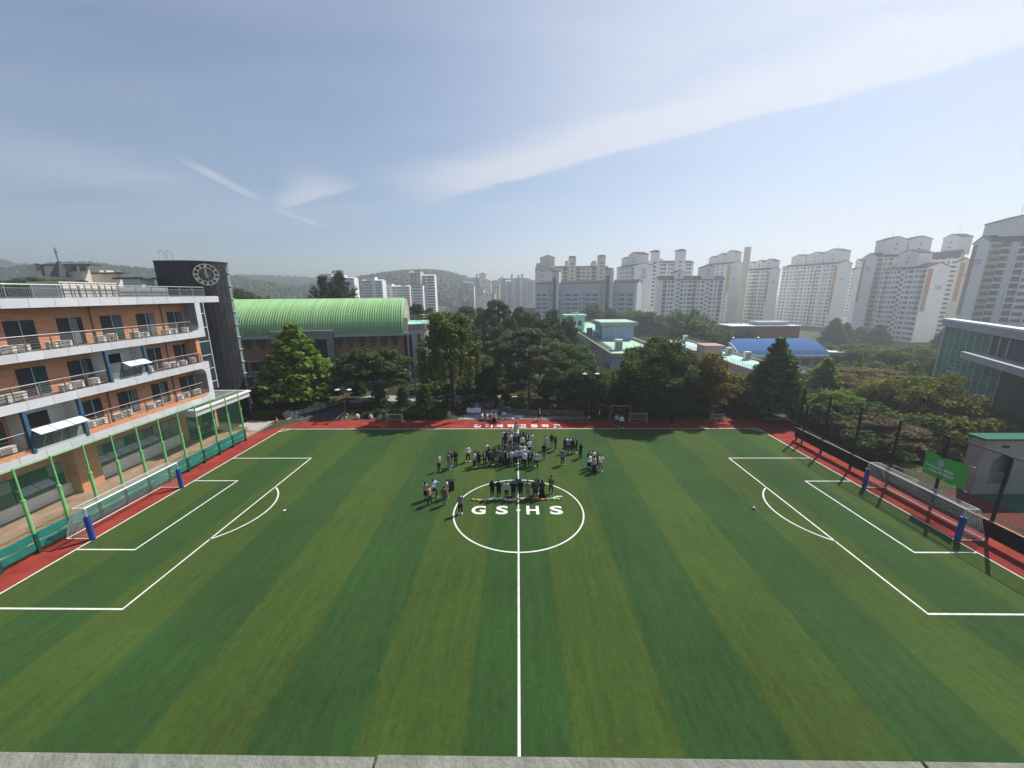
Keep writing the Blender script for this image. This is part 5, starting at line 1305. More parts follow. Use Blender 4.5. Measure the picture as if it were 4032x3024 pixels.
class Tower:
    """local frame: x runs along the window facade away from the near corner, +y is out of that facade, the blank gable is the plane x = 0"""
    def __init__(s, name, label, C, phi, LA, LB, zb, zt, wall, group='apartment towers'):
        s.C0, s.a0 = (C[0], C[1]), (math.cos(phi), math.sin(phi)); s.o = thing(name, label, 'apartment block', (C[0], C[1], zb), phi, group); s.LA, s.LB, s.H = LA, LB, zt-zb; s.wall = wall; s.n = 0
    def xm(s, px): return solve(s.C0, s.a0, px)
    def put(s, b, name, m, **k): return link(name, b.mesh(name, m), s.o, world=False, **k)
    def body(s, peak=1.6, roof=None, eave=0.6, name='wall'):
        H, LB, LA = s.H, s.LB, s.LA
        s.put(MB().prism([(0, 0), (0, H), (-LB/2, H+peak), (-LB, H), (-LB, 0)], 'x', 0, LA), name, s.wall)
        t = 0.35; sl = peak/(LB/2)
        s.put(MB().prism([(eave, H-eave*sl+.02), (eave, H-eave*sl+t), (-LB/2, H+peak+t+.02), (-LB-eave, H-eave*sl+t), (-LB-eave, H-eave*sl+.02), (-LB/2, H+peak+.02)], 'x', -0.25, LA+.25), 'roof', roof or m_aproof)
    def penthouse(s, x0, x1, h, y0=-2.0, depth=7, peak=1.2, m=None, z0=None, win=True):
        x0, x1 = max(x0, .15), min(x1, s.LA-.15)
        if x1-x0 < 1.2: return
        z0 = s.H if z0 is None else z0; xm = (x0+x1)/2
        o = s.put(MB().prism([(x0, z0), (x1, z0), (x1, z0+h), (xm, z0+h+peak), (x0, z0+h)], 'y', y0-depth, y0), 'penthouse', m or s.wall)
        e = .3; t = .3
        s.put(MB().prism([(x0-e, z0+h-.05), (xm, z0+h+peak+.02), (x1+e, z0+h-.05), (x1+e, z0+h-.05+t), (xm, z0+h+peak+t), (x0-e, z0+h-.05+t)], 'y', y0-depth-.3, y0+.3), 'penthouse_roof', m_aproof)
        if win:
            for dz in (h*.45, h*.75): s.put(MB().box(xm-.5, xm+.5, y0+.001, y0+.06, z0+dz-.5, z0+dz+.5), 'window', m_win)
        s.put(MB().tube([(xm, y0-depth/2, z0+h+peak), (xm, y0-depth/2, z0+h+peak+4)], .08, 4), 'lightning_rod', m_line_)
    def windows(s, cols, single=True, ztop=None, floors=None, face='A', fh=FLH, mwin=None):
        """cols: (x centre, width, height, floor offset). single: every window an object, at most 300; else joined"""
        ztop = ztop or s.H-0.5; floors = floors or int((ztop-1.0)/fh)
        cache = {}; joined = MB(); mw = mwin or m_win
        for f in range(floors):
            z = ztop-(f+1)*fh+0.9
            for c in cols:
                x, w, h = c[:3]; off = c[3] if len(c) > 3 else 0
                zz_ = z+off*fh
                if single and s.n < 300:
                    key = (w, h)
                    if key not in cache:
                        cache[key] = MB().box(-w/2, w/2, 0.0, 0.07, 0, h).mesh('window', mw) if face == 'A' else MB().box(-0.07, 0.0, -w/2, w/2, 0, h).mesh('window', mw)
                    if face == 'A': link('window', cache[key], s.o, (x, 0.002, zz_), world=False)
                    else: link('window', cache[key], s.o, (-0.002, -x, zz_), world=False)
                    s.n += 1
                else:
                    if face == 'A': joined.box(x-w/2, x+w/2, 0.002, 0.07, zz_, zz_+h)
                    else: joined.box(-0.07, -0.002, -x-w/2, -x+w/2, zz_, zz_+h)
        if joined.v: s.put(joined, 'windows', mw, kind='stuff')
    def band(s, x0, x1, z0f, z1f, m, face='A', proud=.03, name='paint_band'):
        H = s.H
        if face == 'A': s.put(MB().box(x0, x1, .001, proud, H*z0f, H*z1f), name, m)
        else: s.put(MB().box(-proud, -.001, -x1, -x0, H*z0f, H*z1f), name, m)
    def pilaster(s, x, w=.5, d=.35, m=None, z1=1.0): s.put(MB().box(x-w/2, x+w/2, .001, d, 0, s.H*z1), 'pilaster', m or s.wall)
    def number(s, txt, h, yc, z, face='B'):
        me = text_mesh(txt, h, m_line_)
        for v in me.vertices:
            if face == 'B': v.co = (-0.05, -(yc+v.co.x), z+v.co.y)
            else: v.co = (yc-v.co.x, 0.05, z+v.co.y)
        link('number', me, s.o, world=False)
def solve(C, d, px):
    """distance t so that C + t d lies on the sight line through pixel column px at eye level"""
    r = ray(px, 1152); a = Vector((r.x, r.y)); n = Vector((-a.y, a.x)); d = Vector(d); c = Vector((C[0], C[1]))
    return -(n.dot(c))/(n.dot(d))
def corner_tower(name, label, pxc, Y, xl, xr, phi, zb, zt, wall, LB=None, LA=None):
    p = atY(pxc, 1152, Y); C = (p.x, p.y); a = (math.cos(phi), math.sin(phi)); bdir = (math.sin(phi), -math.cos(phi))   # local -y
    LA = LA or abs(solve(C, a, xl)); LB = LB or abs(solve(C, bdir, xr))
    return Tower(name, label, C, phi, LA, LB, zb, zt, wall)

# --- grey-blue slab in the middle
T = corner_tower('apartment_block', 'wide grey-blue apartment slab with two dark glazed stair shafts, above the mint roof', 2508, 236, 2110, 2527, R(154), -6, 22.6, m_apb)
T.body(1.5)
L = T.LA; f = lambda px8, T=T: T.xm(2080+px8/4.608)      # crop pixel -> facade metre
cols = [(f(191), 3.2, 1.15), (f(297), 3.0, 1.15), (f(420), 1.2, .5), (f(627), 1.2, .5), (f(730), 3.4, 1.15), (f(857), 3.6, 1.15), (f(1092), 3.5, 1.15), (f(1215), 3.6, 1.15), (f(1350), 1.3, .55), (f(1585), 1.3, .55), (f(1700), 3.6, 1.2), (f(1845), 4.2, 1.2), (f(1957), .8, .9), (f(572), .5, 1.9), (f(947), .5, 1.9), (f(1012), .5, 1.9), (f(1520), .55, 1.9)]
T.windows(cols, ztop=22.6, floors=9)
for px8 in (375, 660, 812, 1040, 1308, 1620, 1795, 1915): T.pilaster(f(px8), .45, .6, m_apb)
for x0, x1, zt_ in ((450, 535, 30.0), (1395, 1500, 30.6)):
    a, c = f(x1), f(x0); T.put(MB().box(a, c, .002, 2.2, 0, zt_+6), 'stair_shaft', m_apb); m_ = (a+c)/2
    T.put(MB().box(m_-1.1, m_+1.1, 2.202, 2.27, 2, zt_+2), 'shaft_glazing', m_win); T.put(MB().box(a-.4, c+.4, -3, 2.6, zt_+6.003, zt_+6.35), 'shaft_roof', m_aproof)
    T.put(MB().box(a-1.2, a-.003, -2, 1.6, T.H, zt_+5.5), 'lift_house', m_apw); T.put(MB().box(a-1.5, a+.2, 1.602, 2.0, 4, zt_+5), 'white_strip', m_apw)
b = MB()
for i in range(6): b.tube([(f(540)+i*.7, -4, T.H+6), (f(540)+i*.7+rnd.uniform(-.5, .5), -4, T.H+10+rnd.uniform(-1, 1.5))], .1, 4)
T.put(b, 'antenna', m_line_)
T.put(MB().box(0.02, 2.0, .003, .08, 0, T.H), 'end_strip', m_apw)
# --- cream block with twin stair towers behind it
p = atY(2390, 1152, 326)
T = Tower('apartment_block', 'cream apartment block with two tall stair towers, behind the grey-blue slab', (p.x, 326), R(180), 58, 14, -8, 36.5, m_apc)
T.body(1.2); g_ = lambda px: (2390-px)/1517.66*326
T.windows([(g_(2080+x/4.608), w, h) for x, w, h in ((685, 3.2, 2.0), (917, 3.4, 2.0), (1005, 2.0, 1.4), (1088, 2.0, 1.4), (1180, 3.2, 2.0), (1385, 2, 1.5))], single=False, floors=5, ztop=44)
for x0, x1, zt_ in ((740, 860, 7.6), (1235, 1365, 8.2)):
    a, c = g_(2080+x1/4.608), g_(2080+x0/4.608); T.put(MB().box(a, c, .002, 2.5, 0, T.H+zt_), 'stair_tower', m_apc); T.put(MB().prism([(a-.2, T.H+zt_), (c+.2, T.H+zt_), (c-.8, T.H+zt_+1), (a+.8, T.H+zt_+1)], 'y', -2, 2.7), 'stair_tower_roof', m_aproof)
    for i in range(6): T.put(MB().box((a+c)/2-1, (a+c)/2+1, 2.503, 2.57, T.H+zt_-5.5-2.8*i, T.H+zt_-4.4-2.8*i), 'window', m_win)
for x0, x1 in ((700, 742), (1158, 1236)):
    a, c = g_(2080+x1/4.608), g_(2080+x0/4.608); T.put(MB().box(a, c, -9, -3, T.H, T.H+4.2), 'rear_stair_tower', m_apc); T.put(MB().prism([(a, T.H+4.2), (c, T.H+4.2), ((a+c)/2+.6, T.H+5.2), ((a+c)/2-.6, T.H+5.2)], 'y', -9, -3), 'stair_tower_roof', m_aproof)
# --- cream gabled block at its left end
p = atY(2184, 1152, 318)
T = Tower('apartment_block', 'stepped cream gabled apartment block left of the twin stair towers', (p.x, 318), R(180), (2184-2112)/1517.66*318, 12, -8, 34.3, m_apc)
T.body(.5); T.penthouse(0.2, 11.3, 9.5, y0=-3, depth=8, peak=1.8, m=m_apc); T.penthouse(3, 14.8, .8, y0=.05, depth=2.9, peak=1.8, m=m_apc, win=False); T.put(MB().box(11.4, 14.6, -9, -3, T.H, T.H+5.4), 'penthouse', m_apc)
for z in (T.H-1.5, T.H-4.5, T.H-9, T.H-12): T.put(MB().box(9.5, 10.6, .003, .07, z, z+1.1), 'window', m_win)
# --- block 138: windows left, blank gable with number
T = corner_tower('apartment_block', 'white gabled apartment block numbered 138 right of the grey-blue slab', 2491, 296, 2424, 2565, R(102), -10, 35.6, m_apw)
T.body(2.2); La = T.LA
T.windows([(La*x, w, 1.4) for x, w in ((.12, 1.6), (.3, 1.0), (.42, 1.5), (.58, .9), (.7, 1.5), (.86, 1.0))], floors=15)
T.band(.1, La*.09, .3, .97, m_yel, proud=.09); T.number('138', 2.2, T.LB*.5, T.H-9.5); T.put(MB().box(-.06, -.002, -T.LB*.62, -T.LB*.4, T.H-5.5, T.H-1.8), 'painted_crest', mat('faint_print', (.52, .53, .54), .9)); T.put(MB().box(-.06, -.002, -T.LB*.7, -T.LB*.3, T.H-7.2, T.H-6.3), 'painted_line', mat('faint_print', (.52, .53, .54), .9))
T.penthouse(-2, La*.55, 8, y0=-3, depth=8, peak=2.2, m=m_apw); T.penthouse(La*.55, La*.95, 6.4, y0=-3, depth=8, peak=1.2, m=m_apw, win=False)
# --- rear block with dome topped stair towers
p = atY(2720, 1152, 305)
T = Tower('apartment_block', 'white block with dome topped stair towers between 138 and the lower white slab', (p.x, 305), R(181), (2720-2562)/1517.66*305, 12, -10, 38.2, m_apw)
T.body(1.5, m_aproof); g_ = lambda px: (2720-px)/1517.66*305
T.windows([(g_(px), w, 1.4) for px, w in ((2575, 1.5), (2600, 1.4), (2612, 2.2), (2630, 1.0), (2640, 1.4), (2696, 1.2), (2706, 1.8))], single=False, floors=17)
for x0, x1, h in ((2555, 2587, 7.4), (2648, 2683, 8.0)):
    a, c = g_(x1), g_(x0); T.put(MB().box(a, c, .002, 2.2, 0, T.H+h), 'stair_tower', m_apw); m_ = (a+c)/2
    T.put(MB().prism([(a-.1, T.H+h), (c+.1, T.H+h), (c-.6, T.H+h+.9), (m_+.8, T.H+h+1.4), (m_-.8, T.H+h+1.4), (a+.6, T.H+h+.9)], 'y', -2.5, 2.4), 'stair_tower_roof', m_aproof)
    for i in range(12): T.put(MB().box(m_-1, m_+1, 2.203, 2.27, T.H+h-8.4-2.8*i, T.H+h-7.2-2.8*i), 'window', m_win)
a, c = g_(2610), g_(2590); T.put(MB().box(a, c, -8, -3, T.H, T.H+3), 'rear_stair_tower', m_apw)
# --- lower white slab in front
T = corner_tower('apartment_block', 'lower white slab with brown roof and green tinted balconies, above the pink school', 2846, 273, 2590, 2862, R(181), -12, 25.0, m_apw)
T.body(2.0); L = T.LA; f = lambda x: (2846-(2600+x/2.765))/(2846-2590)*L
cols = [(f(42), 2.4, 1.4), (f(90), 1.0, 1.3), (f(127), 1.8, 1.3), (f(227), 2.2, 1.4), (f(270), 1.0, 1.3), (f(320), 2.8, 1.4), (f(367), 2.4, 1.4), (f(410), 1.0, 1.3), (f(455), 1.8, 1.3), (f(545), 2.2, 1.4), (f(597), 1.0, 1.3), (f(648), 2.4, 1.4), (f(190), 1.8, 1.0, .5), (f(505), 1.8, 1.0, .5)]
for x in (42, 367, 648): T.band(f(x)-1.4, f(x)+1.4, .02, .97, mat('pale_green_band', (.50, .52, .42), .9), proud=.0015)
T.windows(cols, floors=13)
for x in (70, 165, 215, 340, 390, 480, 530, 620): T.pilaster(f(x), .3, .25)
for x0, x1, h in ((430, 560, 7.6), (140, 235, 4.5)): T.penthouse(f(x1), f(x0), h, y0=.3, depth=6, peak=1.3)
# --- 129
T = corner_tower('apartment_block', 'hazy white tower with stepped gables and tall chimney, behind the pink school', 2868, 326, 2766, 2914, R(113), -12, 38.6, m_apw)
T.body(2.0); La = T.LA
T.windows([(La*x, 1.3, 1.5) for x in (.12, .32, .5, .7, .88)], single=False); T.band(.2, La*.14, .55, .97, m_yel, proud=.08, name='paint_band')
for a, c, h in ((0, T.LA*.34, 8.6), (T.LA*.35, T.LA*.66, 7.2), (T.LA*.67, T.LA*.98, 5.6)): T.penthouse(a, c, h, y0=-3, depth=7, peak=1.8, win=False)
T.put(MB().box(-9.2, -5.6, -8, -5, 0, T.H+12), 'chimney', m_apc); T.number('129', 1.8, T.LB*.3, T.H-13)
# --- 128
T = corner_tower('apartment_block', 'white tower numbered 128 with one orange strip, left of the triple gabled tower', 3021, 317, 2915, 3060, R(114), -12, 33.4, m_apw)
T.body(1.8); La = T.LA
T.windows([(La*x, w, 1.4) for x, w in ((.10, 1.6), (.20, .9), (.27, .9), (.42, 1.9), (.50, 1.0), (.58, 1.9), (.66, .9), (.72, .9), (.86, 1.9), (.95, 1.2))], floors=15)
T.band(.15, La*.075, .62, .97, m_ora, proud=.08); T.band(.15, La*.075, .45, .62, m_tan, proud=.08); T.number('128', 2.0, T.LB*.45, T.H-11); T.pilaster(La*.51, 1.2, .03, m_tan, .9)
for a, c, h in ((-1, La*.34, 6.4), (La*.35, La*.66, 6.0), (La*.67, La*.98, 5.4)): T.penthouse(a, c, h, y0=-3, depth=7, peak=1.7)
# --- 127
T = corner_tower('apartment_block', 'triple gabled white tower numbered 127 above the brown flat roofed block', 3281, 308, 3067, 3335, R(103), -13, 36.8, m_apw)
T.body(2.0); La = T.LA
T.windows([(La*x, w, 1.4) for x, w in ((.08, 1.9), (.155, .9), (.20, .9), (.30, 1.9), (.345, .9), (.42, 1.9), (.485, .9), (.56, 1.9), (.615, .9), (.70, 1.9), (.75, .9), (.80, .9), (.88, 1.9), (.95, 1.4))], floors=17)
T.band(.2, La*.05, .62, .97, m_ora, proud=.08); T.band(.2, La*.05, .42, .62, m_tan, proud=.08); T.band(.2, La*.05, .25, .42, m_beige, proud=.08); T.number('127', 2.1, T.LB*.42, T.H-12.5)
for x in (.36, .65): T.pilaster(La*x, 1.5, .03, m_tan, .92)
for a, c, h in ((La*.02, La*.30, 9.3), (La*.32, La*.60, 8.2), (La*.62, La*.90, 7.6)): T.penthouse(a, c, h, y0=-3, depth=8, peak=2.1)
# --- thin block behind 127
T = corner_tower('apartment_block', 'narrow sliver of white tower between 127 and the taller pale tower', 3353, 345, 3335, 3378, R(100), -13, 34, m_apw)
T.body(1.6); T.windows([(1.6, 1.4, 1.4), (4.2, 1.4, 1.4)], floors=14); T.band(.1, .9, .5, .97, m_ora, proud=.04); T.penthouse(-6, 5, 7, y0=-3, depth=7, peak=1.8)
# --- tall pale tower left of 728 : blank gable at its left, windows on the right
def left_gable(name, label, pxc, Y, xgl, xwr, phi, zb, zt, wall):
    """near corner between a blank gable on its left and a window facade on its right"""
    p = atY(pxc, 1152, Y); C = (p.x, p.y); d = (math.cos(phi), math.sin(phi)); g = (-math.sin(phi), math.cos(phi))
    LA = abs(solve(C, d, xwr)); LB = abs(solve(C, g, xgl))
    E = (C[0]+d[0]*LA, C[1]+d[1]*LA)      # far end of facade becomes local origin, x back towards the corner
    t = Tower(name, label, E, phi+PI, LA, LB, zb, zt, wall); return t
T = left_gable('apartment_block', 'pale tower with blank gable and beige spandrels, left of tower 728', 3424, 250, 3374, 3640, R(-6), -13, 37.0, m_apw)
T.body(2.2); La = T.LA
xs = [La-2.2, La-5.4, La-8.4, La-12]
T.windows([(xs[0], 3.0, 1.2), (xs[1], 1.0, 1.4), (xs[2], 2.2, 1.4), (xs[3], 1.2, 1.4)], floors=17); T.band(La-4, La-.4, .05, .97, m_beige, proud=.0018)
T.put(MB().box(La+.001, La+.03, -T.LB, -T.LB+2.2, T.H*.45, T.H*.98), 'paint_band', m_ora); T.penthouse(La-17, La-5, 9.5, y0=-2, depth=8, peak=2.0); T.penthouse(La-30, La-18, 9.5, y0=-2, depth=8, peak=2.0)
me = text_mesh('725', 2.0, m_line_)
for v in me.vertices: v.co = (La+.05, -T.LB*.5+v.co.x, T.H-8+v.co.y)
link('number', me, T.o, world=False)
# --- 728
T = corner_tower('apartment_block', 'white tower numbered 728 with coral strip and blank gable, above the glass building', 3633, 217, 3463, 3721, R(96), -12.6, 28.6, m_apw)
T.body(2.4); La = T.LA
T.windows([(La*x, w, h, o) for x, w, h, o in ((.075, 2.6, 1.2, 0), (.165, .8, 1.3, 0), (.225, .9, 1.3, 0), (.335, 2.2, 1.3, 0), (.44, .9, 1.3, 0), (.525, 1.6, 1.2, .5), (.62, 2.2, 1.3, 0), (.72, .9, 1.3, 0), (.80, .9, 1.3, 0), (.90, 2.6, 1.2, 0))], floors=14)
T.band(.2, La*.02, .3, .97, m_apw, proud=.08); T.band(La*.03, La*.125, .40, .96, m_beige, proud=.0018); T.band(La*.86, La*.95, .35, .93, m_beige, proud=.0018)
T.put(MB().box(-.04, -.001, -3.2, -.3, T.H*.70, T.H*.985), 'paint_band', m_red_); T.put(MB().box(-.04, -.001, -3.2, -.3, T.H*.44, T.H*.70), 'paint_band', mat('grey_pink_band', (.36, .29, .27), .9))
T.number('728', 2.0, T.LB*.62, T.H-11.5); T.penthouse(La*.30, La*.78, 8.0, y0=-1.5, depth=8, peak=2.1)
# --- rear of 728
T = corner_tower('apartment_block', 'taller white tower directly behind 728 with one gabled penthouse', 3748, 252, 3600, 3756, R(92), -13, 38.2, m_apw)
T.body(2.2); La = T.LA
T.windows([(2.4, 3.0, 1.2), (6.0, 1.0, 1.3), (9.5, 2.2, 1.3), (13, 1, 1.3)], floors=18); T.penthouse(La*.2, La*.62, 10.5, y0=-2, depth=8, peak=2.2)
# --- narrow beige gable
T = corner_tower('apartment_block', 'narrow beige gable with one orange strip, right of tower 728', 3754, 240, 3744, 3786, R(72), -13, 33.5, m_apc)
T.body(1.5); T.put(MB().box(-.04, -.001, -2.2, -.1, T.H*.5, T.H*.97), 'paint_band', m_ora); T.number('726', 1.6, T.LB*.6, T.H-9)
# --- nearest tower at right edge
T = left_gable('apartment_block', 'largest white tower at the right edge with coral strip and stacked balconies', 3846, 173, 3786, 4400, R(-18), -13, 36.5, m_apw)
T.body(2.4); La = T.LA
xs = [(2.2, 3.0, 1.3), (5.4, 2.6, 2.0), (10.8, 2.6, 2.0), (14.4, 3.4, 1.3), (18.6, 3.4, 1.3), (22.4, 2.8, 2.0), (26.5, 3, 1.3), (31, 3, 1.3)]
T.windows([(La-x, w, h) for x, w, h in xs], floors=16)
for x in (2.2, 18.6): T.band(La-x-1.9, La-x+1.9, .35, .97, m_beige, proud=.0018)
for x in (7.4, 9.0, 12.4, 16.4, 20.6, 24.4): T.pilaster(La-x, .4, .5)
T.put(MB().box(La+.001, La+.04, -T.LB, -T.LB+2.6, T.H*.62, T.H*.985), 'paint_band', m_red_); T.put(MB().box(La+.001, La+.04, -T.LB, -T.LB+2.6, T.H*.38, T.H*.62), 'paint_band', m_tan)
T.penthouse(La-20, La-4, 8.0, y0=-3, depth=9, peak=2.4); T.penthouse(La-34, La-21, 6.0, y0=.5, depth=9, peak=2.4)
me = text_mesh('725', 2.0, m_line_)
for v in me.vertices: v.co = (La+.05, -T.LB*.45+v.co.x, T.H-9+v.co.y)
link('number', me, T.o, world=False)

# --- towers beyond the gymnasium and the far centre: flat-fronted, at constant distance
def far_block(label, px0, px1, ytop, Y, wall, cols, zb=-12, depth=12, roof=None, pent=(), peak=.8, single=False, floors=None, extra=None):
    p = atY(px1, 1152, Y); q = atY(px0, 1152, Y); zt = atY((px0+px1)/2, ytop, Y).z
    t = Tower('apartment_block', label, (p.x, Y), R(180), p.x-q.x, depth, zb, zt, wall, 'distant apartment towers'); t.body(peak, roof)
    fx = lambda px: (px1-px)/1517.66*Y
    t.windows([(fx(c[0]), c[1], c[2]) for c in cols], single=single, floors=floors)
    for x0, x1, yt in pent:
        h = atY((x0+x1)/2, yt, Y).z-zt; t.penthouse(fx(x1), fx(x0), h, y0=-1, depth=8, peak=.3)
    return t, fx
H_ = lambda x: 1200+x/4.022
t, fx = far_block('white tower with bird crest on its blank end, left behind the gymnasium roof', 1258, 1398, 1095, 425, m_apw, [(H_(x), w, 1.5) for x, w in ((425, 4), (460, 3.5), (515, 4), (560, 1.5), (610, 2.5), (690, 4), (750, 2.5), (785, 2))], roof=m_apw, pent=((1268, 1312, 1081), (1323, 1359, 1080)), floors=10)
t.put(MB().prism([(fx(1271), t.H-7), (fx(1288), t.H-7), (fx(1280), t.H-4), (fx(1270), t.H-2.8), (fx(1276), t.H-5)], 'y', .002, .06), 'painted_crest', m_line_); t.put(MB().box(fx(1290), fx(1270), .002, .06, t.H-11, t.H-8.8), 'painted_line', mat('faint_print', (.52, .53, .54), .9))
t.put(MB().box(fx(1304), t.LA+1.2, -8, 2.2, t.H, t.H+.6), 'roof_edge', m_aproof)
far_block('low white end block left of the bird crest tower', 1221, 1256, 1138, 430, m_apw, [(H_(x), w, 1.4) for x, w in ((105, 2.5), (130, 2), (170, 2.5), (200, 2.5), (230, 2))], roof=m_aproof, pent=((1243, 1255, 1133),), floors=5)
far_block('white tower with sunlit stair shaft, second behind the gymnasium roof', 1429, 1508, 1105, 416, m_apw, [(H_(x), w, 1.4) for x, w in ((952, 2.6), (985, 2), (1015, 2.4), (1052, 3.6), (1150, 2.2), (1180, 2), (1205, 2.4))], roof=m_apw, pent=((1451, 1480, 1089),), floors=9)
far_block('lower white stepped block right of the sunlit stair shaft', 1512, 1614, 1128, 440, m_apw, [(H_(x), w, 1.4) for x, w in ((1285, 2.6), (1327, 3), (1410, 2.6), (1440, 2.4), (1485, 3), (1525, 3.6), (1590, 6), (1640, 1.6))], roof=m_apw, pent=((1522, 1546, 1117), (1582, 1596, 1125)), floors=9)
far_block('tall white tower rising against the round green hill', 1660, 1712, 1085, 408, m_apw, [(H_(x), w, 1.7) for x, w in ((1865, 2.4), (1910, 2.6), (1965, 2.0), (1985, 1.2), (2030, 5))], roof=m_apw, pent=(), floors=14)
far_block('grey tower with blank upper wall left of the tallest white tower', 1618, 1659, 1073, 400, mat('warm_grey_paint', (.52, .50, .47), .9, .06, .08), [(H_(1710), 1.6, 1.4), (H_(1770), 1.2, 1.2)], roof=m_apw, pent=((1637, 1661, 1068),), floors=16)
far_block('blank white slab standing in front of the grey tower', 1621, 1665, 1124, 394, m_apw, [(H_(1780), 8, 1.0)], roof=m_aproof, floors=9, peak=.4)
Q = lambda x: 1800+x/6.636
m_wr = mat('warm_white_paint', (.78, .74, .68), .9, .06, .08)
def rr_block(label, x0, x1, ye, Y, cols, peak, pent=()):
    return far_block(label, Q(x0), Q(x1), 1050+ye/6.636, Y, m_wr, [(Q(c), w, 1.6) for c, w in cols], roof=m_redroof, pent=pent, peak=peak, floors=16)
for lab, x0, x1, ye, ypk, Y, cols in (
    ('white red roofed tower at the back of the clustered gables', 590, 760, 205, 170, 540, ()),
    ('white red roofed tower left of the clustered gables, with glass strip', 310, 440, 500, 450, 500, ((355, 3.5), (415, 2.5))),
    ('white gabled slab with arched relief among the red roofs', 670, 900, 405, 350, 500, ()),
    ('white red roofed block right of the arched relief', 905, 1100, 390, 360, 512, ((940, 2.6), (1000, 1.5), (1075, 3))),
    ('white block with terraces in front of the red roofs', 480, 700, 590, 560, 480, ((560, 2), (640, 2))),
    ('lowest white gable in front of the red roof cluster', 545, 870, 780, 715, 470, ()),
    ('narrow white pillar block right of the lowest gable', 890, 985, 700, 690, 476, ((920, 2), (960, 1.4)))):
    t, fx = rr_block(lab, x0, x1, ye, Y, cols, 1.0)
    pk = (ye-ypk)/6.636/1517.66*Y; Lx = t.LA
    t.put(MB().prism([(-.6, t.H-.1), (Lx+.6, t.H-.1), (Lx/2, t.H+pk+1.0)], 'y', -10, .5), 'gable_roof', m_redroof if ye < 430 else m_aproof); t.put(MB().prism([(.2, t.H-.3), (Lx-.2, t.H-.3), (Lx/2, t.H+pk+.2)], 'y', .502, .62), 'gable_wall', m_wr)
    if 'arched' in lab or 'lowest' in lab:
        n = 10; a0 = Lx*.22; b = MB(); pts = [(Lx/2+(Lx/2-a0)*math.cos(PI*i/n), .65, t.H-9+(Lx/2-a0)*math.sin(PI*i/n)) for i in range(n+1)]; b.tube([(Lx-a0, .65, t.H-20)]+pts+[(a0, .65, t.H-20)], .35, 4); t.put(b, 'arch_relief', m_tan)
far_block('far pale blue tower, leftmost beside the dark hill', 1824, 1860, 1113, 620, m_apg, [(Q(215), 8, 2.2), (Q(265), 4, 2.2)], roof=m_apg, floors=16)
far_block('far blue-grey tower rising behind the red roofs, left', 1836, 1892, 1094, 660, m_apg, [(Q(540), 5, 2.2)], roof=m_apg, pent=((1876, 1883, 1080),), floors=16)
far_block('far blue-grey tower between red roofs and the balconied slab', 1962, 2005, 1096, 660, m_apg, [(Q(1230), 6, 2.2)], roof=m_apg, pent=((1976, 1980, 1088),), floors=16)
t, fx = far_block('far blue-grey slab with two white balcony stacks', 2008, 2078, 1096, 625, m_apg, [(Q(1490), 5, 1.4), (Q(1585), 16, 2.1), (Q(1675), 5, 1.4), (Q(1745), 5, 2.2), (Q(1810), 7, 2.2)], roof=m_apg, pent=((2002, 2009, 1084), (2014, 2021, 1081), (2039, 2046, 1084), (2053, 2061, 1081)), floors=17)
for x in (1470, 1515, 1660, 1700, 1775, 1845): t.put(MB().box(fx(Q(x))-.5, fx(Q(x))+.5, .002, .8, 0, t.H), 'pilaster', m_apw)
for c in (1490, 1680):
    for i in range(17): t.put(MB().box(fx(Q(c))-3, fx(Q(c))+3, .002, 1.0, t.H-3-2.8*i, t.H-2.2-2.8*i), 'balcony', m_apw)
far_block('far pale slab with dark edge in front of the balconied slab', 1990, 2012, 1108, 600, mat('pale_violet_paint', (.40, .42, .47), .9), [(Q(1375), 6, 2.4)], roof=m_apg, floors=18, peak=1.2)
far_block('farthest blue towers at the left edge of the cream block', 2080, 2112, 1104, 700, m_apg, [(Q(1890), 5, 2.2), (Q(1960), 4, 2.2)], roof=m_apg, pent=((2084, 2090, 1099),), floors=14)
pb = thing('house', 'small brick house with flat roof below the far blue slab', 'house', (atY(2080, 1200, 300).x, 300, -9)); pxbox('wall', pb, 2064, 2108, 1214, 1260, 300, 12, m_rbrick); pxbox('roof', pb, 2062, 2110, 1211, 1213.5, 299.5, 13, m_lgrey)
# thin lattice mast among the trees behind the gymnasium
mast = thing('radio_mast', 'thin lattice mast with dishes rising behind the green gymnasium roof', 'mast', (atY(1113, 1170, 300).x, 300, 0))
p = atY(1113, 1180, 300); q = atY(1111, 1130, 300); b = MB()
for dx in (-.7, .7):
    for dy in (-.7, .7): b.tube([(p.x+dx, 300+dy, -8), (p.x+dx*.4, 300+dy*.4, q.z)], .12, 4)
for i in range(14): z = -6+i*2.0; b.bar((p.x-.7, 299.3, z), (p.x+.7, 299.3, z+2), .1); b.bar((p.x+.7, 300.7, z), (p.x-.7, 300.7, z+2), .1)
part(b, 'lattice', m_gal, mast); part(MB().lathe([(.2, -.3), (1.1, 0), (1.1, .2), (.2, .2)], 10, (p.x+1.2, 299.5, q.z-.8)).lathe([(.2, -.3), (.9, 0), (.9, .2)], 10, (p.x-1.3, 299.5, q.z-.6)), 'dish', m_ac, mast); MB().tube([(p.x, 300, q.z-1), (p.x, 300, q.z+1.8)], .12, 5).build('mast_tip', m_gal, mast)

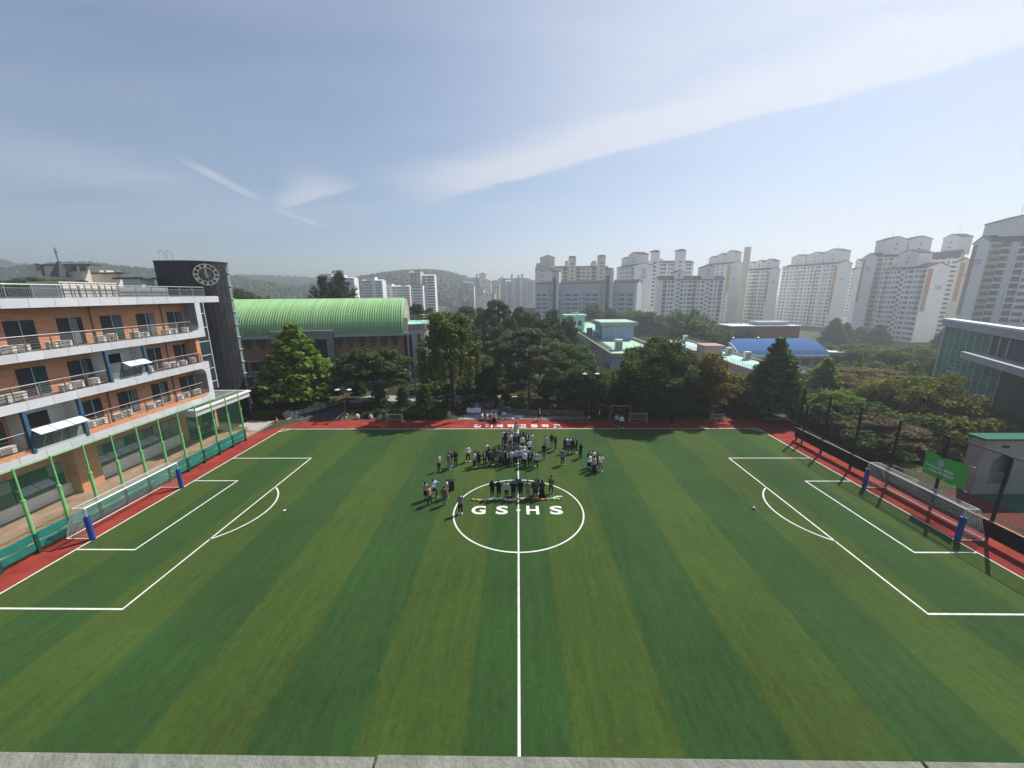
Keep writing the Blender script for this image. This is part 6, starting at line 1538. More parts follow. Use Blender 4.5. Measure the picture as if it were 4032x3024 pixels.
# ================================================================== wooded hills
m_hill = mat('forest_floor', (0.028, 0.052, 0.022), 0.95, 0.35, 0.02, detail=8)
m_canopy = leaf_mat('forest_canopy', (0.022, 0.044, 0.016), (0.048, 0.078, 0.026), 0.05, objvar=0, vary=0.35)
def hill(prof, Y, seed, blob, nb, front=0.45, skirt=-14):
    r_ = random.Random(seed)
    P = [atY(px, py, Y) for px, py in prof]
    def ridge(x):
        if x <= P[0].x: return P[0].z
        for a, c in zip(P, P[1:]):
            if x <= c.x: t = (x-a.x)/(c.x-a.x); t = t*t*(3-2*t)*.5+t*.5; return a.z+(c.z-a.z)*t
        return P[-1].z
    def h(x, v):
        z = ridge(x)*1.0; t = abs(v)
        return skirt+(z-skirt)*max(0, (1-t**1.7))
    nx_, ny_ = 70, 18; x0, x1 = P[0].x, P[-1].x; D = front*Y
    vs = []; 
    for j in range(ny_+1):
        v = -1+1.5*j/ny_
        for i in range(nx_+1): x = x0+(x1-x0)*i/nx_; vs.append((x*(1+0*v), Y+v*D, h(x, v)+2.5*math.sin(x*.021+v*5)*(1-abs(v))*(v < -.05)))
    fs = [(j*(nx_+1)+i, j*(nx_+1)+i+1, (j+1)*(nx_+1)+i+1, (j+1)*(nx_+1)+i) for j in range(ny_) for i in range(nx_)]
    me = bpy.data.meshes.new('hill'); me.from_pydata(vs, [], fs); me.polygons.foreach_set('use_smooth', [True]*len(fs)); me.materials.append(m_hill)
    tag(link('hill', me), kind='structure')
    b = MB()
    for i in range(nb):
        v = -1+1.03*r_.random()**.62; x = x0+(x1-x0)*r_.random(); s = blob*r_.uniform(.6, 1.35); c = (x, Y+v*D, h(x, v)+s*.15)
        nu = 5; vs = []; k0 = r_.random()*6
        for zz_, rr_ in ((-.3, .9), (.35, .85), (.8, .45)):
            for q in range(nu): a = k0+2*PI*q/nu; w = rr_*s*r_.uniform(.75, 1.2); vs.append((c[0]+w*math.cos(a), c[1]+w*math.sin(a), c[2]+zz_*s*r_.uniform(.8, 1.15)))
        vs.append((c[0], c[1], c[2]+s*r_.uniform(.85, 1.2)))
        b.add(vs, [(q, (q+1) % nu, nu+(q+1) % nu, nu+q) for q in range(nu)]+[(nu+q, nu+(q+1) % nu, 2*nu+(q+1) % nu, 2*nu+q) for q in range(nu)]+[(2*nu+q, 2*nu+(q+1) % nu, 3*nu) for q in range(nu)])
    o = b.build('forest', m_canopy, kind='stuff'); return o
hill([(-900, 1010), (-300, 1012), (0, 1030), (150, 1060), (330, 1078), (600, 1110)], 1000, 1, 5.5, 2600)
hill([(150, 1095), (250, 1075), (362, 1047), (480, 1062), (606, 1072), (700, 1085), (904, 1099), (1040, 1122), (1221, 1146), (1330, 1160)], 620, 2, 4.5, 5200)
hill([(700, 1110), (800, 1095), (909, 1093), (1100, 1096), (1257, 1104), (1330, 1112), (1450, 1125), (1700, 1140)], 1150, 3, 6.5, 2200, .3)
hill([(1280, 1135), (1406, 1110), (1496, 1096), (1560, 1084), (1614, 1078), (1690, 1075), (1754, 1080), (1835, 1100), (1900, 1128), (1985, 1150)], 850, 4, 5.5, 3800)
# ================================================================== vegetation
import numpy as np
nrng = np.random.default_rng(11)
LM = {
 'bright': leaf_mat('bright_leaves', (0.062, 0.125, 0.015), (0.250, 0.362, 0.044), 0.55),
 'mid': leaf_mat('mid_green_leaves', (0.037, 0.083, 0.018), (0.138, 0.219, 0.045), 0.55),
 'dark': leaf_mat('dark_leaves', (0.027, 0.060, 0.015), (0.103, 0.163, 0.037), 0.49),
 'olive': leaf_mat('olive_leaves', (0.043, 0.073, 0.015), (0.156, 0.194, 0.037), 0.55),
 'yellow': leaf_mat('yellow_green_leaves', (0.056, 0.085, 0.015), (0.250, 0.256, 0.035), 0.52, tint=(0.300, 0.213, 0.037)),
 'rust': leaf_mat('rust_leaves', (0.069, 0.075, 0.018), (0.237, 0.181, 0.037), 0.52, tint=(0.375, 0.175, 0.031)),
 'brown': leaf_mat('brown_leaves', (0.075, 0.065, 0.030), (0.213, 0.156, 0.069), 0.36),
 'pine': leaf_mat('pine_needles', (0.035, 0.068, 0.025), (0.115, 0.169, 0.065), 0.39),
 'redpine': leaf_mat('red_pine_needles', (0.056, 0.090, 0.045), (0.188, 0.231, 0.119), 0.39),
 'willow': leaf_mat('willow_leaves', (0.060, 0.090, 0.018), (0.206, 0.237, 0.048), 0.55),
 'shrub': leaf_mat('shrub_leaves', (0.030, 0.053, 0.015), (0.112, 0.135, 0.035), 0.26),
 'juniper': leaf_mat('juniper', (0.056, 0.077, 0.020), (0.181, 0.188, 0.050), 0.23),
 'spruce': leaf_mat('spruce_needles', (0.037, 0.045, 0.025), (0.106, 0.110, 0.062), 0.16),
}
m_bark = mat('dark_bark', (0.055, 0.042, 0.032), 0.95, 0.35, 3, 0.6, 10)
m_rbark = mat('red_pine_bark', (0.15, 0.085, 0.060), 0.95, 0.35, 3, 0.6, 10)
def leaves(pts, nrm, size, aspect=0.6):
    """one small quad per point, facing roughly along nrm"""
    n = len(pts)
    d = nrm+nrng.normal(0, 0.75, (n, 3)); d /= np.linalg.norm(d, axis=1)[:, None]+1e-9
    r = nrng.normal(0, 1, (n, 3)); u = np.cross(d, r); u /= np.linalg.norm(u, axis=1)[:, None]+1e-9; v = np.cross(d, u)
    s = size*nrng.uniform(0.6, 1.4, n)[:, None]; u = u*s; v = v*s*aspect
    bend = d*s*0.25
    q = np.stack([pts-u, pts-v*1.0+bend*0.4, pts+u, pts+v*1.0+bend*0.4], 1)
    return q.reshape(-1, 3)
def quads_mesh(name, V, m):
    n = len(V)//4
    me = bpy.data.meshes.new(name); me.vertices.add(len(V)); me.vertices.foreach_set('co', V.astype(np.float32).ravel())
    me.loops.add(len(V)); me.loops.foreach_set('vertex_index', np.arange(len(V), dtype=np.int32))
    me.polygons.add(n); me.polygons.foreach_set('loop_start', np.arange(0, len(V), 4, dtype=np.int32))
    try: me.polygons.foreach_set('loop_total', np.full(n, 4, np.int32))
    except Exception: pass
    me.materials.append(m); me.update(calc_edges=True); me.validate(); return me
def clump(c, r, n, size, aspect=0.6, shell=0.55):
    """leaf points in an ellipsoid, more of them near its skin"""
    d = nrng.normal(0, 1, (n, 3)); d /= np.linalg.norm(d, axis=1)[:, None]
    rad = (shell+(1-shell)*nrng.random(n))[:, None]
    p = np.array(c)+d*rad*np.array(r)
    nr = d*np.array([1, 1, 1.0]); nr[:, 2] += 0.35
    return leaves(p, nr, size, aspect)
def crown_broad(seed, n=84, rx=0.40, rz=0.42, zc=0.555, cr=0.115, per=130, size=0.024, flat=0.75, top=1.0):
    rr = random.Random(seed); out = []
    lob = [(rr.uniform(0, 2*PI), rr.uniform(-.4, .9), rr.uniform(.82, 1.12)) for _ in range(7)]
    for i in range(n):
        z = rr.uniform(-0.85, 1); a = rr.uniform(0, 2*PI); k = math.sqrt(max(0, 1-z*z)); f = rr.random()**0.35
        f *= 0.84+0.22*math.sin(3*a+seed)*math.cos(2*z+seed*.7)
        c = (rx*k*f*math.cos(a), rx*k*f*math.sin(a), zc+rz*z*f*(1 if z > 0 else .9))
        r = cr*rr.uniform(.7, 1.35); out.append(clump(c, (r, r, r*flat), int(per*(r/cr)**1.5), size))
    return np.concatenate(out)
def crown_conic(seed, levels=13, r0=0.30, z0=0.16, per=70, size=0.024, power=0.85, cr=0.075, droop=0.0):
    rr = random.Random(seed); out = []
    for i in range(levels):
        t = i/(levels-1); z = z0+(0.985-z0)*t; R_ = r0*(1-t)**power+0.012; nb = max(2, int(9*(1-t)+3))
        if t < 0.08: R_ *= 0.8
        a0 = rr.uniform(0, 6)
        for k in range(nb):
            a = a0+2*PI*k/nb+rr.uniform(-.25, .25); rad = R_*rr.uniform(.75, 1.12)
            for s in (0.35, 0.68, 1.0):
                c = (rad*s*math.cos(a), rad*s*math.sin(a), z+0.05*s*(1-droop*3)+rr.uniform(-.015, .015)); q = cr*(0.55+0.65*(1-t))*rr.uniform(.75, 1.25)
                out.append(clump(c, (q, q, q*.62), int(per*(.4+.8*(1-t))), size))
    return np.concatenate(out)
def crown_pine(seed, n=46, rx=0.36, per=230, size=0.021, z0=0.46):
    rr = random.Random(seed); out = []
    for i in range(n):
        t = rr.random(); a = rr.uniform(0, 2*PI); z = z0+(0.97-z0)*t; R_ = rx*math.sqrt(max(0.02, 1-((t-.35)/.68)**2)); rad = R_*math.sqrt(rr.random())*rr.uniform(.8, 1.1)
        q = rr.uniform(.07, .125); out.append(clump((rad*math.cos(a), rad*math.sin(a), z), (q, q, q*.36), int(per*(q/.1)**1.6), size, .4))
    return np.concatenate(out)
def crown_willow(seed, n=95):
    rr = random.Random(seed); out = []
    for i in range(n):
        z = rr.uniform(.05, 1); a = rr.uniform(0, 2*PI); k = math.sqrt(1-(z*.9)**2); f = rr.uniform(.55, 1.05)
        x, y, zt = .33*k*f*math.cos(a), .33*k*f*math.sin(a), .50+.47*z*(.85+.15*f)
        L = rr.uniform(.12, .34)*(1.2-.5*z); out.append(clump((x*1.03, y*1.03, zt-L*.5), (.035, .035, L*.55), 95, .017, .4, .3)); out.append(clump((x, y, zt), (.06, .06, .045), 40, .02))
    return np.concatenate(out)
def crown_ball(seed, n=2600, size=0.05, flat=0.82):
    d = nrng.normal(0, 1, (n, 3)); d /= np.linalg.norm(d, axis=1)[:, None]; d[:, 2] = np.where(d[:, 2] < -.35, -d[:, 2], d[:, 2])
    lump = 1+.07*np.sin(d[:, 0]*7+seed)*np.sin(d[:, 1]*6+seed*2)+.05*np.sin(d[:, 2]*11+d[:, 0]*5)
    p = d*np.array([.5, .5, .5*flat*1.3])*(lump*nrng.uniform(.86, 1.0, n))[:, None]+np.array([0, 0, .33]); return leaves(p, d*1.6, size, .7)
def crown_tier(seed, tiers=((.18, .40, .16), (.40, .36, .13), (.60, .29, .12), (.78, .22, .10), (.93, .13, .09))):
    out = []
    for i, (z, r, h) in enumerate(tiers):
        for k in range(5):
            a = 2*PI*k/5+i; out.append(clump((r*.55*math.cos(a), r*.55*math.sin(a), z), (r*.6, r*.6, h*.62), 230, .03, .5, .8))
    return np.concatenate(out)
def crown_spruce(seed):
    rr = random.Random(seed); out = []
    for i in range(15):
        t = i/14; z = .12+.87*t; R_ = .24*(1-t)**.75+.02; nb = 6 if t < .8 else 4; a0 = rr.uniform(0, 6)
        for k in range(nb):
            a = a0+2*PI*k/nb; L = R_*rr.uniform(.6, 1.25)
            for s in np.linspace(.25, 1, 5): out.append(clump((L*s*math.cos(a), L*s*math.sin(a), z+.09*s*s), (.022, .022, .03), 26, .013, .35))
    return np.concatenate(out)
def trunk_mesh(seed, h, r, nl, m, spread=.28, lean=.02, z0=None, top=.92, name='trunk'):
    rr = random.Random(seed); b = MB(); pts = []; k = 7; lx, ly = rr.uniform(-lean, lean), rr.uniform(-lean, lean)
    for i in range(k+1):
        t = i/k; pts.append((lx*math.sin(t*4)+lx*t*2, ly*math.sin(t*3.3+1)+ly*t, top*t))
    rad = [r*(1.35 if i == 0 else 1)*(1-.86*i/k) for i in range(k+1)]; b.tube(pts, rad, 8)
    z0 = z0 or h
    for i in range(nl):
        t = z0+(top-.12-z0)*i/max(1, nl-1); j = min(k-1, int(t/top*k)); f = t/top*k-j; p = Vector(pts[j]).lerp(Vector(pts[j+1]), f); a = i*2.4+rr.uniform(-.4, .4); L = spread*(1.15-.7*(t-z0)/(top-z0+1e-6))*rr.uniform(.7, 1.1)
        q = p+Vector((math.cos(a)*L*.5, math.sin(a)*L*.5, L*.28)); e = p+Vector((math.cos(a+.15)*L, math.sin(a+.15)*L, L*.42)); rb = r*.45*(1-.6*t)
        b.tube([p, q, e], [rb, rb*.65, rb*.25], 5)
        a2 = a+.9; b.tube([q, q+Vector((math.cos(a2)*L*.4, math.sin(a2)*L*.4, L*.25))], [rb*.5, rb*.15], 4)
    return b.mesh(name, m, True)
CR = {}
def crowns(kind, fn, seeds, base='mid'): CR[kind] = [quads_mesh('crown', fn(s), LM[base]) for s in seeds]
crowns('broad', crown_broad, (1, 2, 3))
crowns('big', lambda s: crown_broad(s+80, n=150, rx=.41, rz=.43, zc=.55, cr=.088, per=190, size=.0135, flat=.6), (1, 2, 3))
crowns('layer', lambda s: crown_broad(s+20, n=84, rx=.44, rz=.34, zc=.61, cr=.11, per=120, flat=.42), (1, 2))
crowns('conic', crown_conic, (1, 2))
crowns('narrow', lambda s: crown_conic(s+9, r0=.2, z0=.12, power=.6, cr=.06), (1,))
crowns('pine', crown_pine, (1, 2), 'pine')
crowns('wood', lambda s: crown_broad(s+40, n=58, rx=.42, rz=.42, zc=.55, cr=.12, per=110, size=.030, flat=.5), (1, 2, 3), 'pine')
crowns('bush', lambda s: crown_broad(s+60, n=60, rx=.44, rz=.46, zc=.47, cr=.15, per=120, size=.036), (1, 2, 3))
crowns('willow', crown_willow, (1,), 'willow')
crowns('ball', crown_ball, (1, 2), 'shrub')
crowns('tier', crown_tier, (1,), 'dark')
crowns('spruce', crown_spruce, (1, 2), 'spruce')
crowns('conifer', lambda s: crown_conic(s+30, levels=16, r0=.20, z0=.06, power=.7, cr=.06, per=45, size=.022), (1, 2), 'dark')
TR = {'big': trunk_mesh(13, .28, .026, 12, m_bark, .32), 'broad': trunk_mesh(1, .3, .026, 9, m_bark), 'layer': trunk_mesh(2, .32, .024, 10, m_bark, .36), 'conic': trunk_mesh(3, .16, .022, 12, m_bark, .18), 'narrow': trunk_mesh(4, .14, .02, 8, m_bark, .12),
      'pine': trunk_mesh(5, .42, .026, 12, m_rbark, .30, .035), 'wood': trunk_mesh(6, .2, .02, 6, m_bark, .2), 'bush': trunk_mesh(12, .12, .02, 5, m_bark, .2), 'willow': trunk_mesh(7, .28, .028, 9, m_bark, .24), 'spruce': trunk_mesh(8, .1, .016, 0, m_bark), 'conifer': trunk_mesh(9, .1, .016, 0, m_bark),
      'tier': trunk_mesh(10, .1, .03, 4, m_bark, .2, .03, .15, .9), 'bare': trunk_mesh(11, .22, .017, 26, mat('grey_bark', (.16, .145, .125), .9, .3, 3), .34, .02, .22, .97)}
CW = {'big': .88, 'bush': .98, 'broad': .86, 'layer': .94, 'conic': .64, 'narrow': .46, 'pine': .78, 'wood': .94, 'willow': .74, 'spruce': .52, 'conifer': .46, 'tier': .82, 'bare': .6}
_ci = {}
def tree(name, kind, px, Y, ytop, wpx, leaf, label, cat='tree', base=None, group=None, rz=None):
    p = atY(px, 1400, Y); x = p.x; zb = terrain(x, Y) if base is None else base
    top = atY(px, ytop, Y).z; h = max(1.0, top-zb); w = wpx/1517.66*math.hypot(x, Y)*.97/CW[kind]
    o = thing(name, label, cat, (x, Y, zb), 0, group)
    rz = rnd.uniform(0, 6.28) if rz is None else rz
    link('trunk', TR[kind], o, (0, 0, -.15), rz, (w*.9, w*.9, h) if kind not in ('pine',) else (w, w, h), world=False)
    if kind != 'bare':
        i = _ci.get(kind, 0); _ci[kind] = i+1
        c = link('crown', CR[kind][i % len(CR[kind])], o, (0, 0, 0), rz, (w, w, h), world=False)
        if leaf: c.material_slots[0].link = 'OBJECT'; c.material_slots[0].material = LM[leaf]
    return o
# the row along the far side of the track and the park behind it
tree('ginkgo_tree', 'conic', 1160, 57.5, 1292, 275, 'bright', 'bright green cone shaped tree in front of the gymnasium portal')
tree('maple_tree', 'layer', 1465, 60, 1342, 320, 'dark', 'dark wide layered tree in front of the gymnasium, right of the bright cone tree')
tree('willow_tree', 'willow', 1772, 54.5, 1222, 262, 'willow', 'tall drooping willow right of the gymnasium annex')
tree('bare_tree', 'bare', 1628, 56.5, 1372, 110, None, 'almost leafless grey tree between the layered tree and the willow')
tree('broadleaf_tree', 'broad', 1905, 64, 1395, 185, 'mid', 'mid green bushy tree between the willow and the red pines')
tree('pine_tree', 'pine', 2000, 60, 1305, 205, 'redpine', 'leaning red pine with bare lower trunk, left one above the curved wall')
tree('pine_tree', 'pine', 2089, 58, 1292, 240, 'redpine', 'spreading red pine with pale limbs, right one above the curved wall')
tree('maple_tree', 'broad', 2160, 76, 1316, 130, 'rust', 'rust tinted maple behind the red pines')
tree('broadleaf_tree', 'big', 2258, 67, 1348, 235, 'mid', 'mid green tree below the grey stair tower of the mint roofed block')
tree('broadleaf_tree', 'big', 2205, 56, 1440, 190, 'dark', 'dark green tree with silvery leaves right of the red pines')
tree('broadleaf_tree', 'big', 2335, 53.5, 1425, 215, 'mid', 'green tree behind the tall lamp post at the plaza end')
tree('zelkova_tree', 'big', 2590, 51.8, 1312, 350, 'olive', 'largest round olive green tree shading the track')
tree('cherry_tree', 'big', 2790, 52.8, 1372, 235, 'rust', 'orange tinged tree right of the largest round olive tree')
tree('dead_branch_tree', 'bare', 2745, 66, 1340, 90, None, 'bare pale branches sticking out between the olive and the orange tree')
tree('broadleaf_tree', 'broad', 2905, 56, 1462, 175, 'yellow', 'small yellow green tree below the pink wing')
tree('tulip_tree', 'conic', 3068, 51.2, 1350, 205, 'mid', 'dark green broad cone tree at the far right corner of the track')
tree('poplar_tree', 'narrow', 3262, 70, 1422, 120, 'bright', 'narrow bright yellow green tree left of the rusty trees')
tree('cherry_tree', 'big', 3400, 74, 1448, 270, 'rust', 'wide rusty brown tree behind the first posts of the black fence', base=-2)
tree('dogwood_tree', 'big', 3345, 48, 1535, 200, 'bright', 'bright green little tree just behind the black fence')
tree('zelkova_tree', 'big', 3570, 55, 1462, 220, 'yellow', 'big yellow green tree right of the rusty trees')
tree('zelkova_tree', 'big', 3745, 51, 1475, 240, 'yellow', 'big yellow green tree just below the glass building')
tree('maple_tree', 'big', 3555, 41, 1640, 250, 'brown', 'brown leaved maple behind the goal on the right')
tree('zelkova_tree', 'big', 3895, 47, 1570, 260, 'yellow', 'yellow green tree at the right edge above the pavilion')
tree('cherry_tree', 'broad', 3548, 63, 1500, 190, 'rust', 'small rusty tree in front of the car park, left of the big yellow tree', base=-1.5)
tree('poplar_tree', 'narrow', 3390, 96, 1408, 45, 'bright', 'tiny bright yellow pointed tree right of the blue roof')
tree('broadleaf_tree', 'broad', 3170, 60, 1520, 130, 'mid', 'green tree behind the corner of the black fence')
tree('broadleaf_tree', 'broad', 3020, 66, 1505, 150, 'yellow', 'yellow green bush tree between the pink wing and the cone tree')
tree('broadleaf_tree', 'broad', 3450, 45, 1580, 170, 'dark', 'dark green tree beside the brown maple')
tree('broadleaf_tree', 'broad', 2470, 66, 1440, 190, 'dark', 'dark tree filling the gap left of the largest olive tree')
tree('broadleaf_tree', 'broad', 2040, 70, 1400, 170, 'dark', 'dark tree standing in shadow behind the red pines')
tree('broadleaf_tree', 'broad', 1690, 66, 1400, 130, 'olive', 'olive green tree behind the bare grey tree')
for px, Y, yt, w, lf, lab in ((2440, 53.6, 1500, 150, 'dark', 'low dark bush tree behind the shaded red goal posts'), (2530, 53.4, 1530, 150, 'dark', 'low dark bush tree right behind the cream goal'), (2660, 53.6, 1525, 170, 'mid', 'low bush tree under the right side of the largest olive tree'), (2765, 53.8, 1535, 140, 'dark', 'low dark bush tree under the orange tinged tree'), (2850, 54.5, 1540, 130, 'olive', 'low olive bush tree between the orange tinged and yellow green trees'), (2965, 54, 1550, 140, 'yellow', 'low yellow green bush tree left of the far corner cone tree'), (2290, 55.5, 1520, 150, 'dark', 'low dark bush tree left of the tall lamp post'), (2385, 55.5, 1480, 150, 'mid', 'bush tree right of the tall lamp post'), (3150, 56, 1540, 120, 'mid', 'bush tree right of the far corner cone tree'), (3230, 52, 1560, 130, 'dark', 'dark bush tree behind the first bay of the black fence'), (1850, 62, 1490, 150, 'dark', 'dark bush tree under the right side of the willow'), (1955, 66, 1480, 150, 'dark', 'dark bush tree in shadow left of the red pines'), (2150, 63, 1480, 170, 'mid', 'bush tree in shadow right of the red pines'), (1700, 62, 1500, 120, 'dark', 'dark bush tree below the bare grey tree'), (3300, 58, 1530, 150, 'olive', 'olive bush tree below the narrow bright poplar'), (3420, 56, 1560, 170, 'dark', 'dark bush tree below the wide rusty tree'), (3480, 50, 1600, 150, 'mid', 'bush tree left of the brown maple'), (3285, 46, 1590, 130, 'dark', 'dark bush behind the second bay of the black fence'), (3390, 43, 1630, 130, 'mid', 'bush behind the third bay of the black fence'), (3470, 39, 1690, 130, 'dark', 'dark bush behind the fourth bay of the black fence'), (3575, 36, 1720, 130, 'dark', 'dark bush left of the banner'), (3640, 44, 1600, 200, 'olive', 'olive bush tree between the brown maple and the big yellow tree'), (3760, 44, 1640, 180, 'dark', 'dark bush tree directly above the banner'), (3860, 42, 1640, 160, 'yellow', 'yellow green bush tree above the pavilion wall')):
    tree('bush_tree', 'bush', px, Y, yt, w, lf, lab, 'bush')
# clipped pines and cone trees between track and gymnasium
for px, Y, yt, w, lab in ((1478, 55.8, 1508, 82, 'cloud pruned pine beside the utility cabinet'), (1575, 57.2, 1522, 66, 'cloud pruned pine left of the bare grey tree'), (1662, 57, 1516, 74, 'cloud pruned pine right of the bare grey tree'), (1756, 56.5, 1512, 78, 'cloud pruned pine in front of the willow')):
    tree('clipped_pine', 'tier', px, Y, yt, w, 'dark', lab, 'clipped pine')
for px, yt, w, lab in ((1142, 1500, 60, 'dark cone conifer behind the trunk of the bright cone tree'), (1232, 1500, 58, 'dark cone conifer at the foot of the gymnasium portal'), (1318, 1498, 46, 'slim dark cone conifer left of the street lamp'), (1400, 1500, 60, 'dark cone conifer below the wide layered tree')):
    tree('cone_conifer', 'conifer', px, 64.5, yt, w, 'dark', lab, 'conifer')
# shrubs: (px centre, photo y of foot, width px, height px, leaf, label)
def shrub(px, yfoot, wpx, hpx, leaf, label, name='clipped_shrub', i=[0]):
    p = gp(px, yfoot, 0); d = math.hypot(p.x, p.y); w = wpx/1517.66*d; h = max(.35, hpx/1517.66*d*1.08)
    o = thing(name, label, 'shrub', (p.x, p.y+w*.35, 0), 0)
    c = link('foliage', CR['ball'][i[0] % 2], o, (0, 0, -.02), rnd.uniform(0, 6), (w, w, h), world=False); i[0] += 1
    c.material_slots[0].link = 'OBJECT'; c.material_slots[0].material = LM[leaf]
    link('stem', TR['tier'], o, (0, 0, -.1), 0, (w*.5, w*.5, h*.7), world=False)
Kx = lambda x, y: (1440+x/5.53, 1560+y/5.53)
for (x, y, w, h, lab) in ((275, 440, 300, 150, 'long low shrub below the first cloud pruned pine'), (600, 440, 240, 130, 'low shrub above the small white goal'), (-60, 470, 120, 110, 'small round shrub at the foot of the street lamp'), (60, 480, 170, 140, 'round shrub right of the street lamp'), (1110, 500, 420, 290, 'largest round clipped shrub on the track edge, right of the white goal'), (820, 490, 160, 150, 'round shrub between the white goal and the largest shrub'), (1395, 495, 150, 160, 'small round shrub right of the largest shrub'), (1615, 500, 280, 230, 'round clipped shrub left of the plaza'), (1760, 400, 140, 130, 'small shrub behind the round one left of the plaza'), (2050, 340, 250, 240, 'pale tipped round shrub behind the left table'), (1480, 240, 260, 170, 'dark shrub mass behind the track shrubs')):
    px, py = Kx(x, y); shrub(px, py, w/5.53, h/5.53, 'shrub', lab)
Cx = lambda x, y: (1800+x/2.212, 1000+y/2.212)
for (x, y, w, h, lab) in ((510, 1370, 230, 110, 'wide clipped shrub above the left of the curved stone wall'), (640, 1300, 250, 90, 'shrub between the two red pine trunks'), (720, 1350, 170, 80, 'clipped shrub right of the right red pine trunk'), (990, 1385, 230, 110, 'wide dark shrub above the straight stone wall'), (860, 1300, 130, 60, 'sunlit flat shrub right of the red pines'), (300, 1330, 150, 90, 'shrub left of the garden steps'), (150, 1310, 160, 90, 'shrub behind the left table'), (430, 1290, 110, 70, 'shrub right of the garden steps'), (2150, 1420, 130, 100, 'rounded shrub at the right of the shaded goals'), (1780, 1430, 120, 70, 'dark shrub behind the cream goal'), (2260, 1410, 120, 90, 'rounded shrub before the far right corner'), (1250, 1420, 150, 90, 'dark shrub behind the man in the dark suit')):
    px, py = Cx(x, y); shrub(px, py, w/2.212, h/2.212, 'shrub', lab)
Dx = lambda x, y: (1000+x/4.424, 1550+y/4.424)
for (x, y, w, h, leaf, lab) in ((90, 445, 260, 110, 'juniper', 'sunlit spreading juniper nearest the clock tower'), (230, 400, 300, 120, 'juniper', 'wide sunlit juniper behind the box hedge'), (420, 400, 230, 110, 'juniper', 'sunlit juniper above the traffic cone'), (380, 290, 300, 110, 'juniper', 'sunlit juniper in the middle of the bed'), (600, 380, 170, 130, 'shrub', 'dark round shrub beside the pale rocks'), (700, 280, 260, 110, 'juniper', 'sunlit juniper above the pale rocks'), (860, 270, 180, 130, 'juniper', 'sunlit juniper at the road end of the bed'), (760, 180, 250, 80, 'shrub', 'low shrub behind the junipers'), (560, 210, 260, 90, 'shrub', 'low dark shrub below the bright cone tree'), (1200, 130, 140, 70, 'juniper', 'small pale shrub by the red paving'), (1280, 130, 60, 50, 'shrub', 'tiny ball shrub by the red paving')):
    px, py = Dx(x, y); shrub(px, py, w/4.424, h/4.424, leaf, lab, 'juniper_shrub' if leaf == 'juniper' else 'clipped_shrub')
shrub(1035, 1602, 95, 82, 'shrub', 'large dark dome shrub behind the junipers by the tower'); shrub(1056, 1612, 42, 62, 'juniper', 'upright pointed yew in front of the dark dome shrub', 'yew_shrub')
hd = thing('box_hedge', 'low clipped box hedge along the forecourt', 'hedge', (-35, 50.5, 0))
hp = np.stack([nrng.uniform(-36.6, -33.7, 2600), nrng.uniform(50.15, 51.0, 2600), nrng.uniform(0, .55, 2600)], 1); sd_ = nrng.integers(0, 3, 2600); hp[sd_ == 0, 2] = nrng.uniform(.5, .58, (sd_ == 0).sum()); hp[sd_ == 1, 1] = nrng.uniform(50.12, 50.2, (sd_ == 1).sum())
nn_ = np.zeros_like(hp); nn_[:, 2] = 1; nn_[sd_ == 1] = (0, -1, 0)
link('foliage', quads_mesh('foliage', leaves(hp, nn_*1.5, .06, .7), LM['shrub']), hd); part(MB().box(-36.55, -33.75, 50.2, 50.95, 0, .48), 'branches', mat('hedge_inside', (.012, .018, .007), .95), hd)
# leafy ground cover on the planted ground
n = 26000; ux = nrng.uniform(-23.5, 36, n); uy = nrng.uniform(51.2, 82, n)
keep = ~((ux > -9) & (ux < 10) & (uy < 56.8)) & ~((uy > 59) & (uy < 64) & (ux < 4)) & ~((ux < -22) & (uy < 60)) & ~((uy > 71) & (ux < -15)) & ~((ux > -3.6) & (ux < -1.9) & (uy < 62)); ux, uy = ux[keep], uy[keep]
hz = .08+.45*np.clip(np.sin(ux*.9)*np.sin(uy*.7)+.4, 0, 1)*nrng.random(len(ux))
P_ = np.stack([ux, uy, hz+np.array([max(-3, terrain(a, c)) for a, c in zip(ux, uy)])], 1); Nn = np.zeros_like(P_); Nn[:, 2] = 1
tag(link('ground_cover', quads_mesh('ground_cover', leaves(P_, Nn, .16, .7), LM['shrub'])), kind='stuff')
# the wood beyond the park
wood = [(1600, 1215, 110, 92), (1645, 1188, 115, 97), (1700, 1198, 110, 104), (1765, 1212, 105, 108), (1838, 1205, 120, 112), (1905, 1195, 125, 96), (1962, 1180, 130, 92), (2040, 1190, 125, 99), (2098, 1208, 115, 93), (2175, 1212, 125, 103), (2228, 1228, 115, 97), (1850, 1250, 115, 83), (2000, 1240, 120, 82), (2130, 1258, 115, 84), (1945, 1262, 110, 78), (2205, 1285, 110, 82)]
wo = sorted(wood); names20 = ['first', 'second', 'third', 'fourth', 'fifth', 'sixth', 'seventh', 'eighth', 'ninth', 'tenth', 'eleventh', 'twelfth', 'thirteenth', 'fourteenth', 'fifteenth', 'sixteenth', 'seventeenth', 'eighteenth', 'nineteenth', 'twentieth']
for i, (px, yt, w, Y) in enumerate(wo): tree('pine_tree', 'wood' if i % 4 else 'pine', px, Y, yt, w*1.1, 'pine', 'dark pine of the wood behind the park, %s from the gymnasium' % names20[i], group='dark pines of the wood behind the park')
belt = [(2262, 1212, 115, 200), (2330, 1192, 120, 205), (2400, 1202, 115, 206), (2470, 1212, 115, 206), (2545, 1215, 120, 200), (2620, 1240, 120, 195), (2700, 1210, 170, 152), (2775, 1250, 130, 160), (2850, 1262, 120, 190), (2905, 1285, 110, 170), (2960, 1270, 90, 230), (2830, 1290, 110, 140)]
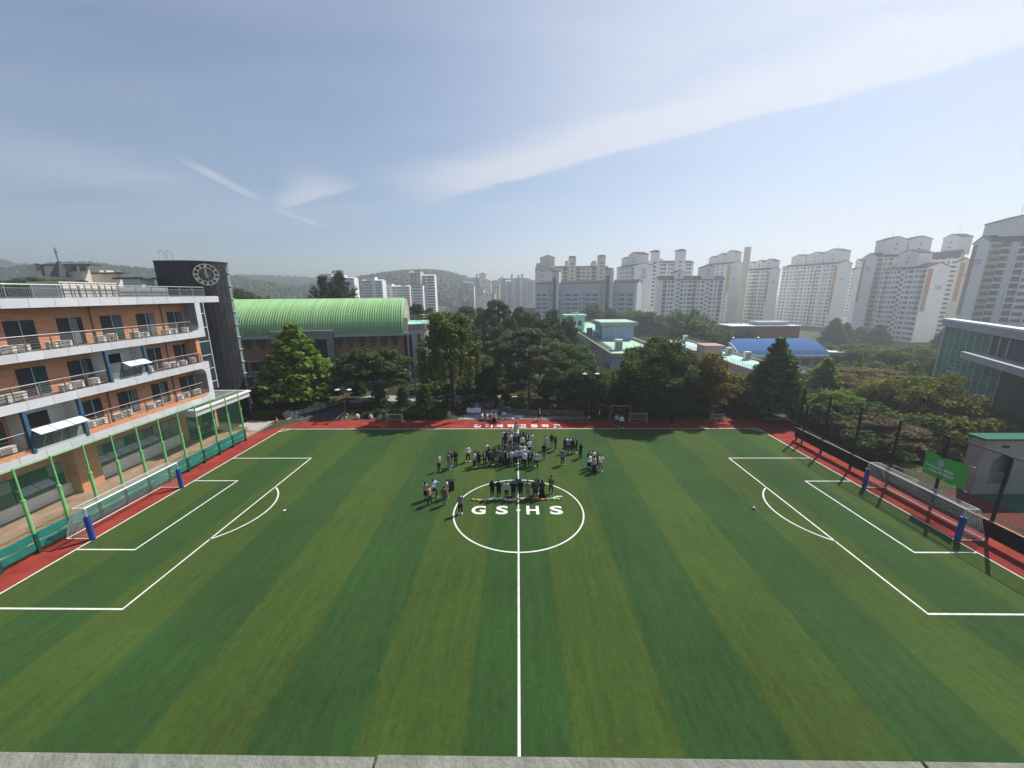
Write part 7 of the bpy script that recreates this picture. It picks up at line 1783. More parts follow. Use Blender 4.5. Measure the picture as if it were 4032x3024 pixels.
for i, (px, yt, w, Y) in enumerate(sorted(belt)): tree('broadleaf_tree', 'wood' if i % 3 else 'broad', px, Y, yt, w*1.1, ('mid', 'pine', 'dark')[i % 3], 'hazy tree below the white towers, %s from the mint roofed block' % names20[i], group='trees at the foot of the white towers')
for i, (px, yt, w, Y) in enumerate(((3268, 1258, 66, 205), (3312, 1275, 52, 210), (3372, 1290, 60, 215), (3442, 1282, 62, 200), (3700, 1300, 60, 150), (3735, 1320, 60, 140))):
    tree('conifer_tree', 'conifer', px, Y, yt, w*1.2, 'dark', 'hazy dark conifer below tower 127, %s from the brown block' % names20[i] if i < 4 else ('hazy dark conifer left of the glass building, %s one' % ('taller' if i == 4 else 'shorter')))
belt2 = [(3285, 1345, 120, 140), (3345, 1375, 110, 118), (3400, 1350, 130, 130), (3470, 1352, 130, 122), (3545, 1362, 140, 110), (3630, 1345, 140, 112), (3700, 1372, 130, 96), (3440, 1405, 120, 100), (3600, 1410, 120, 88), (3510, 1435, 100, 92), (3330, 1420, 110, 100)]
for i, (px, yt, w, Y) in enumerate(sorted(belt2)): tree('broadleaf_tree', 'broad' if i % 2 else 'wood', px, Y, yt, w*1.15, ('mid', 'olive', 'dark', 'mid')[i % 4], 'hazy green tree before the glass building, %s right of the blue roof' % names20[i], group='trees between the blue roof and the glass building')
for i, (px, yt, w, Y) in enumerate(((935, 1142, 80, 128), (985, 1130, 90, 130), (1040, 1136, 90, 128), (1075, 1150, 60, 126))): tree('pine_tree', 'wood', px, Y, yt, w*1.2, 'olive', 'sunlit dark pine above the gymnasium roof, %s from the clock tower' % names20[i], group='pines above the left end of the gymnasium roof')
tree('spruce_tree', 'spruce', 1305, 100, 1116, 230, 'spruce', 'sparse grey green spruce above the gymnasium roof, shorter left one'); tree('spruce_tree', 'spruce', 1368, 101, 1100, 250, 'spruce', 'sparse grey green spruce above the gymnasium roof, taller right one')
kn = [(-60, 1100, 120, 112), (15, 1105, 120, 116), (85, 1098, 115, 120), (150, 1092, 115, 116), (215, 1086, 110, 114), (275, 1084, 100, 117), (335, 1090, 95, 119), (390, 1098, 85, 118), (430, 1110, 60, 120)]
for i, (px, yt, w, Y) in enumerate(kn): tree('broadleaf_tree', 'wood' if i % 2 else 'broad', px, Y, yt, w*1.15, ('mid', 'dark', 'olive')[i % 3], 'dark tree over the dormitory roof below the church, %s from the left' % names20[i], group='trees in front of the church')
# parked cars glimpsed under the trees on the right
def car(x, y, rz, col, label):
    o = thing('parked_car', label, 'car', (x, y, terrain(x, y)+.02), rz, 'cars in the car park behind the trees')
    mc = mat('car_paint_%d' % int(sum(col)*1000), col, .3, spec=.6)
    prof = [(-2.1, .3), (-2.15, .75), (-1.2, .92), (-.7, 1.42), (.9, 1.45), (1.6, .98), (2.15, .85), (2.2, .3)]
    link('body', MB().prism([(p[0], p[1]) for p in prof], 'y', -.85, .85).mesh('body', mc), o, world=False)
    link('side_windows', MB().prism([(-1.0, .98), (-.6, 1.34), (.8, 1.36), (1.35, .98)], 'y', -.87, .87).mesh('side_windows', m_gwin), o, world=False)
    for a in (-1.35, 1.35):
        for s in (-1, 1): link('wheel', MB().tube([(a, s*.72, .32), (a, s*.9, .32)], .32, 12).mesh('wheel', m_bpad), o, world=False)
for i, (px, py, c, lb) in enumerate(((3490, 1480, (.7, .7, .68), 'white parked car at the left of the car park behind the rusty tree'), (3525, 1476, (.45, .46, .47), 'silver parked car in the car park, second from the rusty tree'), (3560, 1480, (.72, .72, .7), 'white parked car in the car park, third from the rusty tree'), (3590, 1490, (.08, .09, .1), 'dark parked car at the right of the car park behind the rusty tree'))):
    p = atY(px, 1480, 82+i*1.5); car(p.x, 82+i*1.5, R(20), c, lb)
# ================================================================== people
m_skin = mat('skin', (0.42, 0.255, 0.185), 0.6, 0.05, 4)
m_hair = mat('black_hair', (0.012, 0.010, 0.009), 0.45, spec=0.4)
m_hairb = mat('brown_hair', (0.045, 0.026, 0.017), 0.45)
m_eye = mat('eye', (0.01, 0.01, 0.01), 0.3)
def loft(b, secs, n=12):
    vs = []
    for (x, y, z), rx, ry in secs:
        for k in range(n): a = 2*PI*k/n; vs.append((x+rx*math.cos(a), y+ry*math.sin(a), z))
    fs = [(i*n+k, i*n+(k+1) % n, (i+1)*n+(k+1) % n, (i+1)*n+k) for i in range(len(secs)-1) for k in range(n)]
    fs += [tuple(range(n))[::-1], tuple((len(secs)-1)*n+k for k in range(n))]
    b.add(vs, fs)
def remesh(b, name, m, vox=0.02, extra=None, extra_m=None):
    me = b.mesh(name, m); o = bpy.data.objects.new('t', me); COL.objects.link(o)
    md = o.modifiers.new('r', 'REMESH'); md.mode = 'VOXEL'; md.voxel_size = vox; md.use_smooth_shade = True
    sm = o.modifiers.new('s', 'SMOOTH'); sm.factor = .5; sm.iterations = 2
    dg = bpy.context.evaluated_depsgraph_get(); dg.update()
    r = bpy.data.meshes.new_from_object(o.evaluated_get(dg)); bpy.data.objects.remove(o); bpy.data.meshes.remove(me)
    r.name = name
    if extra:
        bm = bmesh.new(); bm.from_mesh(r); e = extra.mesh('e', m)
        for p in e.polygons: p.material_index = 0
        bm.from_mesh(e); bm.to_mesh(r); bm.free()
    r.materials.clear(); r.materials.append(m)
    r.polygons.foreach_set('use_smooth', [True]*len(r.polygons)); return r
ARM = {  # elbow, wrist, hand for the right (+x) arm; mirrored unless given per side
 'down': [((.235, .02, 1.13), (.245, -.03, .90), (.24, -.05, .80))]*2,
 'cross': [((.235, -.05, 1.13), (-.02, -.21, 1.14), (-.11, -.18, 1.17))]*2,
 'phone': [((.225, -.03, 1.13), (.08, -.26, 1.15), (.04, -.31, 1.20))]*2,
 'back': [((.245, .09, 1.14), (.08, .17, .97), (.01, .17, .93))]*2,
 'front': [((.235, -.02, 1.12), (.08, -.17, .95), (.02, -.20, .90))]*2,
 'ear': [((.31, -.06, 1.27), (.17, -.11, 1.50), (.12, -.10, 1.58)), ((.235, .02, 1.13), (.245, -.03, .90), (.24, -.05, .80))],
 'point': [((.26, -.20, 1.28), (.27, -.43, 1.38), (.27, -.53, 1.43)), ((.235, -.05, 1.14), (.12, -.24, 1.05), (.07, -.29, 1.03))],
 'stride': [((.235, -.08, 1.13), (.235, -.20, .93), (.23, -.25, .85)), ((.235, .10, 1.14), (.25, .13, .90), (.25, .14, .80))],
 'wide': [((.25, .02, 1.13), (.09, -.22, 1.06), (.03, -.26, 1.06))]*2,
 'bend': [((.21, -.20, 1.08), (.16, -.36, .92), (.14, -.42, .86))]*2,
}
LEG = {'down': 's', 'cross': 's', 'phone': 's', 'back': 'a', 'front': 's', 'ear': 'a', 'point': 'w', 'stride': 'w', 'wide': 'a', 'bend': 'a'}
LEGS = {  # knee, ankle, per side (+x, -x)
 's': [((.095, -.01, .49), (.10, .02, .09)), ((.095, -.01, .49), (.10, .02, .09))],
 'a': [((.125, -.01, .49), (.17, .02, .09)), ((.125, -.01, .49), (.17, .02, .09))],
 'w': [((.10, -.16, .50), (.11, -.20, .09)), ((.095, .04, .49), (.10, .24, .11))]}
def lean(p, pose):
    if pose != 'bend' or p[2] < .92: return p
    a = R(24); y, z = p[1], p[2]-.92; return (p[0], y*math.cos(a)-z*math.sin(a), .92+y*math.sin(a)+z*math.cos(a))
def arm_pts(pose, s):
    e, w, h_ = ARM[pose][0 if s > 0 else 1]
    return [lean((s*.165, 0, 1.405), pose)]+[(s*q[0], q[1], q[2]) if pose != 'bend' else (s*q[0], q[1]-.12, q[2]-.02) for q in (e, w, h_)]
def body_mesh(pose, long):
    b = MB(); L = lambda p: lean(p, pose)
    secs = [((0, .0, .84), .135, .10), ((0, .01, .92), .155, .105), ((0, 0, 1.05), .130, .095), ((0, -.005, 1.20), .155, .105), ((0, 0, 1.34), .17, .105), ((0, .005, 1.43), .13, .08)]
    loft(b, [(L(c), rx, ry) for c, rx, ry in secs])
    b.tube([L((0, .01, 1.40)), L((0, -.005, 1.53))], [.062, .054], 10)
    hc = L((0, -.018, 1.615)); loft(b, [((hc[0], hc[1]-.012, hc[2]-.115), .035, .045), ((hc[0], hc[1]-.008, hc[2]-.075), .058, .075), (hc, .073, .092), ((hc[0], hc[1]+.006, hc[2]+.06), .068, .088), ((hc[0], hc[1]+.008, hc[2]+.105), .035, .045)], 14)
    b.ball((hc[0], hc[1]-.098, hc[2]-.018), .014, .020, .026, 6, 4)
    for s in (-1, 1): b.ball((hc[0]+s*.073, hc[1]+.005, hc[2]-.012), .014, .022, .034, 6, 4)
    fing = MB()
    for s in (-1, 1):
        p = arm_pts(pose, s); b.tube([L((s*.10, 0, 1.385)), p[0], p[1], p[2]], [.06, .056, .042, .030], 8)
        w, h_ = Vector(p[2]), Vector(p[3]); d = (h_-w).normalized(); b.tube([w-d*.02, w+d*.03, w+d*.085], [.028, .038, .034], 8)
        side = d.cross(Vector((s, 0, .3))).normalized(); nrm = d.cross(side).normalized()
        for i, (off, ln) in enumerate(((-.030, .066), (-.010, .078), (.010, .072), (.030, .056))):
            q = w+d*.07+side*off; fing.tube([q, q+d*ln*.55+nrm*.004, q+d*ln*.9+nrm*.022], [.0095, .0085, .007], 6)
        q = w+d*.03+side*-.034; fing.tube([q, q+d*.028+side*-.022, q+d*.058+side*-.026+nrm*.008], [.011, .010, .008], 6)
        k, a = LEGS[LEG[pose]][0 if s > 0 else 1]; k = (s*k[0], k[1], k[2]); a = (s*a[0], a[1], a[2])
        b.tube([(s*.08, 0, .90), (s*.09, -.005, .72), k, (k[0]*.4+a[0]*.6, (k[1]+a[1])/2+.025, .30), a], [.088, .080, .054, .050, .036], 10)
        b.tube([(a[0], a[1]+.04, a[2]-.05), (a[0]+s*.01, a[1]-.06, a[2]-.05), (a[0]+s*.02, a[1]-.15, a[2]-.06)], [.036, .038, .026], 8)
    return remesh(b, 'body', m_skin, .02, fing)
def top_mesh(pose, kind):
    b = MB(); L = lambda p: lean(p, pose); g = {'tee': .018, 'shirt': .020, 'vest': .018, 'jacket': .032, 'coat': .036}[kind]; hem = {'tee': .87, 'shirt': .86, 'vest': .86, 'jacket': .80, 'coat': .62}[kind]
    secs = [((0, .0, hem), .165, .12), ((0, .005, .95), .158, .112), ((0, 0, 1.06), .145, .105), ((0, -.005, 1.20), .158, .108), ((0, 0, 1.34), .172, .108), ((0, .005, 1.425), .135, .085), ((0, .008, 1.465), .07, .065)]
    loft(b, [(L(c), rx+g, ry+g) for c, rx, ry in secs], 14)
    for s in (-1, 1):
        p = [Vector(q) for q in arm_pts(pose, s)]; c0 = Vector(L((s*.10, 0, 1.385)))
        if kind in ('tee', 'vest'): b.tube([c0, p[0], p[0].lerp(p[1], .72)], [.066, .064+g*.5, .060+g*.6], 10)
        else: b.tube([c0, p[0], p[1], p[2]-(p[2]-p[1])*.06], [.066, .060+g*.6, .050+g*.7, .036+g*.6], 10)
    return remesh(b, kind, m_skin, .021)
def bottom_mesh(lg, kind):
    b = MB()
    if kind in ('skirt', 'long_skirt'):
        z1 = .50 if kind == 'skirt' else .16; r = 1.25 if kind == 'skirt' else 1.5
        loft(b, [((0, .005, .98), .145, .105), ((0, .005, .86), .185, .14), ((0, 0, z1), .185*r, .15*r), ((0, 0, z1+.02), .165*r, .13*r)], 18)
        return b.mesh(kind, m_skin, True)
    loft(b, [((0, .005, .80), .16, .12), ((0, .005, .92), .168, .118), ((0, .005, .985), .145, .105)], 14)
    for s, (k, a) in zip((1, -1), LEGS[lg]):
        k = (s*k[0], k[1], k[2]); a = (s*a[0], a[1], a[2])
        if kind == 'shorts': b.tube([(s*.08, 0, .90), (s*.09, -.005, .72), (k[0], k[1], k[2]+.02)], [.10, .095, .088], 10)
        else: b.tube([(s*.08, 0, .90), (s*.09, -.005, .72), k, (a[0], a[1]+.005, a[2]+.0)], [.10, .092, .072, .062], 10)
    return remesh(b, kind, m_skin, .022)
def shoe_mesh(lg):
    out = []
    for s, (k, a) in zip((1, -1), LEGS[lg]):
        x, y, z = s*a[0], a[1], a[2]-.09
        b = MB(); vs = []; n = 10
        for zz_, g in ((z+.0, 1.0), (z+.035, 1.02), (z+.07, .8)):
            for i in range(n):
                t = 2*PI*i/n; ly = -.075+.135*math.sin(t); vs.append((x+s*.012+g*.046*math.cos(t), y+ly*g+(0 if zz_ < z+.06 else .04), zz_))
        fs = [(r*n+i, r*n+(i+1) % n, (r+1)*n+(i+1) % n, (r+1)*n+i) for r in range(2) for i in range(n)]+[tuple(range(n))[::-1], tuple(2*n+i for i in range(n))]
        out.append(b.add(vs, fs).mesh('shoe', m_skin, True))
    return out
def hair_mesh(long, pose):
    b = MB(); h_ = lean((0, .006, 1.642), pose); b.ball(h_, .086, .102, .094, 12, 8)
    if long: loft(b, [(lean((0, .055, 1.30), pose), .10, .035), (lean((0, .06, 1.42), pose), .105, .05), (lean((0, .04, 1.55), pose), .095, .065), (lean((0, .02, 1.64), pose), .085, .08)], 12)
    else: b.ball(lean((0, .045, 1.59), pose), .074, .062, .07, 10, 6)
    return b.mesh('hair', m_hair, True)
def eyes_mesh(pose):
    b = MB()
    for s in (-1, 1): b.ball(lean((s*.030, -.103, 1.622), pose), .011, .008, .007, 6, 4)
    b.ball(lean((0, -.098, 1.555), pose), .020, .006, .005, 6, 4); return b.mesh('face_features', m_eye)
_T = {}
def T_(key, fn):
    if key not in _T: _T[key] = fn()
    return _T[key]
CL = {'white': (.80, .80, .78), 'lightblue': (.42, .52, .70), 'black': (.014, .014, .016), 'dark': (.030, .032, .038), 'navy': (.022, .030, .050), 'grey': (.26, .26, .27), 'lgrey': (.42, .42, .42), 'beige': (.52, .43, .33), 'cream': (.62, .57, .48), 'brown': (.17, .125, .095), 'mint': (.40, .52, .52), 'blue': (.06, .13, .42), 'jeans': (.10, .17, .27), 'ltjeans': (.24, .32, .40), 'charcoal': (.055, .055, .06), 'pink': (.62, .07, .17), 'palepink': (.55, .40, .36), 'green': (.10, .13, .11), 'dkgreen': (.016, .045, .034), 'peach': (.55, .36, .27), 'lilac': (.50, .48, .60), 'greygreen': (.20, .25, .24), 'taupe': (.24, .20, .17), 'khaki': (.40, .35, .28)}
def cmat(c): return mat('cloth_'+c, CL[c], .85, .12, 6, .15, 30, spec=.15)
def slotted(name, me, o, m):
    c = link(name, me, o, world=False); c.material_slots[0].link = 'OBJECT'; c.material_slots[0].material = m; return c
TOPN = {'tee': 'shirt', 'shirt': 'shirt', 'vest': 'vest', 'jacket': 'jacket', 'coat': 'coat'}
_pn = [0]
def person(px, py, face, pose, top, tc, bot, bc, hair, label, hgt=1.0, group=None, shoes=None, front=None):
    p = gp(px, py, 0.012); _pn[0] += 1
    o = thing('person', label, 'person', (p.x, p.y, 0.012), R(face+rnd.uniform(-7, 7)), group)
    s = hgt*rnd.uniform(.985, 1.015); o.scale = (s*rnd.uniform(.97, 1.05),)*2+(s,)
    lg = LEG[pose]; long = hair in ('l', 'lb')
    link('body', T_(('body', pose), lambda: body_mesh(pose, long)), o, world=False)
    slotted('hair', T_(('hair', long, pose == 'bend'), lambda: hair_mesh(long, pose)), o, m_hairb if hair.endswith('b') else m_hair)
    link('face_features', T_(('eyes', pose == 'bend'), lambda: eyes_mesh(pose)), o, world=False)
    slotted(TOPN[top], T_(('top', pose, top), lambda: top_mesh(pose, top)), o, cmat(tc))
    slotted(bot, T_(('bot', lg, bot), lambda: bottom_mesh(lg, bot)), o, cmat(bc))
    sh = shoes or rnd.choice(['white', 'white', 'black', 'lgrey'])
    for me in T_(('shoe', lg), lambda: shoe_mesh(lg)): slotted('shoe', me, o, cmat(sh))
    if front:   # open jacket: shirt showing down the middle of the chest
        me = T_(('front', top), lambda: MB().prism([(-.045, .95), (-.06, 1.40), (0, 1.42), (.06, 1.40), (.045, .95)], 'y', -.165, -.10).mesh('shirt_front', m_skin)); slotted('shirt_front', me, o, cmat(front))
    return o
A1 = lambda x, y: (1640+x/6.144, 1640+y/6.144)
A2 = lambda x, y: (1840+x/6.9125, 1640+y/6.9125)
A3 = lambda x, y: (2100+x/6.9125, 1660+y/6.9125)
A4 = lambda x, y: (1640+x/5.53, 1850+y/5.53)
A5 = lambda x, y: (1880+x/5.53, 1850+y/5.53)
A6 = lambda x, y: (1800+x/6.9125, 1560+y/6.9125)
A7 = lambda x, y: (2300+x/5.53, 1560+y/5.53)
G1, G2, G3, G4 = 'crowd of students on the halfway line', 'row of guests behind the garland', 'small groups at the side of the crowd', 'people beyond the touchline'
def P(a, xy, *r, **k): person(*a(*xy), *r, **k)
# ---- left of the crowd
P(A1, (548, 1318), 35, 'cross', 'tee', 'beige', 'trousers', 'black', 's', 'person in beige shirt with folded arms, farthest left of those level with the crowd', group=G3)
P(A1, (790, 1278), 150, 'down', 'vest', 'taupe', 'trousers', 'ltjeans', 's', 'person in grey brown vest and pale jeans, second from left beside the crowd', group=G3, hgt=1.03)
P(A1, (815, 1218), 40, 'down', 'jacket', 'navy', 'trousers', 'black', 's', 'person in dark clothes half hidden behind the grey brown vest', group=G3)
P(A1, (950, 1200), 25, 'front', 'jacket', 'navy', 'trousers', 'navy', 'l', 'long haired person in navy holding white paper, left of the crowd', group=G3)
P(A1, (1250, 1085), 10, 'wide', 'shirt', 'white', 'trousers', 'black', 's', 'person standing astride in loose white shirt, alone at the left of the crowd', group=G1, hgt=1.04)
P(A1, (1400, 1232), 45, 'phone', 'jacket', 'lgrey', 'trousers', 'black', 's', 'person in pale grey cardigan at the left end of the crowd front', group=G1)
P(A1, (1462, 1165), 5, 'down', 'tee', 'black', 'trousers', 'charcoal', 's', 'person in black hoodie with white badge behind the pale grey cardigan', group=G1, front='lgrey', hgt=1.03)
P(A1, (1515, 1222), 200, 'front', 'jacket', 'dark', 'trousers', 'black', 's', 'dark coated person, second in the crowd front from the left', group=G1)
P(A2, (480, 1345), 0, 'front', 'jacket', 'black', 'trousers', 'black', 's', 'person in open black jacket over white, third in the crowd front', group=G1, front='white')
P(A2, (530, 1130), 20, 'down', 'tee', 'white', 'trousers', 'black', 's', 'person in white tee behind the open black jacket, left of the crowd', group=G1, shoes='black')
P(A2, (592, 1235), 60, 'cross', 'tee', 'black', 'trousers', 'black', 's', 'person in black tee with bare forearms, behind the third front row person', group=G1)
P(A2, (665, 1315), 160, 'down', 'jacket', 'green', 'trousers', 'black', 's', 'person in grey green jacket, fourth in the crowd front', group=G1)
P(A2, (795, 1305), 30, 'cross', 'tee', 'charcoal', 'shorts', 'lgrey', 's', 'person in dark tee and pale grey shorts in the crowd front', group=G1)
P(A2, (750, 1190), 0, 'down', 'tee', 'black', 'trousers', 'black', 's', 'person in black behind the grey shorts, bare headed, in the second row', group=G1)
P(A2, (742, 1268), 0, 'down', 'jacket', 'charcoal', 'trousers', 'black', 's', 'person in charcoal directly behind the grey shorts', group=G1)
P(A2, (905, 1170), 0, 'down', 'tee', 'black', 'trousers', 'black', 's', 'person in black hoodie with round white print, left of the white shirted pair', group=G1, front='lgrey')
P(A2, (910, 1300), 0, 'down', 'vest', 'greygreen', 'trousers', 'black', 's', 'person in grey green knit vest with tie, in the crowd front', group=G1)
P(A2, (972, 1250), 10, 'down', 'tee', 'black', 'trousers', 'black', 's', 'person in black between the knit vest and the dark suit, second row', group=G1)
P(A2, (1020, 1318), 15, 'down', 'jacket', 'taupe', 'trousers', 'black', 's', 'person in taupe jacket squeezed beside the dark suit, front of the crowd', group=G1)
P(A2, (1078, 1372), 35, 'down', 'jacket', 'black', 'trousers', 'black', 's', 'person in black suit stepping forward in the middle of the crowd front', group=G1, hgt=1.04, front='white')
P(A2, (1200, 1325), 0, 'front', 'tee', 'white', 'trousers', 'grey', 's', 'person in white tee and grey trousers, left of the halfway line', group=G1)
P(A2, (1330, 1295), 0, 'down', 'shirt', 'lightblue', 'trousers', 'black', 's', 'person in pale blue shirt and tie standing on the halfway line', group=G1)
P(A2, (1450, 1285), 0, 'down', 'tee', 'lightblue', 'shorts', 'charcoal', 's', 'person in pale blue tee and dark shorts, right of the halfway line', group=G1)
P(A2, (1560, 1370), 320, 'down', 'shirt', 'white', 'trousers', 'black', 's', 'person in long white shirt walking, right part of the crowd front', group=G1)
P(A2, (1630, 1300), 0, 'down', 'tee', 'lilac', 'trousers', 'charcoal', 's', 'person in lilac white tee in the second row at right', group=G1)
P(A2, (1710, 1352), 0, 'phone', 'jacket', 'black', 'trousers', 'black', 's', 'person in open black jacket over grey, right end of the crowd front', group=G1, front='lgrey')
P(A2, (1865, 1395), 0, 'ear', 'shirt', 'lightblue', 'trousers', 'black', 's', 'person in pale blue shirt raising one hand to the ear, rightmost of the front', group=G1)
P(A2, (1805, 1345), 15, 'down', 'tee', 'grey', 'trousers', 'khaki', 's', 'person in grey with light trousers, hidden behind the raised hand', group=G1)
P(A2, (2085, 1168), 185, 'down', 'tee', 'black', 'trousers', 'jeans', 's', 'person in black tee and blue jeans seen from behind, right of the crowd', group=G3, hgt=1.04)
P(A2, (2130, 905), 10, 'cross', 'tee', 'lgrey', 'trousers', 'lgrey', 'sb', 'person in pale grey with folded arms behind the blue jeans', group=G3)
P(A2, (1690, 1030), 190, 'down', 'tee', 'white', 'trousers', 'black', 's', 'person in white tee seen from behind, right part of the crowd', group=G1)
P(A2, (1755, 835), 10, 'down', 'shirt', 'cream', 'trousers', 'cream', 's', 'person in cream shirt with dark strap behind the white tee', group=G1)
P(A2, (1622, 815), 10, 'front', 'jacket', 'black', 'trousers', 'black', 's', 'person in black jacket over white, left of the cream shirt', group=G1, front='white')
P(A2, (1498, 905), 185, 'down', 'shirt', 'white', 'trousers', 'black', 's', 'person in long white shirt seen from behind, upper right of the crowd', group=G1)
P(A2, (1412, 862), 200, 'down', 'jacket', 'black', 'trousers', 'charcoal', 's', 'person in black coat next to the long white shirt, upper crowd', group=G1)
P(A2, (1305, 885), 180, 'down', 'jacket', 'charcoal', 'trousers', 'charcoal', 's', 'person in charcoal suit seen from behind, upper middle of the crowd', group=G1, hgt=1.03)
P(A2, (1180, 845), 20, 'cross', 'tee', 'white', 'trousers', 'black', 's', 'person in white tee left of the charcoal suit', group=G1)
P(A2, (1490, 735), 340, 'down', 'jacket', 'black', 'trousers', 'black', 's', 'person in black jacket over white, uppermost right of the crowd', group=G1, front='white')
P(A2, (1325, 745), 0, 'down', 'shirt', 'lightblue', 'trousers', 'black', 's', 'person in pale blue shirt behind the charcoal suit', group=G1)
P(A2, (1185, 690), 0, 'down', 'shirt', 'lgrey', 'trousers', 'grey', 's', 'person in grey jumper just inside the touchline', group=G1)
P(A2, (1335, 515), 180, 'down', 'coat', 'cream', 'trousers', 'white', 'lb', 'person in long cream coat seen from behind on the touchline', group=G1, hgt=1.02)
P(A2, (985, 745), 0, 'down', 'shirt', 'white', 'trousers', 'black', 's', 'person in white shirt with tie, upper left of the crowd', group=G1)
P(A2, (1045, 775), 30, 'phone', 'jacket', 'black', 'trousers', 'black', 's', 'person in black beside the white shirt with tie, upper left of the crowd', group=G1)
P(A2, (1222, 1015), 10, 'down', 'jacket', 'black', 'trousers', 'black', 's', 'person in black jacket and tie in the dense middle of the crowd', group=G1, front='white')
inner = [((1045, 1165), 'black', 'person in black in the dense middle, leftmost of the hidden heads'), ((1105, 1195), 'charcoal', 'person in charcoal in the dense middle, second of the hidden heads'), ((1165, 1200), 'black', 'person in black in the dense middle, below the black jacket and tie'), ((1210, 1165), 'dark', 'person in dark top with white cap in the dense middle'), ((1290, 1140), 'black', 'person in black with hands at the face in the dense middle'), ((1315, 1205), 'black', 'person in black behind the pale blue shirt on the halfway line'), ((1420, 1155), 'lightblue', 'person in pale blue in the second row right of the halfway line'), ((1548, 1165), 'white', 'person in white in the second row, upper right of the dense middle'), ((1075, 1250), 'black', 'person in black right behind the black suit stepping forward'), ((1130, 1240), 'charcoal', 'person in charcoal behind the white tee and grey trousers'), ((1240, 1245), 'dark', 'person in dark top left behind the pale blue shirt and tie'), ((1528, 1262), 'white', 'person in white behind the long white walking shirt'), ((1390, 1232), 'dark', 'person in dark top between the two pale blue shirts')]
for (x, y), c, lb in inner: P(A2, (x, y), rnd.choice([0, 20, -20, 170]), rnd.choice(['down', 'cross', 'front']), 'tee', c, 'trousers', 'black', 's', lb, group=G1)
# ---- right of the crowd
P(A3, (500, 712), 175, 'down', 'tee', 'black', 'trousers', 'khaki', 's', 'person in black tee and sand trousers seen from behind, in the trio at right', group=G3)
P(A3, (600, 785), 290, 'phone', 'shirt', 'black', 'trousers', 'jeans', 's', 'person in black shirt and jeans facing the sand trousers', group=G3)
P(A3, (892, 835), 5, 'down', 'tee', 'white', 'trousers', 'black', 's', 'person in white shirt with backpack straps, tallest of the cluster at right', group=G3, hgt=1.03)
P(A3, (852, 858), 30, 'front', 'jacket', 'dark', 'trousers', 'black', 'l', 'long haired person in dark hoodie, left of the cluster at right', group=G3)
P(A3, (980, 838), 10, 'down', 'shirt', 'lightblue', 'trousers', 'black', 's', 'person in pale blue shirt in the cluster at right', group=G3)
P(A3, (1058, 862), 200, 'down', 'vest', 'black', 'trousers', 'charcoal', 's', 'person in black vest seen from behind in the cluster at right', group=G3)
P(A3, (1148, 840), 330, 'phone', 'jacket', 'black', 'trousers', 'black', 's', 'person in black jacket over white, right of the cluster', group=G3, front='white')
P(A3, (1280, 990), 310, 'down', 'vest', 'black', 'trousers', 'black', 'l', 'ponytailed person in black vest over white sleeves, right of the cluster', group=G3)
P(A3, (790, 1175), 165, 'down', 'jacket', 'grey', 'trousers', 'black', 's', 'person in grey hoodie seen from behind, in front of the cluster at right', group=G3, hgt=1.06, shoes='white')
P(A3, (1520, 1235), 10, 'down', 'jacket', 'dark', 'trousers', 'black', 's', 'person in dark top at the back of the group in white blouses', group=G3)
P(A3, (1620, 1205), 0, 'front', 'shirt', 'white', 'trousers', 'white', 'l', 'person in white blouse at the back of the group at far right', group=G3)
P(A3, (1512, 1325), 40, 'front', 'shirt', 'white', 'skirt', 'black', 'l', 'person in white blouse and black skirt, left of the group at far right', group=G3)
P(A3, (1650, 1375), 110, 'front', 'shirt', 'cream', 'long_skirt', 'dkgreen', 'lb', 'person in long dark green skirt, front of the group at far right', group=G3)
P(A3, (1760, 1245), 0, 'down', 'vest', 'green', 'trousers', 'black', 'lb', 'person in dark olive vest, between the white tops at far right', group=G3)
P(A3, (1825, 1338), 330, 'ear', 'tee', 'white', 'trousers', 'grey', 'l', 'person in white top and grey trousers, rightmost of the group', group=G3)
# ---- row of guests at the garland, seen from behind
P(A5, (325, 608), 180, 'front', 'jacket', 'black', 'trousers', 'black', 'l', 'long haired guest in black jacket, first from left in the row', group=G2, hgt=.97, shoes='white')
P(A5, (465, 622), 178, 'front', 'jacket', 'black', 'trousers', 'black', 's', 'guest in black casual jacket, second from left in the row', group=G2, hgt=1.02)
P(A5, (635, 612), 180, 'front', 'shirt', 'mint', 'trousers', 'black', 's', 'short guest in pale mint jacket, third from left in the row', group=G2, hgt=.93, shoes='black')
P(A5, (780, 625), 180, 'front', 'jacket', 'black', 'trousers', 'dark', 's', 'guest in black suit left of the halfway line, in the row', group=G2)
P(A5, (862, 525), 15, 'phone', 'jacket', 'blue', 'trousers', 'ltjeans', 's', 'person in bright blue jacket and pale jeans facing the row of guests', group=G2, shoes='white')
P(A5, (940, 612), 180, 'front', 'jacket', 'black', 'trousers', 'black', 's', 'tall guest in black suit just right of the halfway line, in the row', group=G2, hgt=1.03)
P(A5, (1095, 630), 180, 'front', 'jacket', 'taupe', 'trousers', 'taupe', 's', 'guest in light grey suit in the row', group=G2)
P(A5, (1250, 612), 178, 'down', 'jacket', 'charcoal', 'trousers', 'dark', 's', 'guest in dark grey jacket with feet apart, in the row', group=G2, hgt=1.04)
P(A5, (1275, 530), 20, 'bend', 'coat', 'black', 'trousers', 'charcoal', 's', 'person in open black coat leaning forward behind the dark grey jacket', group=G2, front='white')
P(A5, (1402, 615), 180, 'front', 'shirt', 'dkgreen', 'long_skirt', 'black', 'l', 'long haired guest in long black skirt, right end of the row', group=G2)
P(A5, (1600, 515), 205, 'back', 'jacket', 'brown', 'trousers', 'black', 'sb', 'person in brown jacket with hands behind the back, right of the row', group=G2)
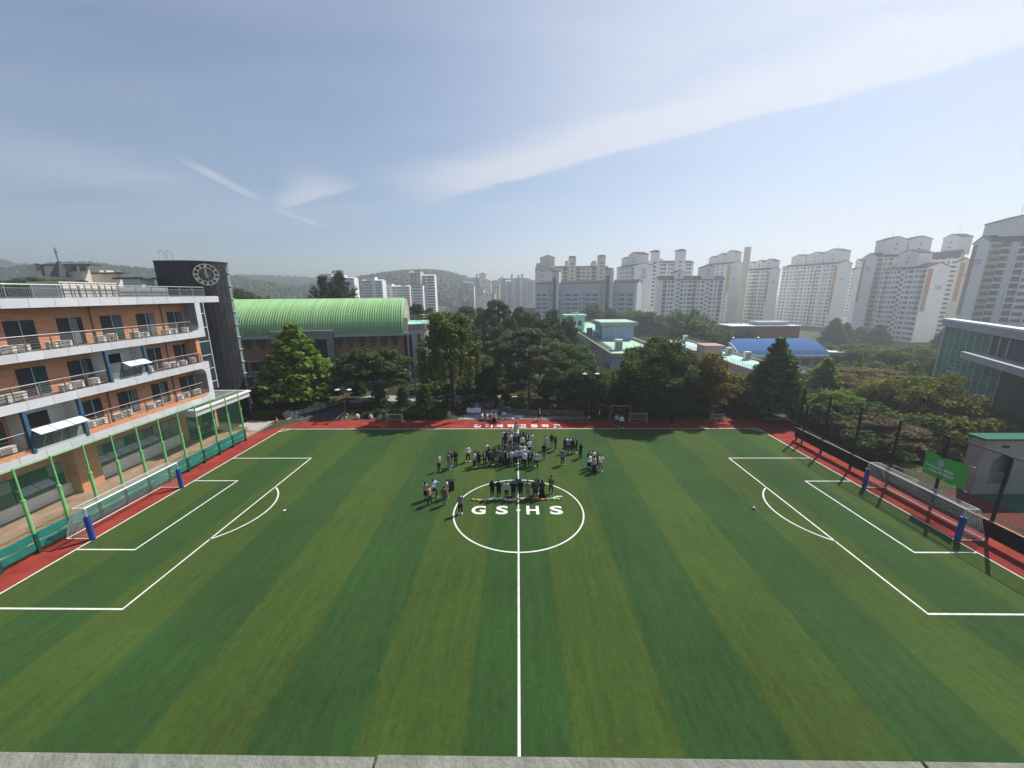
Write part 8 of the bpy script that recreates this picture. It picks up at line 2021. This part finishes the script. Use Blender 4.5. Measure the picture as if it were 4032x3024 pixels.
# ---- group with the loudspeaker
P(A4, (212, 650), 150, 'down', 'tee', 'palepink', 'skirt', 'black', 'l', 'person in pale pink top and black skirt, leftmost by the loudspeaker group', group=G3)
P(A4, (392, 585), 60, 'point', 'shirt', 'lightblue', 'trousers', 'black', 'l', 'long haired person in pale blue shirt gesturing, in the loudspeaker group', group=G3)
P(A4, (290, 752), 110, 'point', 'tee', 'peach', 'trousers', 'charcoal', 'sb', 'person in peach top reaching forward in mid stride', group=G3)
P(A4, (668, 602), 300, 'down', 'tee', 'cream', 'trousers', 'khaki', 's', 'person in white top and sand trousers in front of the loudspeaker', group=G3)
P(A4, (618, 758), 190, 'down', 'vest', 'brown', 'trousers', 'jeans', 's', 'person in brown vest and blue jeans seen from behind, by the loudspeaker', group=G3)
P(A4, (960, 950), 5, 'front', 'tee', 'grey', 'trousers', 'black', 's', 'person in grey polo shirt on the left rim of the centre circle, nearest the camera', hgt=1.04, shoes='white')
# ---- beyond the touchline
P(A6, (765, 745), 180, 'front', 'shirt', 'taupe', 'trousers', 'taupe', 'l', 'person in taupe overalls at the table, left of the woman in pink', group=G4)
P(A6, (905, 772), 180, 'front', 'coat', 'pink', 'trousers', 'black', 's', 'person in bright pink tunic at the white cloth table', group=G4, hgt=.97)
P(A6, (1010, 748), 180, 'front', 'tee', 'palepink', 'long_skirt', 'black', 'l', 'long haired person in black skirt, right of the pink tunic', group=G4)
P(A6, (1165, 690), 185, 'down', 'tee', 'black', 'trousers', 'khaki', 's', 'person in black tee and sand trousers at the right end of the table', group=G4, hgt=1.03)
P(A2, (1965, 105), 20, 'stride', 'jacket', 'black', 'trousers', 'black', 'l', 'person in black jacket over white walking on the paved plaza', group=G4, front='white')
P(A7, (320, 535), 5, 'down', 'jacket', 'navy', 'trousers', 'navy', 's', 'person in dark navy suit standing in tree shade beyond the track', group=G4, front='white')
P(A7, (702, 648), 20, 'stride', 'shirt', 'lightblue', 'trousers', 'black', 's', 'walker in pale blue shirt with dark tie on the shaded track', group=G4)
P(A7, (805, 682), 20, 'stride', 'shirt', 'white', 'trousers', 'charcoal', 'l', 'walker in white jumper beside the pale blue shirt on the track', group=G4)
P(A7, (1900, 668), 180, 'down', 'coat', 'black', 'trousers', 'black', 'l', 'person all in black on the shaded track, right of the cream goal', group=G4)
person(960, 1647, 60, 'stride', 'jacket', 'black', 'trousers', 'black', 's', 'small figure in black walking at the foot of the clock tower', shoes='white')
# football shoes pair lying on the far track, bags etc. are too small to show

# ================================================================== air
xs_ = 2690
hz_ = MB().box(-xs_, xs_, -440, xs_, -33, 112)
vm = bpy.data.materials.new('hazy_air'); vm.use_nodes = True; vn, vl = vm.node_tree.nodes, vm.node_tree.links; vn.clear()
vo = vn.new('ShaderNodeOutputMaterial'); pv_ = vn.new('ShaderNodeVolumePrincipled'); vl.new(pv_.outputs[0], vo.inputs['Volume'])
pv_.inputs['Color'].default_value = (0.86, 0.91, 0.97, 1); pv_.inputs['Density'].default_value = 0.00082; pv_.inputs['Anisotropy'].default_value = 0.5
try: vm.volume_intersection_method = 'ACCURATE'
except Exception: pass
vm.cycles.homogeneous_volume = True
hb = hz_.build('haze', vm, kind='stuff')
